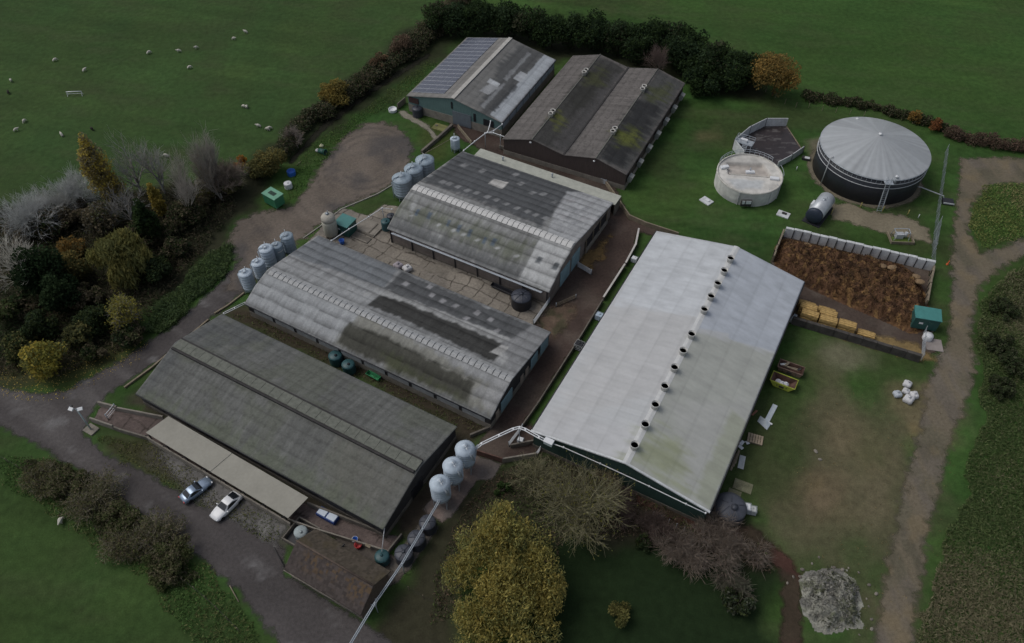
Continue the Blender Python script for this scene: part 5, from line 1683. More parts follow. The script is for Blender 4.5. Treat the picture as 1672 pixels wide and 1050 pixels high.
def bale(lab, P, z, proto=[None], jit=0.0):
    if proto[0] is None:
        t = thing('straw_bale', lab, 'straw bale', (P[0], P[1], z), brz + jit, 'big square straw bales')
        t.scale = (1.22, 1.12, 1.12)
        q = MB(); rr_ = random.Random(4)
        n = 10
        vs, fs = [], []
        for i in range(n + 1):
            x = -1.12 + 2.24 * i / n
            for (y, zz_) in ((-.55, 0.0), (-.6, .3), (-.58, .8), (-.45, .88), (0, .9), (.45, .88), (.58, .8), (.6, .3), (.55, 0)):
                vs.append((x + rr_.uniform(-.03, .03), y + rr_.uniform(-.035, .035), zz_ + rr_.uniform(-.03, .03) if zz_ else 0))
        for i in range(n):
            for k in range(8):
                a = i * 9 + k
                fs.append((a, a + 9, a + 10, a + 1))
        fs += [tuple(range(9))[::1], tuple(range(n * 9, n * 9 + 9))[::-1]]
        q.add(vs, fs)
        q.build('bale_body', M_straw, t)
        q = MB()
        for y in (-.35, 0, .35):
            q.tube([(-1.16, y, .1), (-1.16, y, .92), (1.16, y, .92), (1.16, y, .1)], .02, 4)
        q.build('twine', M_twine, t)
        proto[0] = t
        return t
    return dup(proto[0], (P[0], P[1], z), brz + jit, lab)


o0 = at(1318, 523, 0)
spots = [(0, 0, 0, 'straw bale at the foot of the left stack, against the dark block wall'), (0, 0, .9, 'straw bale on top at the front of the left stack'),
         (-.4, 1.3, 0, 'lower straw bale behind the left stack, beside the white roofed barn'), (-.4, 1.3, .9, 'upper straw bale behind the left stack'), (-.6, 2.6, 0, 'rearmost single straw bale at the white roofed barn corner'),
         (2.5, -.1, 0, 'lower straw bale of the second stack, against the dark wall'), (2.5, -.1, .9, 'top front straw bale of the second stack'), (2.3, 1.2, 0, 'lower rear straw bale of the second stack'), (2.3, 1.2, .9, 'top rear straw bale of the second stack'), (2.1, 2.5, 0, 'outermost straw bale of the second stack towards the mud'),
         (5.0, .1, 0, 'lower straw bale of the third, shorter stack'), (5.0, .1, .9, 'top straw bale of the third, shorter stack'), (7.7, .1, 0, 'low straw bale alone at the right end of the row')]
for i, (a, b, z, lab) in enumerate(spots):
    P = o0 + bu * a * 1.2 + bv * b * 1.1
    bale(lab, P, z * 1.13 + .035, jit=random.Random(i).uniform(-.05, .05))
p = at(1296, 519, .5); t = thing('trough', 'short white trough on the white roofed barn side by the straw bales', 'trough', (p[0], p[1], 0), brz + R(75))
q = MB(); q.bbox((0, 0, .35), (1.6, .55, .7)); q.build('body', M_white, t); q = MB(); q.box((0, 0, .72), (1.4, .35, .03)); q.build('water', M_silog, t)


# ------------------------------------------------------------------ cars
def car(label, c, rz, L, W, paint_m, kind):
    """x forward; kind 'coupe' (sloping tail) or 'saloon'"""
    t = thing('parked_car', label, 'car', (c[0], c[1], 0), rz)
    h = L / 2
    hood, base = (0.98, 0.93)
    if kind == 'coupe':
        st = [(-h, .70, .42, .62), (-h + .12, .84, .30, .92), (-h + .7, .94, .22, 1.05), (-h + 1.5, .96, .2, 1.0), (-.2, .955, .2, .98), (h - 1.9, .95, .2, .97), (h - 1.2, .94, .2, .94), (h - .5, .88, .24, .84), (h - .12, .74, .30, .70), (h, .60, .40, .58)]
        gx_ = [(-h + .35, .98), (-h + 1.45, 1.42), (h - 2.35, 1.44), (h - 1.55, .97)]
        r0, r1 = 1.40, 1.46
    else:
        st = [(-h, .66, .42, .64), (-h + .12, .82, .30, .90), (-h + .6, .90, .22, .98), (-h + 1.3, .92, .2, .98), (-.2, .92, .2, .96), (h - 1.9, .92, .2, .95), (h - 1.2, .91, .2, .93), (h - .5, .86, .24, .82), (h - .12, .72, .30, .68), (h, .56, .40, .56)]
        gx_ = [(-h + .6, .98), (-h + 1.3, 1.40), (h - 2.45, 1.42), (h - 1.55, .95)]
    sc = W / 1.88
    q = MB(); vs, fs = [], []
    for (x, w, zl, zt) in st:
        w *= sc
        half = [(w * .90, zl), (w, zl + .22), (w * .995, zt - .16), (w * .90, zt - .02), (w * .5, zt + .03), (0, zt + .05)]
        ring_ = half + [(-y, z) for y, z in half[-2::-1]]
        vs += [(x, y, z) for y, z in ring_]
    n = 11
    for i in range(len(st) - 1):
        for k in range(n - 1):
            a = i * n + k
            fs.append((a, a + n, a + n + 1, a + 1))
        fs.append((i * n + n - 1, (i + 1) * n + n - 1, (i + 1) * n, i * n))
    fs += [tuple(range(n)), tuple(range((len(st) - 1) * n, len(st) * n))[::-1]]
    q.add(vs, fs, True)
    # cabin: roof panel and pillars in body colour
    wb, wr = .86 * sc, .62 * sc
    (xa, za), (xb, zb), (xc, zc), (xd, zd) = gx_
    cab = []
    for (x, z, w) in ((xa, za, wb * .9), (xb, zb, wr), ((xb + xc) / 2, max(zb, zc) + .04, wr * 1.03), (xc, zc, wr), (xd, zd, wb * .96)):
        cab += [(x, w, z), (x, w * .5, z + .035), (x, 0, z + .045), (x, -w * .5, z + .035), (x, -w, z)]
    fs = []
    for i in range(4):
        for k in range(4):
            a = i * 5 + k
            fs.append((a, a + 5, a + 6, a + 1))
    q.add(cab, fs, True)
    for s_ in (1, -1):
        sd = [(xa, s_ * wb * .9, za), (xb, s_ * wr, zb), ((xb + xc) / 2, s_ * wr * 1.03, max(zb, zc) + .04), (xc, s_ * wr, zc), (xd, s_ * wb * .96, zd), ((xa + xd) / 2, s_ * wb * 1.0, .94)]
        q.add(sd, [tuple(range(6))[::s_]])
    q.build('body', paint_m, t)

    def lerp(a, b, f):
        return tuple(a[i] + (b[i] - a[i]) * f for i in range(3))

    def pane(A, B, C, D_, f0, f1, g, up):
        # A,B lower edge, C,D upper edge
        a, b = lerp(A, D_, f0), lerp(B, C, f0); c_, d_ = lerp(B, C, f1), lerp(A, D_, f1)
        a, b = lerp(a, b, g), lerp(b, a, g); d_, c_ = lerp(d_, c_, g), lerp(c_, d_, g)
        m = MB(); pts = [a, b, c_, d_]
        m.add([(p[0] + up[0], p[1] + up[1], p[2] + up[2]) for p in pts], [(0, 1, 2, 3)]); return m
    pane((xd, -wb * .96, zd), (xd, wb * .96, zd), (xc, wr, zc), (xc, -wr, zc), .05, .95, .05, (.03, 0, .075)).build('windscreen', M_glass, t)
    pane((xa, wb * .9, za), (xa, -wb * .9, za), (xb, -wr, zb), (xb, wr, zb), .08, .94, .06, (-.03, 0, .075)).build('rear_window', M_glass, t)
    for s_ in (1, -1):
        m = MB()
        P = [(xa + .45, s_ * wb * .95, .99), (xd - .35, s_ * wb * .99, .99), (xc - .05, s_ * (wr + .03), zc - .06), ((xb + xc) / 2, s_ * (wr * 1.03 + .02), max(zb, zc) - .03), (xb + .1, s_ * (wr + .03), zb - .08)]
        P = [(x, y + s_ * .03, z) for x, y, z in P]
        m.add(P, [tuple(range(5))[::-s_]]); m.build('side_window', M_glass, t)
        m = MB(); m.box((xd - .25, s_ * (wb + .17), 1.0), (.14, .2, .14)); m.build('mirror', paint_m, t)
        m = MB(); m.box((h - .2, s_ * .62 * sc, .66), (.22, .3, .12), s_ * -.35); m.build('headlight', mat('lamp_glass', (.6, .62, .65), .2), t)
        m = MB(); m.box((-h + .06, s_ * .62 * sc, .78), (.12, .34, .12), s_ * .25); m.build('taillight', M_red, t)
        for x in (-h + .85, h - .85):
            m = MB(); m.lathe([(.20, -.1), (.32, -.1), (.33, -.06), (.33, .06), (.32, .1), (.20, .1)], 18)
            w_ = m.build('wheel', M_rubber, t, (x, s_ * .86 * sc, .33)); w_.rotation_euler = (R(90), 0, 0)
            m = MB(); m.lathe([(0, -.07), (.21, -.07), (.21, .07), (0, .07)], 14); m.build('rim', M_galv, w_)
    return t


a, b = at(393, 804, .5), at(346, 850, .5)
car('white coupe with dark rear window, parked nose to the lane before the canopy', (a + b) / 2, math.atan2(*(b - a)[1::-1]), 4.75, 1.92,
    mat('white_paint', (.72, .73, .74), .3, var=.03, spec=.5), 'coupe')
a, b = at(297, 818, .5), at(344, 783, .5)
car('silver blue saloon parked nose to the canopy, left of the white coupe', (a + b) / 2, math.atan2(*(b - a)[1::-1]), 4.6, 1.8,
    mat('silver_blue_paint', (.25, .32, .42), .25, .4, var=.03, spec=.6), 'saloon')


# ------------------------------------------------------------------ skips, bags, loose things
def skip(label, c, rz, L, W, H, m, inner, taper=.75, fill=None):
    t = thing('skip', label, 'skip', (c[0], c[1], 0), rz)
    q = MB()
    xb = L / 2 - taper
    o = [(-xb, -W / 2 + .1, .12), (xb, -W / 2 + .1, .12), (xb, W / 2 - .1, .12), (-xb, W / 2 - .1, .12)]
    tp = [(-L / 2, -W / 2, H), (L / 2, -W / 2, H), (L / 2, W / 2, H), (-L / 2, W / 2, H)]
    q.add(o + tp, [(0, 3, 2, 1)] + [(i, (i + 1) % 4, 4 + (i + 1) % 4, 4 + i) for i in range(4)])
    q.build('body', m, t)
    q = MB()
    k = .1
    o2 = [(-xb + k, -W / 2 + .2, .2), (xb - k, -W / 2 + .2, .2), (xb - k, W / 2 - .2, .2), (-xb + k, W / 2 - .2, .2)]
    tp2 = [(-L / 2 + k, -W / 2 + k, H - .01), (L / 2 - k, -W / 2 + k, H - .01), (L / 2 - k, W / 2 - k, H - .01), (-L / 2 + k, W / 2 - k, H - .01)]
    q.add(o2 + tp2, [(0, 1, 2, 3)] + [(i, 4 + i, 4 + (i + 1) % 4, (i + 1) % 4) for i in range(4)])
    q.build('inside', inner, t)
    q = MB()
    q.tube([(-L / 2, -W / 2, H), (L / 2, -W / 2, H), (L / 2, W / 2, H), (-L / 2, W / 2, H), (-L / 2, -W / 2, H)], .075, 4); q.build('rim', m, t)
    q = MB()
    for x in (-xb * .6, xb * .6):
        for s_ in (-1, 1):
            q.tube([(x, s_ * W / 2 * .97, H * .6), (x, s_ * (W / 2 + .14), H * .6)], .07, 6)
    q.build('lug', M_dark, t)
    q = MB(); q.box((0, -W / 2 - .0, H * .5), (.75, .09, .35)); q.build('stain_plate', M_dark, t)
    return t


p = at(1279, 624, .8)
skip('yellow green skip holding white rubbish sacks, beside the white roofed barn', p, R(-29), 3.9, 2.0, 1.35, mat('yellow_paint', (.42, .46, .07), .6, var=.25), M_rust)
for i, (dx, dy) in enumerate([(-.75, -.2), (-.1, -.35), (.5, -.2)]):
    ca_, sa_ = math.cos(R(-29)), math.sin(R(-29))
    q = MB(); q.lathe([(0, 0), (.42, .08), (.48, .3), (.3, .52), (.08, .62), (.1, .72)], 10)
    o = q.build('rubbish_sack', mat('sack_white', (.62, .63, .68), .55, var=.15), None, (p[0] + dx * ca_ - dy * sa_, p[1] + dx * sa_ + dy * ca_, .62)); o.scale = (1, .85, .9); o.rotation_euler = (0, 0, i)
    tag(o, ['white rubbish sack at the barn end of the yellow green skip', 'biggest white rubbish sack in the middle of the yellow green skip', 'greyish rubbish sack at the far end of the yellow green skip'][i], 'sack')
p2 = at(1291, 602, .7)
t = skip('rusty brown skip full of scrap timber, behind the yellow green skip', p2, R(-27), 3.9, 1.7, 1.15, mat('brown_skip_paint', (.21, .145, .115), .75, var=.35), M_rust, .25)
r_ = random.Random(3)
for i, lab in enumerate(['long pale plank lying along the rusty brown skip', 'short pale board at the barn end of the rusty brown skip', 'dark block at the right end of the rusty brown skip', 'grey board across the rusty brown skip']):
    L_, cx, rz_, mm = [(2.0, .25, .08, M_wood), (.9, -1.2, .4, M_concl), (.6, 1.4, .9, M_dark), (1.1, -.5, 1.2, M_wood)][i]
    ca_, sa_ = math.cos(R(-27)), math.sin(R(-27))
    q = MB(); q.bbox((0, 0, 0), (L_, .32, .14), 0, .02); q.bbox((.1, .1, .1), (L_ * .8, .12, .08), .1, .02)
    o = q.build('scrap_board', mm, None, (p2[0] + cx * ca_ - .1 * i * -sa_, p2[1] + cx * sa_ + .1 * i, .92 + .08 * i)); o.rotation_euler = (0, .04, R(-27) + rz_)
    tag(o, lab, 'board')


def bag_mesh(seed, m, name='bulk_bag'):
    rng = np.random.default_rng(seed)
    q = MB()
    q.lathe([(.55, 0), (.68, .15), (.72, .5), (.66, .85), (.45, 1.02), (.2, 1.0), (.1, 1.15), (.22, 1.28), (.0, 1.22)], 20)
    V = np.array(q.v)
    a = np.arctan2(V[:, 1], V[:, 0])
    k = 1 + .13 * np.sin(4 * a + seed) + .09 * (fbm(V[:, 0] * 3 + seed * 9, V[:, 1] * 3 + V[:, 2] * 3, seed, 3) - .5) * 2
    V[:, :2] *= k[:, None]
    V[:, 2] += .2 * (fbm(V[:, 0] * 2 + seed, V[:, 1] * 2, seed + 4, 3) - .5) * (V[:, 2] > .3)
    q.v = [tuple(v) for v in V]
    return q.build(name, m)


M_bag = mat('woven_bag', (.56, .56, .57), .7, var=.15, scale=2, bump=.5)
for i, (x, y, s_, lab) in enumerate([(1482, 627, .95, 'white bulk bag at the back of the cluster in the worn yard'), (1466, 643, .9, 'greyish white bulk bag at the left of the cluster in the worn yard'),
                                     (1480, 638, .8, 'small white bulk bag in the middle of the cluster in the worn yard'), (1493, 645, .95, 'open topped white bulk bag at the right of the cluster in the worn yard'),
                                     (1484.5, 652, 1.1, 'biggest white bulk bag at the front of the cluster in the worn yard')]):
    p = at(x, y, .5); o = bag_mesh(i + 1, mat('blue_white_bag', (.45, .49, .54), .7, var=.2, bump=.5) if i == 1 else M_bag)
    o.location = (p[0], p[1], .02); o.scale = (s_, s_, s_ * .85); o.rotation_euler = (R(4 * i - 8), R(3), i)
    tag(o, lab, 'bulk bag', 'white bulk bags in the worn yard')
for i, (x, y, lab) in enumerate([(650, 433, 'mauve grey filled bulk bag on the concrete yard, at the grey barn eave'), (665, 437.5, 'white filled bulk bag on the concrete yard, right of the mauve one')]):
    p = at(x, y, .6); o = bag_mesh(20 + i, M_bag if i else mat('mauve_bag', (.36, .33, .36), .7, var=.2, bump=.5))
    o.location = (p[0], p[1], .04); o.scale = (1.2, 1.1, .9)
    tag(o, lab, 'bulk bag')

r_ = random.Random(8)


def board(lab, pts, w, m, z=.12, name='board', cat='board', th=.05):
    a, b = at(*pts[0], z), at(*pts[1], z)
    d = b - a; L = np.linalg.norm(d)
    q = MB(); q.bbox((0, 0, 0), (L, w, th), 0, .015); q.bbox((0, w * .3, th * .6), (L * .96, w * .1, th * .6), 0, .01); q.bbox((0, -w * .3, th * .6), (L * .96, w * .1, th * .6), 0, .01)
    o = q.build(name, m, None, tuple((a + b) / 2)); o.rotation_euler = (0, 0, math.atan2(d[1], d[0]))
    return tag(o, lab, cat)


M_wsheet = mat('white_sheet', (.56, .62, .66), .5, var=.1)
board('long white board lying in the grass below the yellow green skip', [(1266, 661), (1251, 690)], .75, M_wsheet)
a = at(1247, 690, .2)
q = MB(); q.add([(-.9, -.2, .02), (.9, -.9, .02), (1.0, .4, .12), (.1, .25, .75), (-.9, .9, .1), (-.1, .1, .55)], [(0, 1, 2, 3, 5), (0, 5, 4), (5, 3, 4), (3, 2, 4)])
o = q.build('folded_sheet', M_wsheet, None, (a[0], a[1], .05)); o.rotation_euler = (0, 0, -.6); tag(o, 'crumpled white sheet lying across the end of the long white board', 'sheet')
board('white offcut crossing the long white board in the grass', [(1249, 686), (1261, 693)], .3, M_white, .25)
for i, (pts, w, lab) in enumerate([([(1214, 720), (1209, 726)], .5, 'short white offcut nearest the barn wall, below the pallet'), ([(1206, 727), (1213, 733)], .5, 'bluish white offcut against the barn wall'), ([(1219, 720), (1222, 725)], .5, 'tiny white offcut closest to the pallet'),
                                   ([(1213, 744), (1209, 765)], .85, 'flat white panel lying in grass by the lower barn wall')]):
    board(lab, pts, w, M_white if i != 3 else mat('grey_white_panel', (.42, .45, .46), .6), .1)
for i in range(4):
    board(['reddish plank leaning by the barn wall', 'top plank of the plank pile along the lower barn wall', 'middle plank of the plank pile along the lower barn wall', 'bottom plank of the plank pile along the lower barn wall'][i],
          [[(1228, 678), (1236, 670)], [(1207, 735), (1200, 757)], [(1205, 738), (1197, 762)], [(1203, 741), (1193, 768)]][i], .3, M_wood if i else mat('red_plank', (.28, .13, .09), .8), .1 + .05 * (3 - i))
p = at(1233, 717, .2)
t = thing('pallet', 'timber pallet lying flat in the grass beside the white roofed barn', 'pallet', (p[0], p[1], 0), R(-20))
for k in range(6):
    q = MB(); q.box((-.95 + k * .38, 0, .3), (.3, 1.6, .05)); q.build('slat', mat('pallet_wood', (.36, .29, .21), .9, var=.25), t)
for k in (-.7, 0, .7):
    q = MB(); q.box((0, k, .14), (2.2, .14, .26)); q.build('bearer', M_wood, t)
for i, (x, y, s_) in enumerate([(1332, 737, .26), (1339, 750, .22)]):
    p = at(x, y, .1); q = MB(); q.lathe([(0, 0), (.9, .1), (1, .5), (.6, .9), (0, 1)], 7, smooth=False)
    o = q.build('stone', M_conc, None, (p[0], p[1], 0)); o.scale = (s_, s_ * 1.5, s_); o.rotation_euler = (0, 0, i + .4)
    tag(o, ['larger pale stone lying in the worn yard', 'smaller pale stone lying in the worn yard below its neighbour'][i], 'stone')


def ibc(lab, x, y, rz, cage=M_galv, inner=M_white, s=1.0, z=.6):
    p = at(x, y, z); t = thing('liquid_container', lab, 'container', (p[0], p[1], 0), rz)
    t.scale = (s, s, s)
    q = MB(); q.bbox((0, 0, .62), (1.1, .95, .95), 0, .1); q.lathe([(.15, 1.08), (.15, 1.16), (0, 1.17)], 12); q.build('bottle', inner, t)
    q = MB()
    for zz_ in (.2, .5, .8, 1.08):
        q.tube([(-.58, -.5, zz_), (.58, -.5, zz_), (.58, .5, zz_), (-.58, .5, zz_), (-.58, -.5, zz_)], .025, 4)
    for xx_ in (-.58, -.2, .2, .58):
        for yy_ in (-.5, .5):
            q.tube([(xx_, yy_, .1), (xx_, yy_, 1.08)], .02, 4)
    q.build('cage', cage, t)
    q = MB(); q.box((0, 0, .07), (1.2, 1.0, .12)); q.build('pallet_base', M_dark, t)
    return t


ibc('white caged liquid container touching the dark navy tank', 1217, 830, R(-12), s=1.15)
ibc('greyish caged liquid container on the outer side of the white one', 1228, 833, R(-14), inner=mat('grey_bottle', (.46, .48, .47), .6), s=1.0)
ibc('white and blue caged liquid container between the mud track and the white roofed barn', 979, 517, R(-29), inner=mat('blue_white_bottle', (.42, .52, .62), .5), s=1.1)
ibc('small white container in the mud pen by the grey feed pipe bend', 850, 718, R(-20), s=.75)
ibc('white box against the upper left eave of the white roofed barn', 1036, 423, R(-29), s=.9)
ibc('dark caged container against the middle left eave of the white roofed barn', 946, 565, R(-29), inner=M_black, cage=M_concl, s=1.2)
p = at(1213, 794, .05); t = thing('cover_slab', 'mossy concrete slab in the grass above the dark navy tank', 'slab', (p[0], p[1], 0), R(-25))
q = MB(); q.bbox((0, 0, .06), (2.6, 1.7, .12)); q.build('slab', mat('mossy_concrete', (.15, .15, .095), .9, var=.4, scale=1.0), t); q = MB(); q.bbox((-.8, -1.7, .06), (1.8, 1.4, .1)); q.build('edge_slab', MATS['mossy_concrete'], t)
p = at(718, 208, .05); t = thing('cover_slab', 'bright mossy concrete slab in the grass before the solar barn', 'slab', (p[0], p[1], 0), R(-26))
q = MB(); q.bbox((0, 0, .08), (3.0, 2.2, .16)); q.build('slab', mat('bright_moss_slab', (.17, .17, .07), .95, var=.35, scale=1.0), t); q = MB(); q.bbox((-.9, .2, .2), (.6, .5, .1)); q.build('block', M_concd, t)
# raised concrete base in the yard
p = at(596, 373, .2)
t = thing('concrete_base', 'raised concrete base with kerbs beside the dark green box shed', 'concrete base', (p[0], p[1], 0), R(-29))
q = MB(); q.bbox((0, .6, .14), (5.6, 3.6, .28)); q.build('slab', M_conc, t)
q = MB(); q.bbox((1.4, .6, .34), (.3, 3.2, .12), 0); q.bbox((0, -1.0, .34), (5.2, .25, .12), 0); q.build('kerb', M_concd, t)
p = at(590, 388, .2)
t = thing('concrete_base', 'lower concrete step below the raised base in the yard', 'concrete base', (p[0], p[1], 0), R(-29))
q = MB(); q.bbox((0, 0, .10), (3.6, 1.5, .2)); q.build('slab', M_concd, t); q = MB(); q.bbox((0, -.6, .22), (3.4, .2, .1)); q.build('lip', M_conc, t)

# troughs, tubs
t = thing('lidded_box', 'blue trimmed box with two white lids in the walled run', 'box', tuple(at(536, 844, 0)), R(-29))
q = MB(); q.bbox((0, 0, .35), (3.1, 1.3, .7)); q.build('body', mat('deep_blue', (.02, .05, .18), .5), t)
for x in (-.78, .78):
    q = MB(); q.bbox((x, 0, .74), (1.35, 1.0, .12)); q.build('lid', mat('pale_lid', (.55, .62, .70), .4, var=.06), t)


def tub(lab, x, y, r_, m, h=.6, rim=None):
    p = at(x, y, .3); t = thing('tub', lab, 'tub', (p[0], p[1], .03))
    q = MB(); q.lathe([(r_ * .8, 0), (r_, h), (r_ * .88, h), (r_ * .75, .08), (0, .08)], 16); q.build('body', m, t)
    q = MB(); q.lathe([(r_ * .99, h - .06), (r_ * 1.07, h), (r_ * .93, h + .03)], 16, cap=False); q.build('rim', rim or m, t)


tub('blue tub with a white rim between walled run and brown shed', 580, 882, .42, M_blue, rim=M_white)
tub('red tub next to the blue one by the brown shed', 585, 891, .5, M_red)
tub('small blue tub at the grey barn corner on the concrete yard', 558.5, 396, .5, M_blue, .9)
tub('small grey lid bin at the brown shed gable by the grey pipe', 610.5, 985, .45, M_concl, .8)
board('short plank on the walled run wall beside the red tub', [(597, 889), (605, 893)], .4, M_wood, .9)
for lab, pts, w, m, h in [('long narrow black feed trough against the patched barn wall on the yard', [(803, 465), (838, 481)], .9, M_black, .55),
                          ('green feed trough in the gap between the near barns', [(600, 609), (620, 620)], .8, mat('green_plastic', (.05, .27, .12), .5), .6)]:
    a, b = at(*pts[0], .3), at(*pts[1], .3); d = b - a; L = float(np.linalg.norm(d)); c = (a + b) / 2
    t = thing('feed_trough', lab, 'trough', (c[0], c[1], .03), math.atan2(d[1], d[0]))
    q = MB(); q.add([(-L / 2, -w / 2, h), (L / 2, -w / 2, h), (L / 2, w / 2, h), (-L / 2, w / 2, h), (-L / 2 + .1, -w * .3, .0), (L / 2 - .1, -w * .3, .0), (L / 2 - .1, w * .3, .0), (-L / 2 + .1, w * .3, .0)],
                    [(0, 4, 5, 1), (1, 5, 6, 2), (2, 6, 7, 3), (3, 7, 4, 0), (4, 7, 6, 5)]); q.build('body', m, t)
    q = MB(); q.tube([(-L / 2, -w / 2, h), (L / 2, -w / 2, h), (L / 2, w / 2, h), (-L / 2, w / 2, h), (-L / 2, -w / 2, h)], .06, 4); q.build('rim', m, t)
# tipped bin and sacks near the hedge
p = at(526.5, 248, .4); t = thing('tipped_bin', 'dark green bin tipped on its side at the edge of the gravel yard', 'bin', (p[0], p[1], .5), R(-30))
q = MB(); q.lathe([(0, -.8), (.5, -.8), (.62, .8), (.55, .8), (.45, -.6), (0, -.6)], 16); o = q.build('body', M_dgreen, t); o.rotation_euler = (0, R(84), 0)
q = MB(); q.lathe([(.62, .74), (.7, .8), (.6, .84)], 16, cap=False); o = q.build('rim', M_green, t); o.rotation_euler = (0, R(84), 0)
for i, (x, y, lab) in enumerate([(518.5, 246, 'white sack left of the tipped green bin'), (525, 238.5, 'yellowish white sack behind the tipped green bin')]):
    p = at(x, y, .2); q = MB(); q.lathe([(0, 0), (.42, .08), (.48, .3), (.3, .52), (.08, .62), (.1, .72)], 10)
    o = q.build('rubbish_sack', M_bag if i == 0 else mat('yellow_sack', (.55, .55, .36), .7), None, (p[0], p[1], 0)); tag(o, lab, 'sack')
for i, (a_, b_, lab) in enumerate([((484, 270), (491, 264), 'pale stick lying by the blue drum under the hedge'), ((151, 805), (174, 797), 'pale pole lying across the lane verge'), ((447, 894), (465, 927), 'leaning dark pole at the left end of the brown shed'), ((375, 956), (390, 983), 'pale pole lying in the bottom left verge')]):
    a, b = at(*a_, .15), at(*b_, .15)
    q = MB(); d = b - a; q.tube([(0, 0, 0), tuple(d * .5 + np.array([0, 0, .05])), tuple(d)], .07, 6)
    tag(q.build('pole', M_wood if i != 2 else M_dark, None, tuple(a)), lab, 'pole')
t = thing('feed_rack', 'long white feed rail standing alone in the sheep field', 'feed rack', tuple(at(123.5, 156, 0)), R(4))
q = MB(); q.tube([(-1.7, 0, 1.0), (1.7, 0, 1.0)], .09, 6); q.tube([(-1.7, 0, .5), (1.7, 0, .5)], .05, 5); q.build('rail', M_white, t)
q = MB()
for x in (-1.6, 1.6):
    q.tube([(x, -.4, 0), (x, 0, 1.0), (x, .4, 0)], .05, 5)
q.build('leg', M_white, t)

# ------------------------------------------------------------------ walls, gates, rails, fences
wall_run('kerb_wall', 'pale low kerb along the gravel yard and silo strip', 'kerb', [(496, 389), (523, 370), (557, 342), (617, 317), (640, 303)], .18, .22, mat('old_kerb', (.30, .29, .26), .9, var=.3))
wall_run('kerb_wall', 'mossy low kerb along the lane beside the near barn end', 'kerb', [(205, 633), (250, 600), (262, 590), (340, 524)], .35, .3, M_wood)
wall_run('kerb_wall', 'low kerb along the lane at the grey barn silos', 'kerb', [(352, 512), (372, 500), (398, 480)], .3, .3, M_wood)
wall_run('kerb_wall', 'low wall bank from the patched barn silos up to the solar barn', 'wall', [(690, 250), (718, 226), (738, 208)], .8, .5, M_concd)
wall_run('track_wall', 'timber topped wall between the mud track and the tank lawn', 'wall', [(988, 300), (1027, 357), (1054, 369), (1106, 386)], 1.0, .25, M_wood)
wall_run('track_wall', 'white topped rail wall bending along the upper left of the white roofed barn', 'wall', [(1042, 380), (1037, 405), (1021, 435)], 1.0, .22, M_concd, cap=mat('white_cap', (.55, .53, .50), .7))
wall_run('track_wall', 'white topped rail wall along the mud track above the blue white container', 'wall', [(1019, 438), (985, 491)], 1.0, .22, M_concd, cap=MATS['white_cap'])
wall_run('track_wall', 'long low concrete wall along the mud track beside the white roofed barn', 'wall', [(983, 495), (946, 556), (880, 660), (852, 700)], .9, .22, M_concd)
wall_run('pen_wall', 'dark boarded wall from the feed silos along the mud pen', 'wall', [(776, 741), (820, 755)], 1.2, .2, M_rust)
wall_run('pen_wall', 'concrete wall closing the bottom of the mud pen, above the bare tree', 'wall', [(821, 755), (876, 746)], 1.1, .25, M_conc)
wall_run('pen_wall', 'low concrete wall round the small mossy corner inside the mud pen', 'wall', [(835, 731), (870, 724)], .9, .25, M_concd)
wall_run('pen_wall', 'low wall from the front corner of the long grey barn to the feed silos', 'wall', [(769, 713), (798, 701)], .7, .3, M_concd)
wall_run('pen_wall', 'low pale wall at the foot of the dark twin span barn gable', 'wall', [(816, 243), (912, 269)], .9, .22, M_conc)
wall_run('solar_barn_wall', 'low concrete apron wall left of the solar barn gable', 'wall', [(650, 178), (662, 168)], 1.4, .2, M_concd)
wall_run('gable_kerb', 'dark red board wall at the mud end of the solar barn yard', 'wall', [(748, 209), (770, 236)], .9, .2, M_wood)


def bar_gate(lab, a_, b_, h, m, bars=5, name='gate', cat='gate'):
    a, b = at(*a_, 0), at(*b_, 0); d = b - a
    t = thing(name, lab, cat, tuple(a))
    q = MB()
    for k in range(bars):
        z = .2 + (h - .25) * k / (bars - 1); q.tube([(0, 0, z), (d[0], d[1], z)], .045, 5)
    q.build('rail', m, t)
    for f in (0, 1):
        q = MB(); q.tube([(d[0] * f, d[1] * f, 0), (d[0] * f, d[1] * f, h + .1)], .08, 6); q.build('post', M_galv, t)
    return t


bar_gate('grey gate closing the concrete yard beside the large black ribbed tank', (897, 494), (871, 531), 1.3, M_wpipe, 6)
bar_gate('grey gate standing open at the doors of the patched barn', (943, 436), (965, 449), 1.3, M_wpipe, 6)
bar_gate('galvanised gate at the right gable of the dark twin span barn', (948, 286), (989, 302), 1.2, M_galv)
bar_gate('pale gate in the mud pen beside the grey pipe bend', (831, 729), (853, 700), 1.2, M_wpipe)
bar_gate('thin white gate at the right end of the mud pen', (876, 745), (886, 729), 1.1, M_white, 4)
bar_gate('thin gate in the grass passage below the patched barn doors', (908, 501), (940, 487), .9, M_wood, 3)


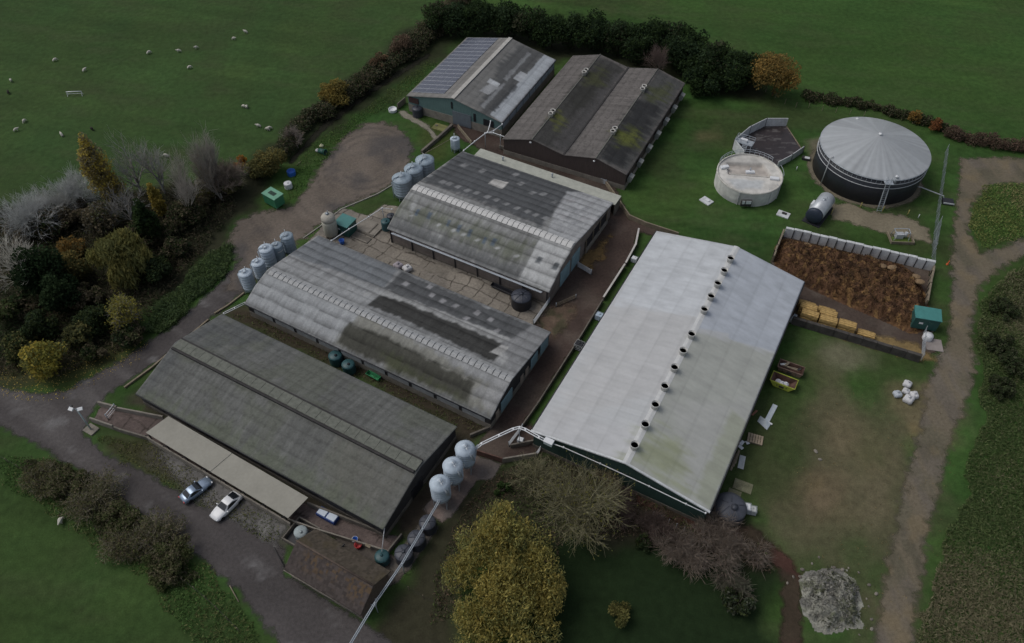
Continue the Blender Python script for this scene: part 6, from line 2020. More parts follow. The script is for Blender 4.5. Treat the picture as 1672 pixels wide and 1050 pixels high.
def post_fence(lab, pts, h, n, wires, m, name='wire_fence', cat='fence', mesh=False, r=.06):
    P = [at(*p, 0) for p in pts]
    t = thing(name, lab, cat, tuple(P[0]))
    P = [p - P[0] for p in P]
    seg = [np.linalg.norm(b - a) for a, b in zip(P[:-1], P[1:])]; tot = sum(seg)

    def along(s):
        for (a, b), l in zip(zip(P[:-1], P[1:]), seg):
            if s <= l:
                return a + (b - a) * s / l
            s -= l
        return P[-1]
    tops = []
    for k in range(n):
        p = along(tot * k / (n - 1) * .9999)
        q = MB(); q.tube([(p[0], p[1], 0), (p[0], p[1], h)], r, 5); q.build('post', m, t); tops.append(p)
    q = MB()
    for w in range(wires):
        z = h * (w + 1) / (wires + .3)
        q.tube([(p[0], p[1], z) for p in tops], .008, 3, cap=False)
    if mesh:
        for a, b in zip(tops[:-1], tops[1:]):
            for k in range(10):
                f, g_ = k / 10, (k + 1.6) / 10
                u0 = a + (b - a) * f; u1 = a + (b - a) * min(g_, 1)
                q.tube([(u0[0], u0[1], .1), (u1[0], u1[1], h * .95)], .010, 3, cap=False)
                q.tube([(u1[0], u1[1], .1), (u0[0], u0[1], h * .95)], .010, 3, cap=False)
    q.build('mesh' if mesh else 'wire', M_galv if mesh else M_dark, t)
    return t


post_fence('tall mesh security fence between the digester lawn and the dirt track', [(1543, 250), (1536, 300), (1530, 340), (1522, 400), (1520, 440)], 2.2, 12, 3, M_galv, 'mesh_fence', 'fence', True, .05)
post_fence('leaning mesh gate panel in the fence above the block wall', [(1531, 368), (1523, 412)], 2.3, 4, 5, M_galv, 'mesh_gate', 'gate', True, .05)
post_fence('timber post fence along the far hedge behind the digester', [(1250, 150), (1291, 176), (1313, 174), (1336, 180), (1410, 190)], 1.3, 9, 2, M_wood)
post_fence('wire fence along the bottom left paddock', [(-40, 722), (0, 747), (32, 765)], 1.1, 5, 3, M_wood)
post_fence('wire fence below the bottom left thicket', [(300, 950), (325, 968), (350, 990), (390, 1030)], 1.1, 6, 3, M_wood)
post_fence('timber rail fence running from the brown shed into the garden', [(644, 950), (700, 982), (722, 993), (790, 1035)], 1.1, 7, 2, M_wood, 'rail_fence')
post_fence('wire fence across the bare earth below the white roofed barn gable', [(1066, 842), (1090, 853), (1116, 868)], 1.1, 5, 3, M_galv)
for i, (x, y, lab) in enumerate([(1300, 278, 'lone white marker post in the lawn between pit and horizontal vessel'), (1404, 340, 'yellowish stake at the digester foot, leftmost one'), (1440, 346, 'yellowish stake at the foot of the digester ladder'),
                                 (1481, 352, 'yellowish stake right of the digester ladder'), (1499, 356, 'short white stake nearest the mesh fence'), (1357, 350, 'pale stake beside the horizontal vessel')]):
    p = at(x, y, 0); q = MB(); h_ = 1.3 if i not in (0, 4) else .8
    q.tube([(0, 0, 0), (.05, .1, h_)], .07, 6); q.lathe([(.09, h_ - .05), (.09, h_), (0, h_ + .03)], 8, (.05, .1, 0))
    tag(q.build('marker_post', M_white if i in (0, 4) else mat('yellow_stake', (.40, .34, .12), .8), None, tuple(p)), lab, 'post', 'marker posts round the digester')
p = at(1546.5, 432, 0); q = MB(); q.tube([(0, 0, 0), (.1, .05, .9)], .08, 6); q.lathe([(.25, 0), (.2, .05), (.06, .6), (0, .62)], 10, (0, 0, 0))
tag(q.build('marker_post', mat('orange_plastic', (.55, .10, .03), .6), None, tuple(p)), 'small orange marker at the edge of the dirt track', 'post')


# overhead pipes
def pipe_run(lab, pts, r, m, posts=(), offs=((0, 0),), name='overhead_pipe'):
    P = [at(x, y, z) for x, y, z in pts]
    t = thing(name, lab, 'pipe', (P[0][0], P[0][1], 0))
    o = np.array([P[0][0], P[0][1], 0])
    P = [p - o for p in P]
    for (dx, dz) in offs:
        q = MB(); pp_ = []
        for i, p in enumerate(P):
            d = P[min(i + 1, len(P) - 1)] - P[max(i - 1, 0)]; d = d / (np.linalg.norm(d) + 1e-9)
            nrm = np.array([-d[1], d[0], 0]); pp_.append(tuple(p + nrm * dx + np.array([0, 0, dz])))
        q.tube(pp_, r, 7); q.build('pipe', m, t)
    for i in posts:
        p = P[i]; q = MB(); q.tube([(p[0], p[1], 0), (p[0], p[1], p[2])], .07, 6); q.build('support_post', M_galv, t)
    for i in range(len(P)):
        p = P[i]; q = MB(); q.lathe([(r * 1.5, -.15), (r * 1.7, 0), (r * 1.5, .15)], 8, (p[0], p[1], p[2])); q.build('coupling', m, t)
    return t


pipe_run('long grey feed pipe running over the black tanks and past the brown shed', [(560, 1072, 3.0), (612, 985, 3.0), (656.6, 920.6, 3.0), (690, 864, 3.0), (721, 811, 3.0), (758, 759, 3.2), (772, 737, 3.6), (780, 728, 3.9)], .075, mat('bluish_galvanised', (.33, .37, .41), .5, .2, var=.15), (1, 2), ((-.1, 0), (.1, .03)))
pipe_run('twin white pipe arching over the mud pen from feed silos to white roofed barn', [(776, 745, 2.4), (777, 733, 3.6), (786, 725, 4.3), (815, 711, 4.6), (838, 700.5, 4.8), (848, 698, 4.8), (858, 701.5, 4.8), (880, 714, 4.7), (895, 721.5, 4.6)], .085, M_white, (5,), ((-.17, 0), (.17, 0)))
p = at(896, 722, 4.6); t = thing('junction_box', 'pale grey box where the twin white pipe meets the white roofed barn', 'box', (p[0], p[1], 4.3), R(-29))
q = MB(); q.bbox((0, 0, .3), (1.3, .8, .6)); q.build('body', mat('pale_teal_box', (.46, .55, .55), .5), t); q = MB(); q.bbox((0, 0, .64), (1.4, .9, .08)); q.build('lid', M_white, t)
pipe_run('thin white pipe along the front gable of the white roofed barn', [(900, 723.5, 4.5), (920, 730.5, 4.2), (980, 757, 4.0), (1060, 794, 4.0), (1120, 823, 4.0), (1152, 838, 4.0)], .075, M_white)
pipe_run('white forked overhead pipe between the solar barn and the patched barn', [(757, 246, 3.4), (775, 231, 3.6), (792, 218, 3.7), (806, 213.5, 3.7), (820, 203, 3.7)], .09, M_white, (2,))
pipe_run('white overhead pipe along the twin span barn gable', [(794, 217, 3.6), (806, 217, 3.6), (817, 221, 3.6), (870, 238, 3.5), (915, 253, 3.4)], .08, M_white, (2,))
pipe_run('short white pipe rising to the solar barn door corner', [(796, 216, 3.6), (799, 207, 4.0), (801, 198, 4.3)], .08, M_white)
pipe_run('thin pale pipe from the small silo to the big grey silos', [(736, 227, 2.8), (700, 247, 2.6), (692, 252, 3.0)], .06, M_wood)
pipe_run('thin white overhead pipe crossing the concrete yard', [(541, 393, 3.3), (570, 374, 3.4), (602, 354, 3.4), (624, 339.5, 3.4), (640, 342, 3.4)], .07, M_white, (3,))
pipe_run('pair of thin white pipes joining the two near barn ends', [(365, 512, 3.0), (383, 503, 3.1), (400, 494.5, 3.0)], .05, M_white, (), ((-.18, 0), (.18, 0)))


# ------------------------------------------------------------------ vegetation
LEAF = leaf_mat('leaf')
BARK = mat('bark', (.085, .070, .055), .95, var=.3, scale=3)
BARKP = mat('pale_bark', (.36, .34, .30), .9, var=.25, scale=3)
TWIG = leaf_mat('twig', trans=0.3)


VEG, VEGT, VEGG = 1.9, 2.5, 3.2     # overall lightness of foliage and twigs


def diamonds(rng, P, size, col, vert=0.0, aspect=1.0):
    """leaf-sized rhombs at P; vert>0 stretches them along z (hanging strands)"""
    n = len(P)
    a = rng.normal(size=(n, 3)); a /= np.linalg.norm(a, axis=1)[:, None]
    if vert:
        a = a * (1 - vert) + np.array([0, 0, 1.0]) * vert * np.sign(rng.normal(size=n))[:, None]
        a /= np.linalg.norm(a, axis=1)[:, None]
    nb_ = rng.normal(size=(n, 3)) + (np.array([0, 0, 1.1]) if not vert else np.zeros(3))
    b = np.cross(a, nb_); b /= np.linalg.norm(b, axis=1)[:, None] + 1e-9
    s = size * rng.uniform(.55, 1.45, n)[:, None]
    a, b = a * s * aspect, b * s * (.62 / max(1, aspect ** .5))
    V = np.stack([P + a, P + b, P - a, P - b], 1).reshape(-1, 3)
    return V, np.arange(4 * n).reshape(-1, 4), np.repeat(col, 4, axis=0)


def clump_points(rng, clumps, n, inner=.55):
    C = np.array([c[0] for c in clumps]); r = np.array([c[1] for c in clumps])
    w = r ** 2; k = rng.choice(len(clumps), n, p=w / w.sum())
    d = rng.normal(size=(n, 3)); d /= np.linalg.norm(d, axis=1)[:, None]
    rad = r[k] * (inner + (1.08 - inner) * rng.random(n) ** .6)
    # ragged clump outline
    rad *= .82 + .4 * vnoise(d[:, 0] * 2.5 + k * 7.1, d[:, 1] * 2.5 + d[:, 2] * 3.1, 3)
    P = C[k] + d * rad[:, None] * np.array([1, 1, .85])
    return P, k


def leaf_cols(rng, k, nk, cols, amp=.3):
    cols = np.array(cols)
    ci = rng.choice(len(cols), nk)
    base = cols[ci] * rng.uniform(.8, 1.25, nk)[:, None]
    c = base[k]
    alt = cols[rng.choice(len(cols), len(k))]
    m = (rng.random(len(k)) < .35)[:, None]
    c = np.where(m, alt, c)
    return c * rng.uniform(1 - amp, 1 + amp, len(k))[:, None]


def crown_mesh(name, rng, clumps, n, size, cols, vert=0.0, aspect=1.0, inner=.55, zmin=.05):
    P, k = clump_points(rng, clumps, n, inner)
    P = P[P[:, 2] > zmin] if zmin is not None else P
    k = k[:len(P)]
    V, Fc, c = diamonds(rng, P, size, leaf_cols(rng, k, len(clumps), cols) * VEG, vert, aspect)
    return np_mesh(name, V, Fc, c)


def round_clumps(rng, Rr, H, zb, m, shape='round'):
    """clumps filling a crown envelope from height zb to H"""
    out = []
    hz = (H - zb) / 2; zc = zb + hz
    for i in range(m):
        for _ in range(60):
            p = rng.uniform(-1, 1, 3)
            if np.linalg.norm(p) < 1 and np.linalg.norm(p) > .35:
                break
        cr = rng.uniform(.26, .46) * (1.25 if shape == 'cone' else 1)
        f = 1.0
        if shape == 'cone':
            f = max(.12, (1 - (p[2] + 1) / 2) ** .8)
        if shape == 'column':
            p[2] = -1 + 2 * (i + .5) / m
            cr = .55
            f = max(.35, min(1.0, 1.25 - .9 * max(0, p[2] + .1)))
            p[0] *= .8; p[1] *= .8
        if shape == 'flat' and p[2] < -.2:
            p[2] *= .4
        out.append(((p[0] * Rr * (1 - cr * .7) * f, p[1] * Rr * (1 - cr * .7) * f, zc + p[2] * hz * (1 - cr * .6)), cr * min(Rr * (f if shape in ('cone', 'column') else 1) * 1.0 + .15, hz * 1.3)))
    return out


def trunk_mb(rng, H, r, clumps, nl=6, zb=None):
    q = MB()
    zt = H * .7
    w = rng.normal(size=(3, 2)) * .15
    pts = [(0, 0, -.1), (w[0, 0], w[0, 1], zt * .35), (w[1, 0], w[1, 1], zt * .7), (w[2, 0], w[2, 1], zt)]
    q.tube(pts, [r, r * .8, r * .55, r * .25], 7)
    idx = rng.permutation(len(clumps))[:nl]
    for i in idx:
        c = clumps[i][0]
        z0 = min(c[2] * .55, zt * .8)
        s = (w[1, 0] * z0 / zt, w[1, 1] * z0 / zt, z0)
        mid = ((s[0] + c[0]) / 2, (s[1] + c[1]) / 2, (s[2] + c[2]) / 2 + .2)
        q.tube([s, mid, c], [r * .4, r * .25, r * .1], 5)
    return q


SEED = [100]


def leafy(name, label, cat, base, H, Rr, cols, n=4000, size=.26, zb=None, m=22, shape='round', vert=0.0, aspect=1.0, trunk=True, group=None, inner=.55, sx=1.0, rz=0.0):
    SEED[0] += 1
    rng = np.random.default_rng(SEED[0])
    zb = H * .28 if zb is None else zb
    cl = round_clumps(rng, Rr, H, zb, m, shape)
    t = thing(name, label, cat, (base[0], base[1], 0), rz, group)
    t.scale = (sx, 1, 1)
    if trunk:
        trunk_mb(rng, H, max(.07, H * .022), cl).build('trunk', BARK, t)
    link('crown', crown_mesh('crown', rng, cl, n, size, cols, vert, aspect, inner), LEAF, t)
    return t


def willow(label, base, H, Rr, cols, n, lobes, size=.3, name='willow_tree'):
    SEED[0] += 1
    rng = np.random.default_rng(SEED[0])
    t = thing(name, label, 'tree', (base[0], base[1], 0))
    cl = []
    for (dx, dy, z, r) in lobes:
        for _ in range(9):
            d = rng.normal(size=3); d /= np.linalg.norm(d); d[2] = abs(d[2]) * .8
            cl.append(((dx + d[0] * r * .7, dy + d[1] * r * .7, z + d[2] * r * .55), r * rng.uniform(.32, .52)))
    trunk_mb(rng, H, .35, cl, 9).build('trunk', BARK, t)
    P, k = clump_points(rng, cl, n, .6)
    # strands hang from the outside of every clump
    drop = rng.random(len(P)) ** 1.5 * 2.2
    out = np.linalg.norm(P[:, :2], axis=1)
    P[:, 2] -= drop * (.3 + .7 * np.clip(out / Rr, 0, 1))
    ok = P[:, 2] > .15
    P, k = P[ok], k[ok]
    V, Fc, c = diamonds(rng, P, size, leaf_cols(rng, k, len(cl), cols, .35) * VEG, .58, 1.9)
    link('crown', np_mesh('crown', V, Fc, c), LEAF, t)
    return t


def seg_mesh(name, S0, S1, R0, R1, cols):
    S0, S1 = np.array(S0), np.array(S1); R0, R1 = np.array(R0), np.array(R1)
    d = S1 - S0; d /= np.linalg.norm(d, axis=1)[:, None] + 1e-9
    up = np.where(np.abs(d[:, 2:3]) < .9, np.array([[0, 0, 1.0]]), np.array([[1.0, 0, 0]]))
    a = np.cross(d, up); a /= np.linalg.norm(a, axis=1)[:, None] + 1e-9
    b = np.cross(d, a)
    V = []
    for k in range(3):
        t = 2 * math.pi * k / 3
        V.append(S0 + (a * math.cos(t) + b * math.sin(t)) * R0[:, None])
    for k in range(3):
        t = 2 * math.pi * k / 3
        V.append(S1 + (a * math.cos(t) + b * math.sin(t)) * R1[:, None])
    n = len(S0)
    V = np.stack(V, 1).reshape(-1, 3)
    i = np.arange(n)[:, None] * 6
    Fc = np.concatenate([i + np.array([[k, (k + 1) % 3, 3 + (k + 1) % 3, 3 + k]]) for k in range(3)], 0)
    return np_mesh(name, V, Fc, np.repeat(cols, 6, axis=0))


def bare(name, label, cat, base, H, spread=.55, cols=((.20, .185, .17),), levels=4, trunk_f=.28, nb=(6, 5, 4, 3), r0=None, stems=1, twig_w=.03, leaves=None, nleaf=0, upward=.35, group=None, lfac=(.58, .80), lsize=.16, Rw=None, tw=1, tl=1.0):
    """leafless tree: long limbs fanning out, forking into straight twigs that follow their branch"""
    SEED[0] += 1
    rng = np.random.default_rng(SEED[0])
    t = thing(name, label, cat, (base[0], base[1], 0), 0, group)
    r0 = r0 or H * .024
    A = dict(S0=[], S1=[], R0=[], R1=[], L=[])
    tips, tdir = [], []

    def put(p, q_, ra, rb, L):
        A['S0'].append(p); A['S1'].append(q_); A['R0'].append(ra); A['R1'].append(rb); A['L'].append(L)

    def grow(p, d, ln, r, L):
        d1 = d + rng.normal(size=3) * .10; d1 /= np.linalg.norm(d1)
        m_ = p + d1 * ln * .5
        d2 = d1 + rng.normal(size=3) * .12 + np.array([0, 0, upward * .22]); d2 /= np.linalg.norm(d2)
        e = m_ + d2 * ln * .5
        rt = max(r * .72, twig_w * .7)
        put(p, m_, r, (r + rt) / 2, L); put(m_, e, (r + rt) / 2, rt, L)
        if L >= 2:
            for f in (.55,):
                tips.append(p + (m_ - p) * f * 2 if f <= .5 else m_ + (e - m_) * (f - .5) * 2); tdir.append(d2)
        if L >= levels:
            tips.append(e); tdir.append(d2); return
        k = nb[min(L, len(nb) - 1)]
        for i in range(k):
            f = rng.uniform(.3, 1.0) if i else 1.0
            s = p + (m_ - p) * f * 2 if f < .5 else m_ + (e - m_) * (f - .5) * 2
            w = rng.normal(size=3); w -= w @ d2 * d2; w /= np.linalg.norm(w) + 1e-9
            ang = rng.uniform(.35, .75) * (spread / .55) if i else rng.uniform(.05, .25)
            nd = d2 * math.cos(ang) + w * math.sin(ang) + np.array([0, 0, upward * .30])
            nd /= np.linalg.norm(nd)
            grow(s, nd, ln * rng.uniform(*lfac), max(rt * rng.uniform(.6, .85), twig_w * .7), L + 1)
    for s_ in range(stems):
        d = np.array([rng.normal() * .28 * (stems > 1), rng.normal() * .28 * (stems > 1), 1.0]); d /= np.linalg.norm(d)
        p0 = np.array([rng.normal() * .5, rng.normal() * .5, -.05]) if stems > 1 else np.array([0, 0, -.05])
        grow(p0, d, H * trunk_f * 1.35, r0, 0)
    L = np.array(A['L']); S0 = np.array(A['S0']); S1 = np.array(A['S1'])
    k = H / max(S1[:, 2].max(), .1)
    sc = np.array([k, k, k])
    if Rw:
        rad = np.percentile(np.linalg.norm(S1[:, :2], axis=1), 95)
        sc = np.array([Rw / rad, Rw / rad, k])
    S0, S1 = S0 * sc, S1 * sc
    T0 = np.repeat(np.array(tips) * sc, tw, 0); td = np.repeat(np.array(tdir), tw, 0)
    cols = np.array(cols) * VEGT; cc = cols[rng.choice(len(cols), len(L))] * rng.uniform(.8, 1.2, len(L))[:, None]
    R0, R1 = np.array(A['R0']), np.array(A['R1'])
    mt_ = L <= 1
    link('trunk', seg_mesh('trunk', S0[mt_], S1[mt_], R0[mt_], R1[mt_], cc[mt_]), TWIG, t)
    mb_ = ~mt_
    dd = td + rng.normal(size=T0.shape) * .42 + np.array([0, 0, .12]); dd /= np.linalg.norm(dd, axis=1)[:, None]
    T1 = T0 + dd * rng.uniform(.5, 1.25, len(T0))[:, None] * min(1.1, H / 8) * tl
    ok = T1[:, 2] > .05
    T0, T1 = T0[ok], T1[ok]
    S0b, S1b = np.vstack([S0[mb_], T0]), np.vstack([S1[mb_], T1])
    R0b = np.concatenate([R0[mb_], np.full(len(T0), twig_w * .62)]); R1b = np.concatenate([R1[mb_], np.full(len(T0), twig_w * .3)])
    cb = np.vstack([cc[mb_], cols[rng.choice(len(cols), len(T0))] * rng.uniform(.8, 1.2, len(T0))[:, None]])
    link('branches', seg_mesh('branches', S0b, S1b, R0b, R1b, cb), TWIG, t)
    if leaves is not None and nleaf:
        j = rng.choice(len(T1), nleaf); P = T1[j] + rng.normal(size=(nleaf, 3)) * .25
        V, Fc, c = diamonds(rng, P, lsize, np.array(leaves)[rng.choice(len(leaves), nleaf)] * VEG * rng.uniform(.7, 1.3, nleaf)[:, None])
        link('leaves', np_mesh('leaves', V, Fc, c), LEAF, t)
    return t


def hedge(name, label, pts, h, w, cols, n, size=.28, cat='hedge', hv=.35):
    SEED[0] += 1
    rng = np.random.default_rng(SEED[0])
    P = [np.array(at(*p, 0)[:2]) for p in pts]
    o0 = P[0].copy(); cl = []
    for a, b in zip(P[:-1], P[1:]):
        L = np.linalg.norm(b - a); k = max(2, int(L / (w * .22)))
        for i in range(k):
            c = a + (b - a) * (i + rng.random()) / k - o0
            nrm = np.array([-(b - a)[1], (b - a)[0]]) / (L + 1e-9)
            hh = h * rng.uniform(1 - hv, 1 + hv)
            for _ in range(2):
                oo = nrm * rng.uniform(-.32, .32) * w
                r = min(w * .42, hh * .55) * rng.uniform(.7, 1.1)
                cl.append(((c[0] + oo[0], c[1] + oo[1], max(.25, hh - r * 1.0) * rng.uniform(.55, 1)), r))
    t = thing(name, label, cat, (o0[0], o0[1], 0))
    link('foliage', crown_mesh('foliage', rng, cl, n, size, cols, inner=.5), LEAF, t)
    q = MB()
    for i in rng.permutation(len(cl))[:40]:
        c = cl[i][0]; q.tube([(c[0] * 1, c[1], 0), (c[0] + rng.normal() * .3, c[1] + rng.normal() * .3, c[2] + cl[i][1] * .8)], [.06, .02], 4)
    q.build('stems', BARK, t)
    return t


EVG = [(.020, .033, .014), (.026, .042, .016), (.016, .026, .014)]
DKG = [(.024, .036, .017), (.034, .044, .018), (.020, .028, .016)]
YEL = [(.24, .19, .045), (.17, .15, .045), (.30, .22, .05), (.12, .115, .04)]
WIL = [(.155, .135, .040), (.185, .150, .042), (.115, .110, .038), (.21, .16, .05)]
OLV = [(.085, .085, .035), (.105, .098, .040), (.06, .064, .03)]
BRN = [(.078, .066, .044), (.092, .078, .052), (.058, .052, .036), (.058, .064, .032)]
ORG = [(.155, .105, .035), (.125, .09, .034), (.18, .118, .038), (.09, .078, .032)]
PALE = [(.22, .205, .185), (.18, .17, .155)]
GRY = [(.17, .175, .175), (.14, .14, .14), (.20, .20, .195)]
RUS = [(.112, .094, .078), (.092, .079, .068), (.125, .10, .08)]
OBR = [(.150, .142, .085), (.128, .120, .074), (.105, .10, .066)]


def top(px, py, H):
    return at(px, py, H)


def mid(px, py, H, f=.6):
    return at(px, py, H * f)


# --- the wood at the left
leafy('poplar_tree', 'tall yellow and brown poplar with a narrow leaning crown, highest in the left wood', 'tree', top(120, 197, 20), 20, 3.0, [(.17, .14, .05), (.14, .12, .065), (.12, .108, .07), (.27, .215, .05)], 8500, .21, .8, 50, 'column')
bare('bare_tree', 'big grey leafless tree just right of the yellow brown poplar', 'tree', top(186, 216, 14.5), 14.5, .55, GRY + PALE, 4, .2, (7, 4, 3, 2), Rw=4.4, upward=.5, tl=1.5)
bare('bare_tree', 'grey leafless tree with an open top, right shoulder of the big grey one', 'tree', top(234, 232, 12), 12, .5, GRY + PALE, 4, .2, (7, 4, 3, 2), Rw=3.8, upward=.5, tl=1.5)
bare('bare_tree', 'grey leafless tree in front of the big grey one, above the drooping willow', 'tree', top(190, 308, 9), 9, .6, GRY + PALE, 4, .2, (7, 4, 3, 2), Rw=3.8, upward=.3, tl=1.4)
bare('bare_tree', 'low blue grey leafless tree at the field side of the wood, below the poplar', 'tree', top(92, 280, 8.5), 8.5, .8, [(.27, .275, .27), (.22, .225, .222)], 4, .15, (8, 5, 4, 3), Rw=4.4, upward=.25, stems=2, tw=1, tl=1.4)
bare('bare_tree', 'low blue grey leafless tree at the left frame edge by the sheep field', 'tree', top(20, 314, 9), 9, .8, [(.27, .275, .27), (.22, .225, .222)], 4, .15, (8, 5, 4, 3), Rw=5.4, upward=.25, stems=2, tw=1, tl=1.4)
bare('bare_tree', 'low grey leafless tree between the two low blue grey ones', 'tree', top(62, 320, 7), 7, .8, [(.24, .24, .23), (.20, .20, .195)], 4, .15, (8, 5, 4, 3), Rw=4.6, upward=.2, stems=2, tw=1, tl=1.4)
leafy('cypress_tree', 'narrow dark green cypress in the middle of the left wood', 'tree', top(211, 305, 13), 13, 2.7, EVG, 6500, .22, .2, 46, 'cone')
leafy('poplar_tree', 'slim yellow green poplar right of the dark cypress', 'tree', top(238, 288, 10.5), 10.5, 1.3, [(.17, .14, .035), (.135, .118, .035), (.20, .155, .04)], 3200, .2, .6, 26, 'column')
bare('birch_tree', 'tall pale stemmed bare birch, tallest of the birches in the wood', 'tree', top(308, 218, 15), 15, .42, PALE, 4, .24, (7, 4, 3, 2), stems=2, Rw=3.4, upward=.7, tl=1.5, r0=.22)
bare('birch_tree', 'pale bare birch left of the tallest birch', 'tree', top(272, 250, 13), 13, .42, PALE, 4, .24, (7, 4, 3, 2), Rw=2.8, upward=.7, tl=1.5, r0=.2)
bare('birch_tree', 'pale bare birch right of the tallest birch', 'tree', top(336, 244, 12), 12, .42, PALE + [(.16, .13, .10)], 4, .24, (7, 4, 3, 2), stems=2, Rw=3.0, upward=.7, tl=1.5, r0=.2)
bare('birch_tree', 'short bare birch in front of the taller birches', 'tree', top(290, 296, 9.5), 9.5, .45, PALE, 4, .22, (6, 4, 3, 3), Rw=2.6, upward=.6, tl=1.5, r0=.18)
bare('bare_tree', 'brown twiggy leafless tree between the birches and the orange bush', 'tree', top(364, 262, 8), 8, .7, [(.15, .125, .105), (.12, .10, .085)], 4, .2, (8, 5, 3, 3), stems=2, Rw=3.8, upward=.3, tw=2)
leafy('shrub', 'bright orange bush at the end of the birches', 'shrub', mid(391, 266, 4.6), 4.6, 1.5, [(.32, .15, .02), (.26, .12, .02), (.18, .10, .03)], 1500, .2, .6, 12)
leafy('shrub', 'olive green bush right of the bright orange one', 'shrub', mid(414, 272, 4.6), 4.6, 3.0, OLV, 3400, .22, .1, 18)
leafy('shrub', 'domed olive bush with a yellowish top, behind the blue drum', 'shrub', mid(440, 262, 5.6), 5.6, 3.6, OLV + [(.13, .11, .04)], 5000, .21, .1, 22)
leafy('shrub', 'brown green bush below the bright orange one', 'shrub', mid(372, 300, 4.0), 4.0, 3.0, BRN + OLV, 2600, .26, .1, 14)
willow('drooping yellow green willow in the heart of the left wood', mid(192, 415, 9, .6), 9.5, 5.0, [(.115, .113, .042), (.135, .124, .044), (.095, .098, .040)], 9500,
       [(0, 0, 6.2, 3.4), (-2.8, .3, 5.6, 2.4), (2.2, -.6, 5.0, 2.8), (.8, 1.8, 6.6, 2.4), (1.2, -2.4, 4.0, 2.4)], .3)
leafy('evergreen_tree', 'large dark evergreen at the left, in front of the pale branched tree', 'tree', mid(58, 430, 11, .65), 11, 4.0, [(.014, .023, .012), (.018, .030, .014)], 6500, .26, 1.0, 34)
leafy('evergreen_tree', 'smaller dark evergreen right of the large dark one in the wood', 'tree', mid(95, 475, 8, .55), 8, 3.2, [(.015, .025, .013), (.020, .032, .015)], 4200, .26, .6, 24)
bare('bare_tree', 'pale branched leafless tree at the left frame edge', 'tree', top(0, 392, 11), 11, .7, [(.30, .29, .26), (.24, .23, .21)], 4, .25, (7, 5, 4, 3), r0=.3, Rw=5.0)
bare('shrub', 'small pale stemmed tree with yellow green leaves by the lane bend', 'tree', top(196, 490, 5.8), 6.2, .6, PALE, 3, .25, (7, 6, 4), stems=3, Rw=2.6, leaves=[(.17, .15, .035), (.12, .12, .04)], nleaf=3000, lsize=.16)
leafy('maple_tree', 'bright yellow maple at the corner of the lane', 'tree', mid(74, 585, 6, .55), 6, 3.6, [(.20, .175, .040), (.15, .145, .04), (.235, .19, .045), (.09, .095, .035)], 4600, .22, .7, 26)
leafy('shrub', 'dark green shrub between yellow maple and pale stemmed tree', 'shrub', mid(122, 545, 4.5, .6), 4.5, 2.8, DKG + OLV, 2800, .24, .1, 16)
leafy('shrub', 'dark green shrub behind the yellow maple', 'shrub', mid(62, 530, 4.5, .6), 4.5, 3.2, DKG, 2800, .26, .1, 16)
leafy('shrub', 'orange brown shrub above the drooping willow', 'shrub', mid(108, 400, 5, .7), 5, 2.8, [(.13, .085, .03), (.09, .075, .035), (.17, .10, .03)], 2400, .24, .2, 16)
leafy('shrub', 'brown bramble thicket left of the drooping willow', 'shrub', mid(140, 480, 3.5, .6), 3.5, 3.4, BRN, 2800, .26, .1, 16)
leafy('shrub', 'brown thicket below the low blue grey trees', 'shrub', mid(120, 345, 4.2, .6), 4.2, 4.0, BRN + [(.10, .095, .085)], 3400, .26, .1, 18)
leafy('shrub', 'grey brown thicket under the low tree at the left frame edge', 'shrub', mid(40, 370, 4.0, .6), 4.0, 4.4, BRN + [(.10, .095, .085)], 3200, .26, .1, 18)
leafy('shrub', 'dark thicket at the foot of the birches', 'shrub', mid(265, 375, 3.2, .6), 3.2, 3.6, BRN + DKG, 3000, .24, .1, 18)
leafy('shrub', 'brown thicket between birches and gravel yard', 'shrub', mid(330, 335, 3.2, .6), 3.2, 3.8, BRN + OLV, 3200, .24, .1, 18)
leafy('shrub', 'dark thicket below the dark evergreens at the left frame edge', 'shrub', mid(20, 500, 4.2, .6), 4.2, 3.8, DKG + BRN, 3200, .26, .1, 18)
leafy('shrub', 'brown shrub leaning over the lane right of the dark green shrub', 'shrub', mid(150, 575, 2.6, .6), 2.6, 2.4, BRN + DKG, 1800, .22, .1, 12)


for i, (x, y, h_, r_, cs_, lab) in enumerate([
        (165, 352, 6.5, 3.6, BRN + [(.10, .10, .09)], 'grey brown thicket behind the drooping willow'), (235, 372, 5.5, 3.4, DKG + BRN, 'dark thicket hugging the cypress foot'),
        (300, 345, 5.0, 3.6, BRN + DKG, 'brown thicket under the tallest birch'), (252, 440, 4.2, 3.4, DKG, 'dark green thicket right of the drooping willow'),
        (205, 545, 3.2, 3.0, DKG + BRN, 'low dark thicket below the pale stemmed tree'), (150, 520, 4.4, 3.2, DKG, 'dark shrub left of the pale stemmed tree'),
        (28, 562, 4.2, 3.4, DKG + OLV, 'dark green shrub at the frame edge beside the yellow maple'), (115, 435, 5.5, 3.2, [(.10, .08, .03), (.075, .07, .03), (.05, .055, .025)], 'ochre shrub between dark evergreens and drooping willow'),
        (340, 302, 4.6, 3.4, BRN + OLV, 'olive brown thicket below the birches at the yard end'), (285, 405, 3.4, 3.2, BRN + DKG, 'low brown thicket on the yard side of the cypress'),
        (80, 360, 5.0, 3.8, BRN + DKG, 'brown thicket between low blue grey trees and evergreens')]):
    leafy('shrub', lab, 'shrub', mid(x, y, h_, .6), h_, r_, cs_, 4200, .22, .05, 24, inner=.35)


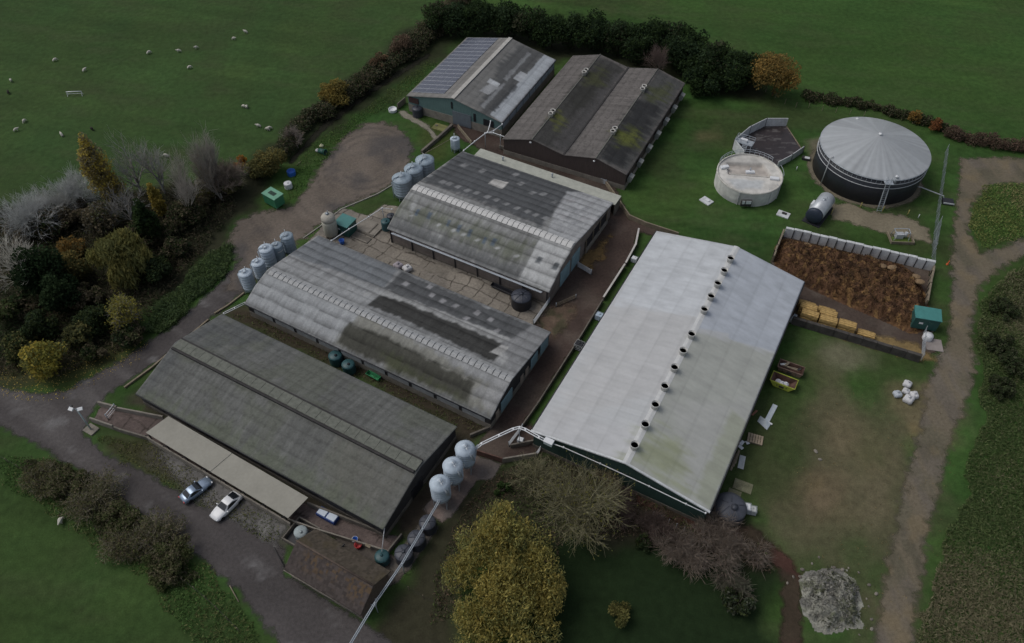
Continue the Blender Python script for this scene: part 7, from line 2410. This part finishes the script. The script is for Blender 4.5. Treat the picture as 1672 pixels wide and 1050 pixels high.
def scatter(name, label, cat, poly, n, hfun, cols, size, seed, vert=.4, aspect=1.6, cn=.12, amp=.35):
    """ground cover: tufts and low leaves strewn over an area"""
    rng = np.random.default_rng(seed)
    Pq = np.array(poly); x0, y0 = Pq.min(0); x1, y1 = Pq.max(0)
    X = rng.uniform(x0, x1, n * 3); Y = rng.uniform(y0, y1, n * 3)
    sdv = poly_sd(X, Y, poly) + (fbm(X * .3, Y * .3, seed, 4) - .5) * 3
    ok = np.where(sdv > 0)[0][:n]
    X, Y = X[ok], Y[ok]
    d = fbm(X * .55, Y * .55, seed + 3, 4)
    Z = hfun(X, Y) * rng.random(len(X)) * (.3 + 1.4 * d)
    f = np.clip(fbm(X * cn, Y * cn, seed + 5, 5) * 1.6 - .3 + rng.normal(size=len(X)) * .16, 0, .999)
    cols = np.array(cols); c = cols[(f * len(cols)).astype(int)] * VEGG * rng.uniform(1 - amp, 1 + amp, len(X))[:, None]
    V, Fc, c = diamonds(rng, np.stack([X, Y, Z + .02], 1), size, c, vert, aspect)
    o = link(name, np_mesh(name, V, Fc, c), LEAF)
    return stuff(o, label, cat)


one = lambda k: (lambda x, y: np.full(len(x), k))
scatter('bramble_cover', 'low brambles and leaf litter covering the floor of the left wood', 'brambles', ats([(-60, 345), (60, 340), (300, 300), (385, 295), (385, 350), (330, 415), (285, 470), (240, 520), (195, 570), (110, 610), (-60, 615)]),
        26000, one(1.1), [(.018, .025, .012), (.028, .027, .018), (.038, .032, .022), (.030, .036, .016)], .2, 41)
scatter('bramble_cover', 'dark green brambles on the bank between the wood and the lane', 'brambles', ats([(335, 420), (375, 400), (382, 425), (350, 465), (315, 500), (270, 540), (240, 545), (250, 510), (290, 470)]),
        7000, one(.9), [(.028, .042, .020), (.040, .058, .024), (.035, .045, .024)], .17, 43)
scatter('rough_scrub', 'rough brown and green scrub filling the ground right of the dirt track', 'scrub', ats([(1760, 425), (1672, 432), (1625, 462), (1604, 500), (1596, 560), (1602, 620), (1607, 690), (1590, 714), (1575, 771), (1567, 828), (1556, 863), (1526, 943), (1512, 1000), (1495, 1090), (1800, 1090)]),
        95000, lambda x, y: .35 + .9 * sstep(80, 100, y), [(.078, .072, .045), (.070, .068, .040), (.056, .066, .030), (.040, .058, .022), (.034, .048, .020), (.052, .064, .028)], .13, 47, .35, 1.9, .055, .22)
scatter('rough_grass', 'pale rough grass on the island between the tracks at the right', 'grass', ats([(1610, 305), (1672, 300), (1740, 325), (1740, 352), (1640, 400), (1602, 408), (1588, 370), (1592, 335)]), 7000, one(.35), [(.075, .085, .030), (.055, .085, .025), (.10, .095, .045)], .15, 53)
scatter('rough_grass', 'weedy grass along the bank at the bottom left', 'grass', ats([(0, 745), (100, 760), (180, 810), (290, 890), (400, 990), (450, 1090), (360, 1090), (250, 960), (120, 850), (0, 790)]), 12000, one(.4), [(.040, .058, .020), (.055, .060, .026), (.035, .062, .020)], .13, 59)
scatter('rough_grass', 'rough grass along the gravel yard and hedge foot', 'grass', ats([(480, 275), (530, 225), (600, 175), (700, 100), (715, 105), (640, 175), (600, 195), (545, 240), (500, 300), (470, 335)]), 7000, one(.4), [(.034, .062, .018), (.045, .060, .022)], .13, 61)
scatter('weeds', 'weeds in the dark gap between the two near barns', 'weeds', ats([(380, 515), (410, 515), (800, 690), (770, 712), (640, 650)]), 3000, one(.35), [(.05, .05, .025), (.04, .055, .02), (.07, .055, .035)], .12, 63)
scatter('weeds', 'mossy weeds between the lane and the canopy', 'weeds', ats([(160, 712), (250, 722), (300, 770), (460, 850), (470, 900), (440, 885), (300, 805), (200, 755)]), 4500, one(.22), [(.045, .055, .02), (.06, .06, .025)], .10, 67)
scatter('fallen_leaves', 'yellow fallen leaves strewn on the verge and lane below the maple', 'leaves', ats([(0, 600), (110, 595), (240, 555), (230, 590), (120, 640), (60, 655), (0, 650)]), 900, one(.02), [(.26, .20, .05), (.20, .15, .05)], .10, 69, 0.0, 1.0)
scatter('garden_weeds', 'rough plants in the shaded garden ground under the bare trees', 'weeds', ats([(720, 900), (800, 780), (900, 745), (1030, 800), (1150, 860), (1240, 890), (1262, 940), (1180, 905), (1060, 885), (930, 880), (860, 1000), (700, 1020)]), 9000, one(.5), [(.035, .045, .018), (.06, .045, .032), (.045, .040, .026)], .14, 71)
scatter('straw_wisps', 'loose straw wisps scattered over the worn yard and track', 'straw', ats([(1290, 690), (1345, 630), (1510, 670), (1545, 600), (1570, 690), (1500, 1000), (1430, 1060), (1340, 920), (1280, 860)]), 900, one(.03), [(.08, .062, .03), (.06, .05, .028)], .07, 73, 0.0, 2.2)

# clods and straw lying on the manure heap, stones fallen round the rubble
for nm, part_, n_, sz, cols_ in (('manure_heap', 'loose_straw', 16000, .10, [(.036, .022, .014), (.048, .029, .018), (.024, .017, .012), (.066, .042, .022), (.10, .068, .032)]),
                                 ('rubble_heap', 'broken_stone', 2600, .15, [(.15, .15, .13), (.11, .11, .10), (.19, .185, .165), (.07, .075, .05)])):
    V_, ho_ = HEAPS[nm]
    rng = np.random.default_rng(91)
    V_ = V_[V_[:, 2] > .12]
    P = V_[rng.choice(len(V_), n_)] + rng.normal(size=(n_, 3)) * np.array([.15, .15, .06])
    f = np.clip(fbm(P[:, 0] * .5 + 40, P[:, 1] * .5, 93, 4) * 1.5 - .25 + rng.normal(size=n_) * .18, 0, .999)
    cs_ = np.array(cols_)[(f * len(cols_)).astype(int)] * 1.9 * rng.uniform(.7, 1.3, n_)[:, None]
    Vd, Fd, cd = diamonds(rng, P, sz, cs_, 0, 1.3)
    po_ = link(part_, np_mesh(part_, Vd, Fd, cd), LEAF, ho_)
    po_['kind'] = 'stuff'
for k in range(26):
    a = k * 2.399; rr_ = 4.4 + 1.5 * _hash(np.array([k]), np.array([3]), 5)[0]
    cx_, cy_ = at(1358, 978, 0)[:2]
    if not (.1 < math.sin(a) or math.cos(a) > .2):
        continue
    q = MB(); q.lathe([(0, 0), (.8, .1), (1, .4), (.55, .8), (0, .9)], 6, smooth=False)
    o = q.build('stone', M_concd if k % 3 else M_conc, None, (cx_ + rr_ * math.cos(a), cy_ + rr_ * .95 * math.sin(a), 0)); s_ = .12 + .16 * ((k * 37) % 10) / 10; o.scale = (s_, s_ * 1.3, s_); o.rotation_euler = (0, 0, k)
    tag(o, 'small loose grey stone fallen beside the pale rubble heap', 'stone', 'loose stones round the rubble heap')

# --- the long hedge on the far left, with its own trees
hedge('hedge', 'long brown and dark green hedge running up to the solar barn', [(452, 262), (480, 228), (520, 190), (570, 158), (620, 122), (670, 86), (712, 52)], 3.2, 5.2, BRN + DKG + [(.050, .058, .032), (.07, .072, .05)], 42000, .2, hv=.25)
hedge('hedge', 'dull brown hedge continuing past the frame top beside the dark trees', [(690, 62), (720, 40), (760, 0), (800, -40)], 3.5, 7, BRN + [(.06, .05, .045)], 7000, .27)
leafy('willow_tree', 'yellow domed willow bush rising from the long hedge', 'tree', mid(545, 150, 5.4, .6), 5.4, 3.7, [(.135, .108, .034), (.105, .09, .034), (.16, .12, .036)], 4600, .22, .2, 22)
leafy('shrub', 'reddish brown shrub on top of the long hedge', 'shrub', mid(618, 100, 5.0, .6), 5.0, 2.6, [(.11, .072, .045), (.09, .065, .042)], 2200, .22, .2, 14)
leafy('shrub', 'reddish brown shrub near the upper end of the long hedge', 'shrub', mid(655, 72, 5.0, .6), 5.0, 3.0, [(.09, .064, .046), (.08, .06, .043)], 2400, .22, .2, 14)
leafy('shrub', 'grey green shrub right of the yellow willow bush in the hedge', 'shrub', mid(590, 130, 4.6, .6), 4.6, 2.8, DKG + BRN, 2200, .22, .2, 14)
bare('bare_tree', 'pale twiggy bush at the lower end of the long hedge, by the sheep', 'shrub', top(478, 205, 4.5), 4.5, .8, [(.15, .13, .115)], 3, .2, (7, 6, 4), stems=3, Rw=2.6)

# --- dark evergreen belt behind the far barns
belt = [(715, 26, 7.5, 'at the left end of the dark belt, behind the hedge'), (752, 28, 8, 'behind the left corner of the solar barn'), (790, 22, 8.5, 'behind the middle of the solar barn roof'), (828, 26, 8.5, 'behind the solar barn ridge end'),
        (866, 34, 8.5, 'behind the right corner of the solar barn'), (902, 46, 8, 'in the gap between solar barn and twin span barn'), (938, 48, 8, 'behind the left roof of the twin span barn'), (976, 46, 8.5, 'behind the left ridge of the twin span barn'),
        (1012, 58, 8.5, 'behind the valley of the twin span barn'), (1046, 66, 8.5, 'behind the right ridge of the twin span barn'), (1110, 82, 8.5, 'right of the small bare tree in the belt'), (1140, 92, 9, 'behind the right corner of the twin span barn'),
        (1172, 98, 9, 'overhanging the lawn, third from the orange oak'), (1202, 112, 8.5, 'beside the orange oak, second from it'), (1226, 108, 7.5, 'touching the orange oak'), (1062, 58, 8.5, 'just left of the small reddish bare tree in the belt'), (1098, 60, 8, 'behind the small reddish bare tree in the belt'), (1128, 66, 8, 'on the field side of the belt, right of the reddish bare tree'),
        (1148, 128, 6.5, 'lowest at the lawn edge below the belt')]
for i, (x, y, h_, w_) in enumerate(belt):
    leafy('evergreen_tree', 'dark evergreen tree ' + w_, 'tree', mid(x, y, h_, .6), h_, 4.6, EVG + [(.030, .046, .024)] + ([(.04, .042, .026)] if i % 4 == 0 else []), 4600, .27, .4, 26, group='dark evergreen belt behind the far barns', rz=i)
bare('bare_tree', 'small reddish bare tree inside the dark evergreen belt', 'tree', top(1082, 74, 8), 8, .6, [(.12, .09, .08), (.095, .075, .066)], 4, .22, (7, 5, 4, 3), Rw=3.0)
leafy('oak_tree', 'round orange brown oak at the right end of the dark belt', 'tree', mid(1272, 118, 10, .58), 10, 5.7, ORG, 11000, .21, 1.2, 36)
hedge('hedge', 'low dark brown hedge behind the digester', [(1310, 158), (1350, 166), (1400, 172), (1450, 184), (1500, 198), (1545, 214)], 1.7, 3.6, BRN + DKG, 15000, .16, hv=.2)
hedge('hedge', 'reddish brown hedge at the right edge beyond the dirt track', [(1545, 218), (1590, 232), (1640, 240), (1700, 250), (1790, 268)], 2.2, 4.2, [(.09, .062, .046), (.075, .055, .042), (.06, .055, .036)], 16000, .17, hv=.2)
leafy('shrub', 'small orange bush in the low hedge behind the digester', 'shrub', mid(1497, 190, 2.6), 2.6, 1.5, [(.17, .10, .03), (.13, .09, .03)], 900, .17, .1, 10)
leafy('shrub', 'rusty red bush in the low hedge, right of the small orange bush', 'shrub', mid(1528, 202, 2.6), 2.6, 1.7, [(.16, .07, .03), (.12, .06, .03)], 900, .17, .1, 10)

# --- bottom left thicket
for i, (x, y, h_, r_, lab) in enumerate([(75, 775, 2.6, 2.6, 'upper end of the bottom left thicket'), (112, 790, 3.0, 2.8, 'second from the upper end of the bottom left thicket'), (150, 818, 3.2, 2.9, 'above the lone sheep'),
                                         (196, 848, 3.2, 2.9, 'in the middle of the bottom left thicket'), (238, 880, 3.4, 3.0, 'below the middle of the bottom left thicket, beside the lane'), (275, 905, 3.2, 2.8, 'at the lower end of the bottom left thicket'),
                                         (212, 895, 2.8, 2.6, 'on the field side of the bottom left thicket'), (262, 935, 2.4, 2.2, 'lowest on the field side of the bottom left thicket')]):
    if i % 2 == 0:
        bare('shrub', 'brown twiggy shrub ' + lab, 'shrub', mid(x, y, h_, .5), h_, 1.0, [(.15, .135, .105), (.12, .11, .085), (.13, .125, .08)], 3, .18, (8, 6, 4), stems=5, twig_w=.03, leaves=[(.075, .08, .035), (.095, .08, .05), (.06, .065, .03)], nleaf=2600, lsize=.13, upward=.1, Rw=r_ * 1.35, tl=1.3)
    else:
        leafy('shrub', 'brown green leafy shrub ' + lab, 'shrub', mid(x, y, h_, .5), h_, r_ * 1.3, [(.075, .075, .04), (.06, .07, .03), (.095, .085, .055), (.05, .062, .026)], 4600, .15, .05, 26, inner=.15)
scatter('bramble_cover', 'scruffy olive undergrowth filling the bottom left thicket', 'brambles', ats([(40, 745), (100, 762), (175, 800), (225, 845), (290, 895), (330, 945), (300, 960), (240, 930), (180, 880), (120, 830), (60, 800)]), 12000, one(1.3), [(.030, .036, .016), (.036, .034, .022), (.026, .036, .014)], .16, 79)

# --- bottom middle: willow, bare trees, rusty shrubs
willow('big golden willow at the bottom, in front of the white roofed barn', at(822, 905, 5.0), 10, 6.5, [(.235, .206, .070), (.195, .182, .066), (.255, .212, .070), (.135, .138, .056)], 36000,
       [(-.6, 2.2, 7.4, 3.3), (-3.6, .8, 5.9, 3.2), (2.6, .8, 6.2, 3.3), (-.5, -2.4, 5.6, 3.6), (4.4, -1.8, 5.0, 3.4), (-4.4, -2.6, 4.4, 3.0), (2.0, -5.2, 4.4, 3.6), (5.0, -5.6, 3.8, 3.0), (-2.6, -6.5, 3.6, 3.2), (4.0, -8.8, 3.2, 3.0), (.5, -9.5, 3.0, 3.2), (-3.4, -9.8, 2.8, 2.6), (0, -.5, 5.2, 3.4), (1.5, -3.5, 5.0, 3.2), (-1.2, -5.0, 4.2, 3.0), (-.8, 3.4, 7.6, 2.6)], .15)
bare('bare_tree', 'wide olive brown leafless tree in front of the white roofed barn gable', 'tree', at(950, 822, 3.5), 8.5, .75, OBR, 4, .16, (13, 5, 4, 3), r0=.3, upward=.2, Rw=5.6, twig_w=.033, tl=1.3, leaves=[(.12, .115, .035), (.09, .095, .03)], nleaf=900, lsize=.12)
bare('bare_tree', 'smaller olive brown leafless tree left of the wide one, by the mud pen', 'tree', at(872, 785, 2.8), 6.5, .75, OBR, 4, .16, (10, 5, 3, 3), upward=.2, Rw=3.6)
bare('bare_tree', 'bare brown shrub against the white roofed barn gable', 'shrub', at(985, 762, 2.0), 4.5, .8, [(.13, .11, .07)], 3, .2, (7, 6, 4), stems=3, Rw=3.2)
for i, (x, y, h_, lab) in enumerate([(1170, 880, 4.2, 'rusty leafless shrub below the dark navy tank, widest one'), (1215, 890, 3.6, 'rusty leafless shrub leaning over the red bark path'), (1118, 892, 3.6, 'rusty leafless shrub left of the widest one'),
                                     (1062, 850, 3.6, 'dark brown leafless shrub below the white barn gable'), (1022, 830, 3.2, 'dark brown leafless shrub beside the wide olive brown tree'), (1195, 945, 3.2, 'grey brown shrub below the rusty ones at the lawn edge')]):
    bare('shrub', lab, 'shrub', at(x, y, h_ * .55), h_, 1.0, RUS if i < 3 else [(.075, .055, .048), (.06, .048, .042)] if i < 5 else [(.08, .085, .06), (.07, .06, .05)], 3, .16, (8, 6, 4), stems=5, twig_w=.032, upward=.15, Rw=[4.8, 3.6, 3.4, 3.2, 2.8, 2.8][i], tl=1.6)
leafy('shrub', 'dull green shrub at the bottom right corner of the dark lawn', 'shrub', at(1205, 985, 1.4), 2.6, 2.4, DKG + [(.05, .055, .04)], 2000, .18, .1, 14)
leafy('shrub', 'small yellow green shrub at the bottom edge of the dark lawn', 'shrub', at(1015, 1000, 1.4), 2.4, 1.8, [(.10, .095, .035), (.075, .08, .03)], 1400, .16, .1, 10)
leafy('shrub', 'dark green shrub on the bare earth under the wide olive brown tree', 'shrub', at(1052, 885, .8), 1.6, 1.6, DKG, 1000, .16, .1, 10)
leafy('shrub', 'dark ivy green shrub in the grass beside the mud pen wall', 'shrub', at(822, 800, .7), 1.4, 1.6, [(.03, .05, .018)], 900, .14, .1, 8)

# --- bushes in the scrub at the right
for i, (x, y, h_, r_, lab) in enumerate([(1640, 500, 2.4, 3.4, 'uppermost in the scrub at the right'), (1628, 555, 2.4, 3.0, 'second from the top beside the track'), (1660, 590, 2.6, 3.4, 'at the right frame edge, below the second'), (1632, 630, 2.2, 2.8, 'lowest beside the narrow grass strip')]):
    leafy('shrub', 'dark green bramble bush ' + lab, 'shrub', at(x, y, h_ * .5), h_, r_, [(.030, .042, .020), (.040, .052, .024), (.045, .048, .030)], 3000, .2, .05, 18)

# ------------------------------------------------------------------ sheep
def sheep_mesh(name, m, grazing):
    J = [(-.45, 0, .62), (-.1, 0, .66), (.3, 0, .64), (.5, 0, .66), (.68, 0, .78 if not grazing else .42), (.88, 0, .74 if not grazing else .14)]
    rad = [.24, .29, .26, .19, .11, .07]
    E_ = [(0, 1), (1, 2), (2, 3), (3, 4), (4, 5)]
    for (j, x) in ((0, -.42), (2, .32)):
        for y in (-.15, .15):
            a = len(J); J += [(x, y, .38), (x + (.03 if j else -.05), y, .2), (x, y, .02)]; rad += [.10, .05, .045]
            E_ += [(j, a), (a, a + 1), (a + 1, a + 2)]
    me = bpy.data.meshes.new(name)
    me.from_pydata(J, E_, []); me.update()
    o = bpy.data.objects.new(name, me); COL.objects.link(o); me.materials.append(m)
    md = o.modifiers.new('skin', 'SKIN')
    for v, r_ in zip(me.skin_vertices[0].data, rad):
        v.radius = (r_, r_)
    me.skin_vertices[0].data[0].use_root = True
    ss = o.modifiers.new('smooth', 'SUBSURF'); ss.levels = 1; ss.render_levels = 1
    return o


W_f = mat('fleece', (.52, .50, .44), .95, var=.12)
D_f = mat('dark_fleece', (.03, .027, .024), .95, var=.12)
pw, pg, pd = sheep_mesh('sheep', W_f, False), sheep_mesh('sheep', W_f, True), sheep_mesh('sheep', D_f, True)
flock = [(17, 130, 0, 'white sheep nearest the left frame edge in the field, above a dark one'), (13, 150, 2, 'dark sheep at the left frame edge just below a white one'), (88.5, 97, 1, 'white sheep at the upper left of the field, alone'),
         (137, 113.5, 0, 'white sheep just above the white feed rail'), (242, 85, 1, 'grazing white sheep alone between the feed rail and the upper pair'), (292, 82, 0, 'left sheep of the upper pair in the field'), (320.5, 76.5, 0, 'right sheep of the upper pair in the field'),
         (308.5, 109, 1, 'white sheep just below the upper pair'), (381, 62, 0, 'white sheep near the frame top, lower of the two there'), (401, 51, 0, 'white sheep highest in the field'), (397, 172.5, 1, 'left sheep of the touching pair at the right of the field'),
         (402.5, 173, 0, 'right sheep of the touching pair at the right of the field'), (39.5, 196, 1, 'white sheep above another one at the left of the field'), (25, 211, 0, 'white sheep at the left of the field below its neighbour'),
         (100, 219, 0, 'white sheep half behind the yellow brown poplar top'), (149, 209, 2, 'dark sheep beside the top of the yellow brown poplar'), (422, 204.5, 0, 'white sheep at the hedge foot, left of the hedge pair'), (435.5, 209.5, 1, 'left sheep of the pair at the hedge foot'),
         (440.5, 208, 0, 'right sheep of the pair at the hedge foot'), (271, 253, 1, 'white sheep half hidden behind the bare birches'), (99, 849, 0, 'lone sheep in the bottom left paddock by the thicket')]
used_ = set()
for i, (x, y, k, lab) in enumerate(flock):
    src = (pw, pg, pd)[k]
    o = src if k not in used_ else src.copy()
    if k in used_:
        COL.objects.link(o)
    used_.add(k)
    p = at(x, y, .5); o.location = (p[0], p[1], 0); o.rotation_euler = (0, 0, random.Random(i * 7).uniform(0, 6.28)); s_ = .92 if i < 20 else 1.05
    o.scale = (s_, s_, s_)
    tag(o, lab, 'sheep', 'sheep grazing in the fields')
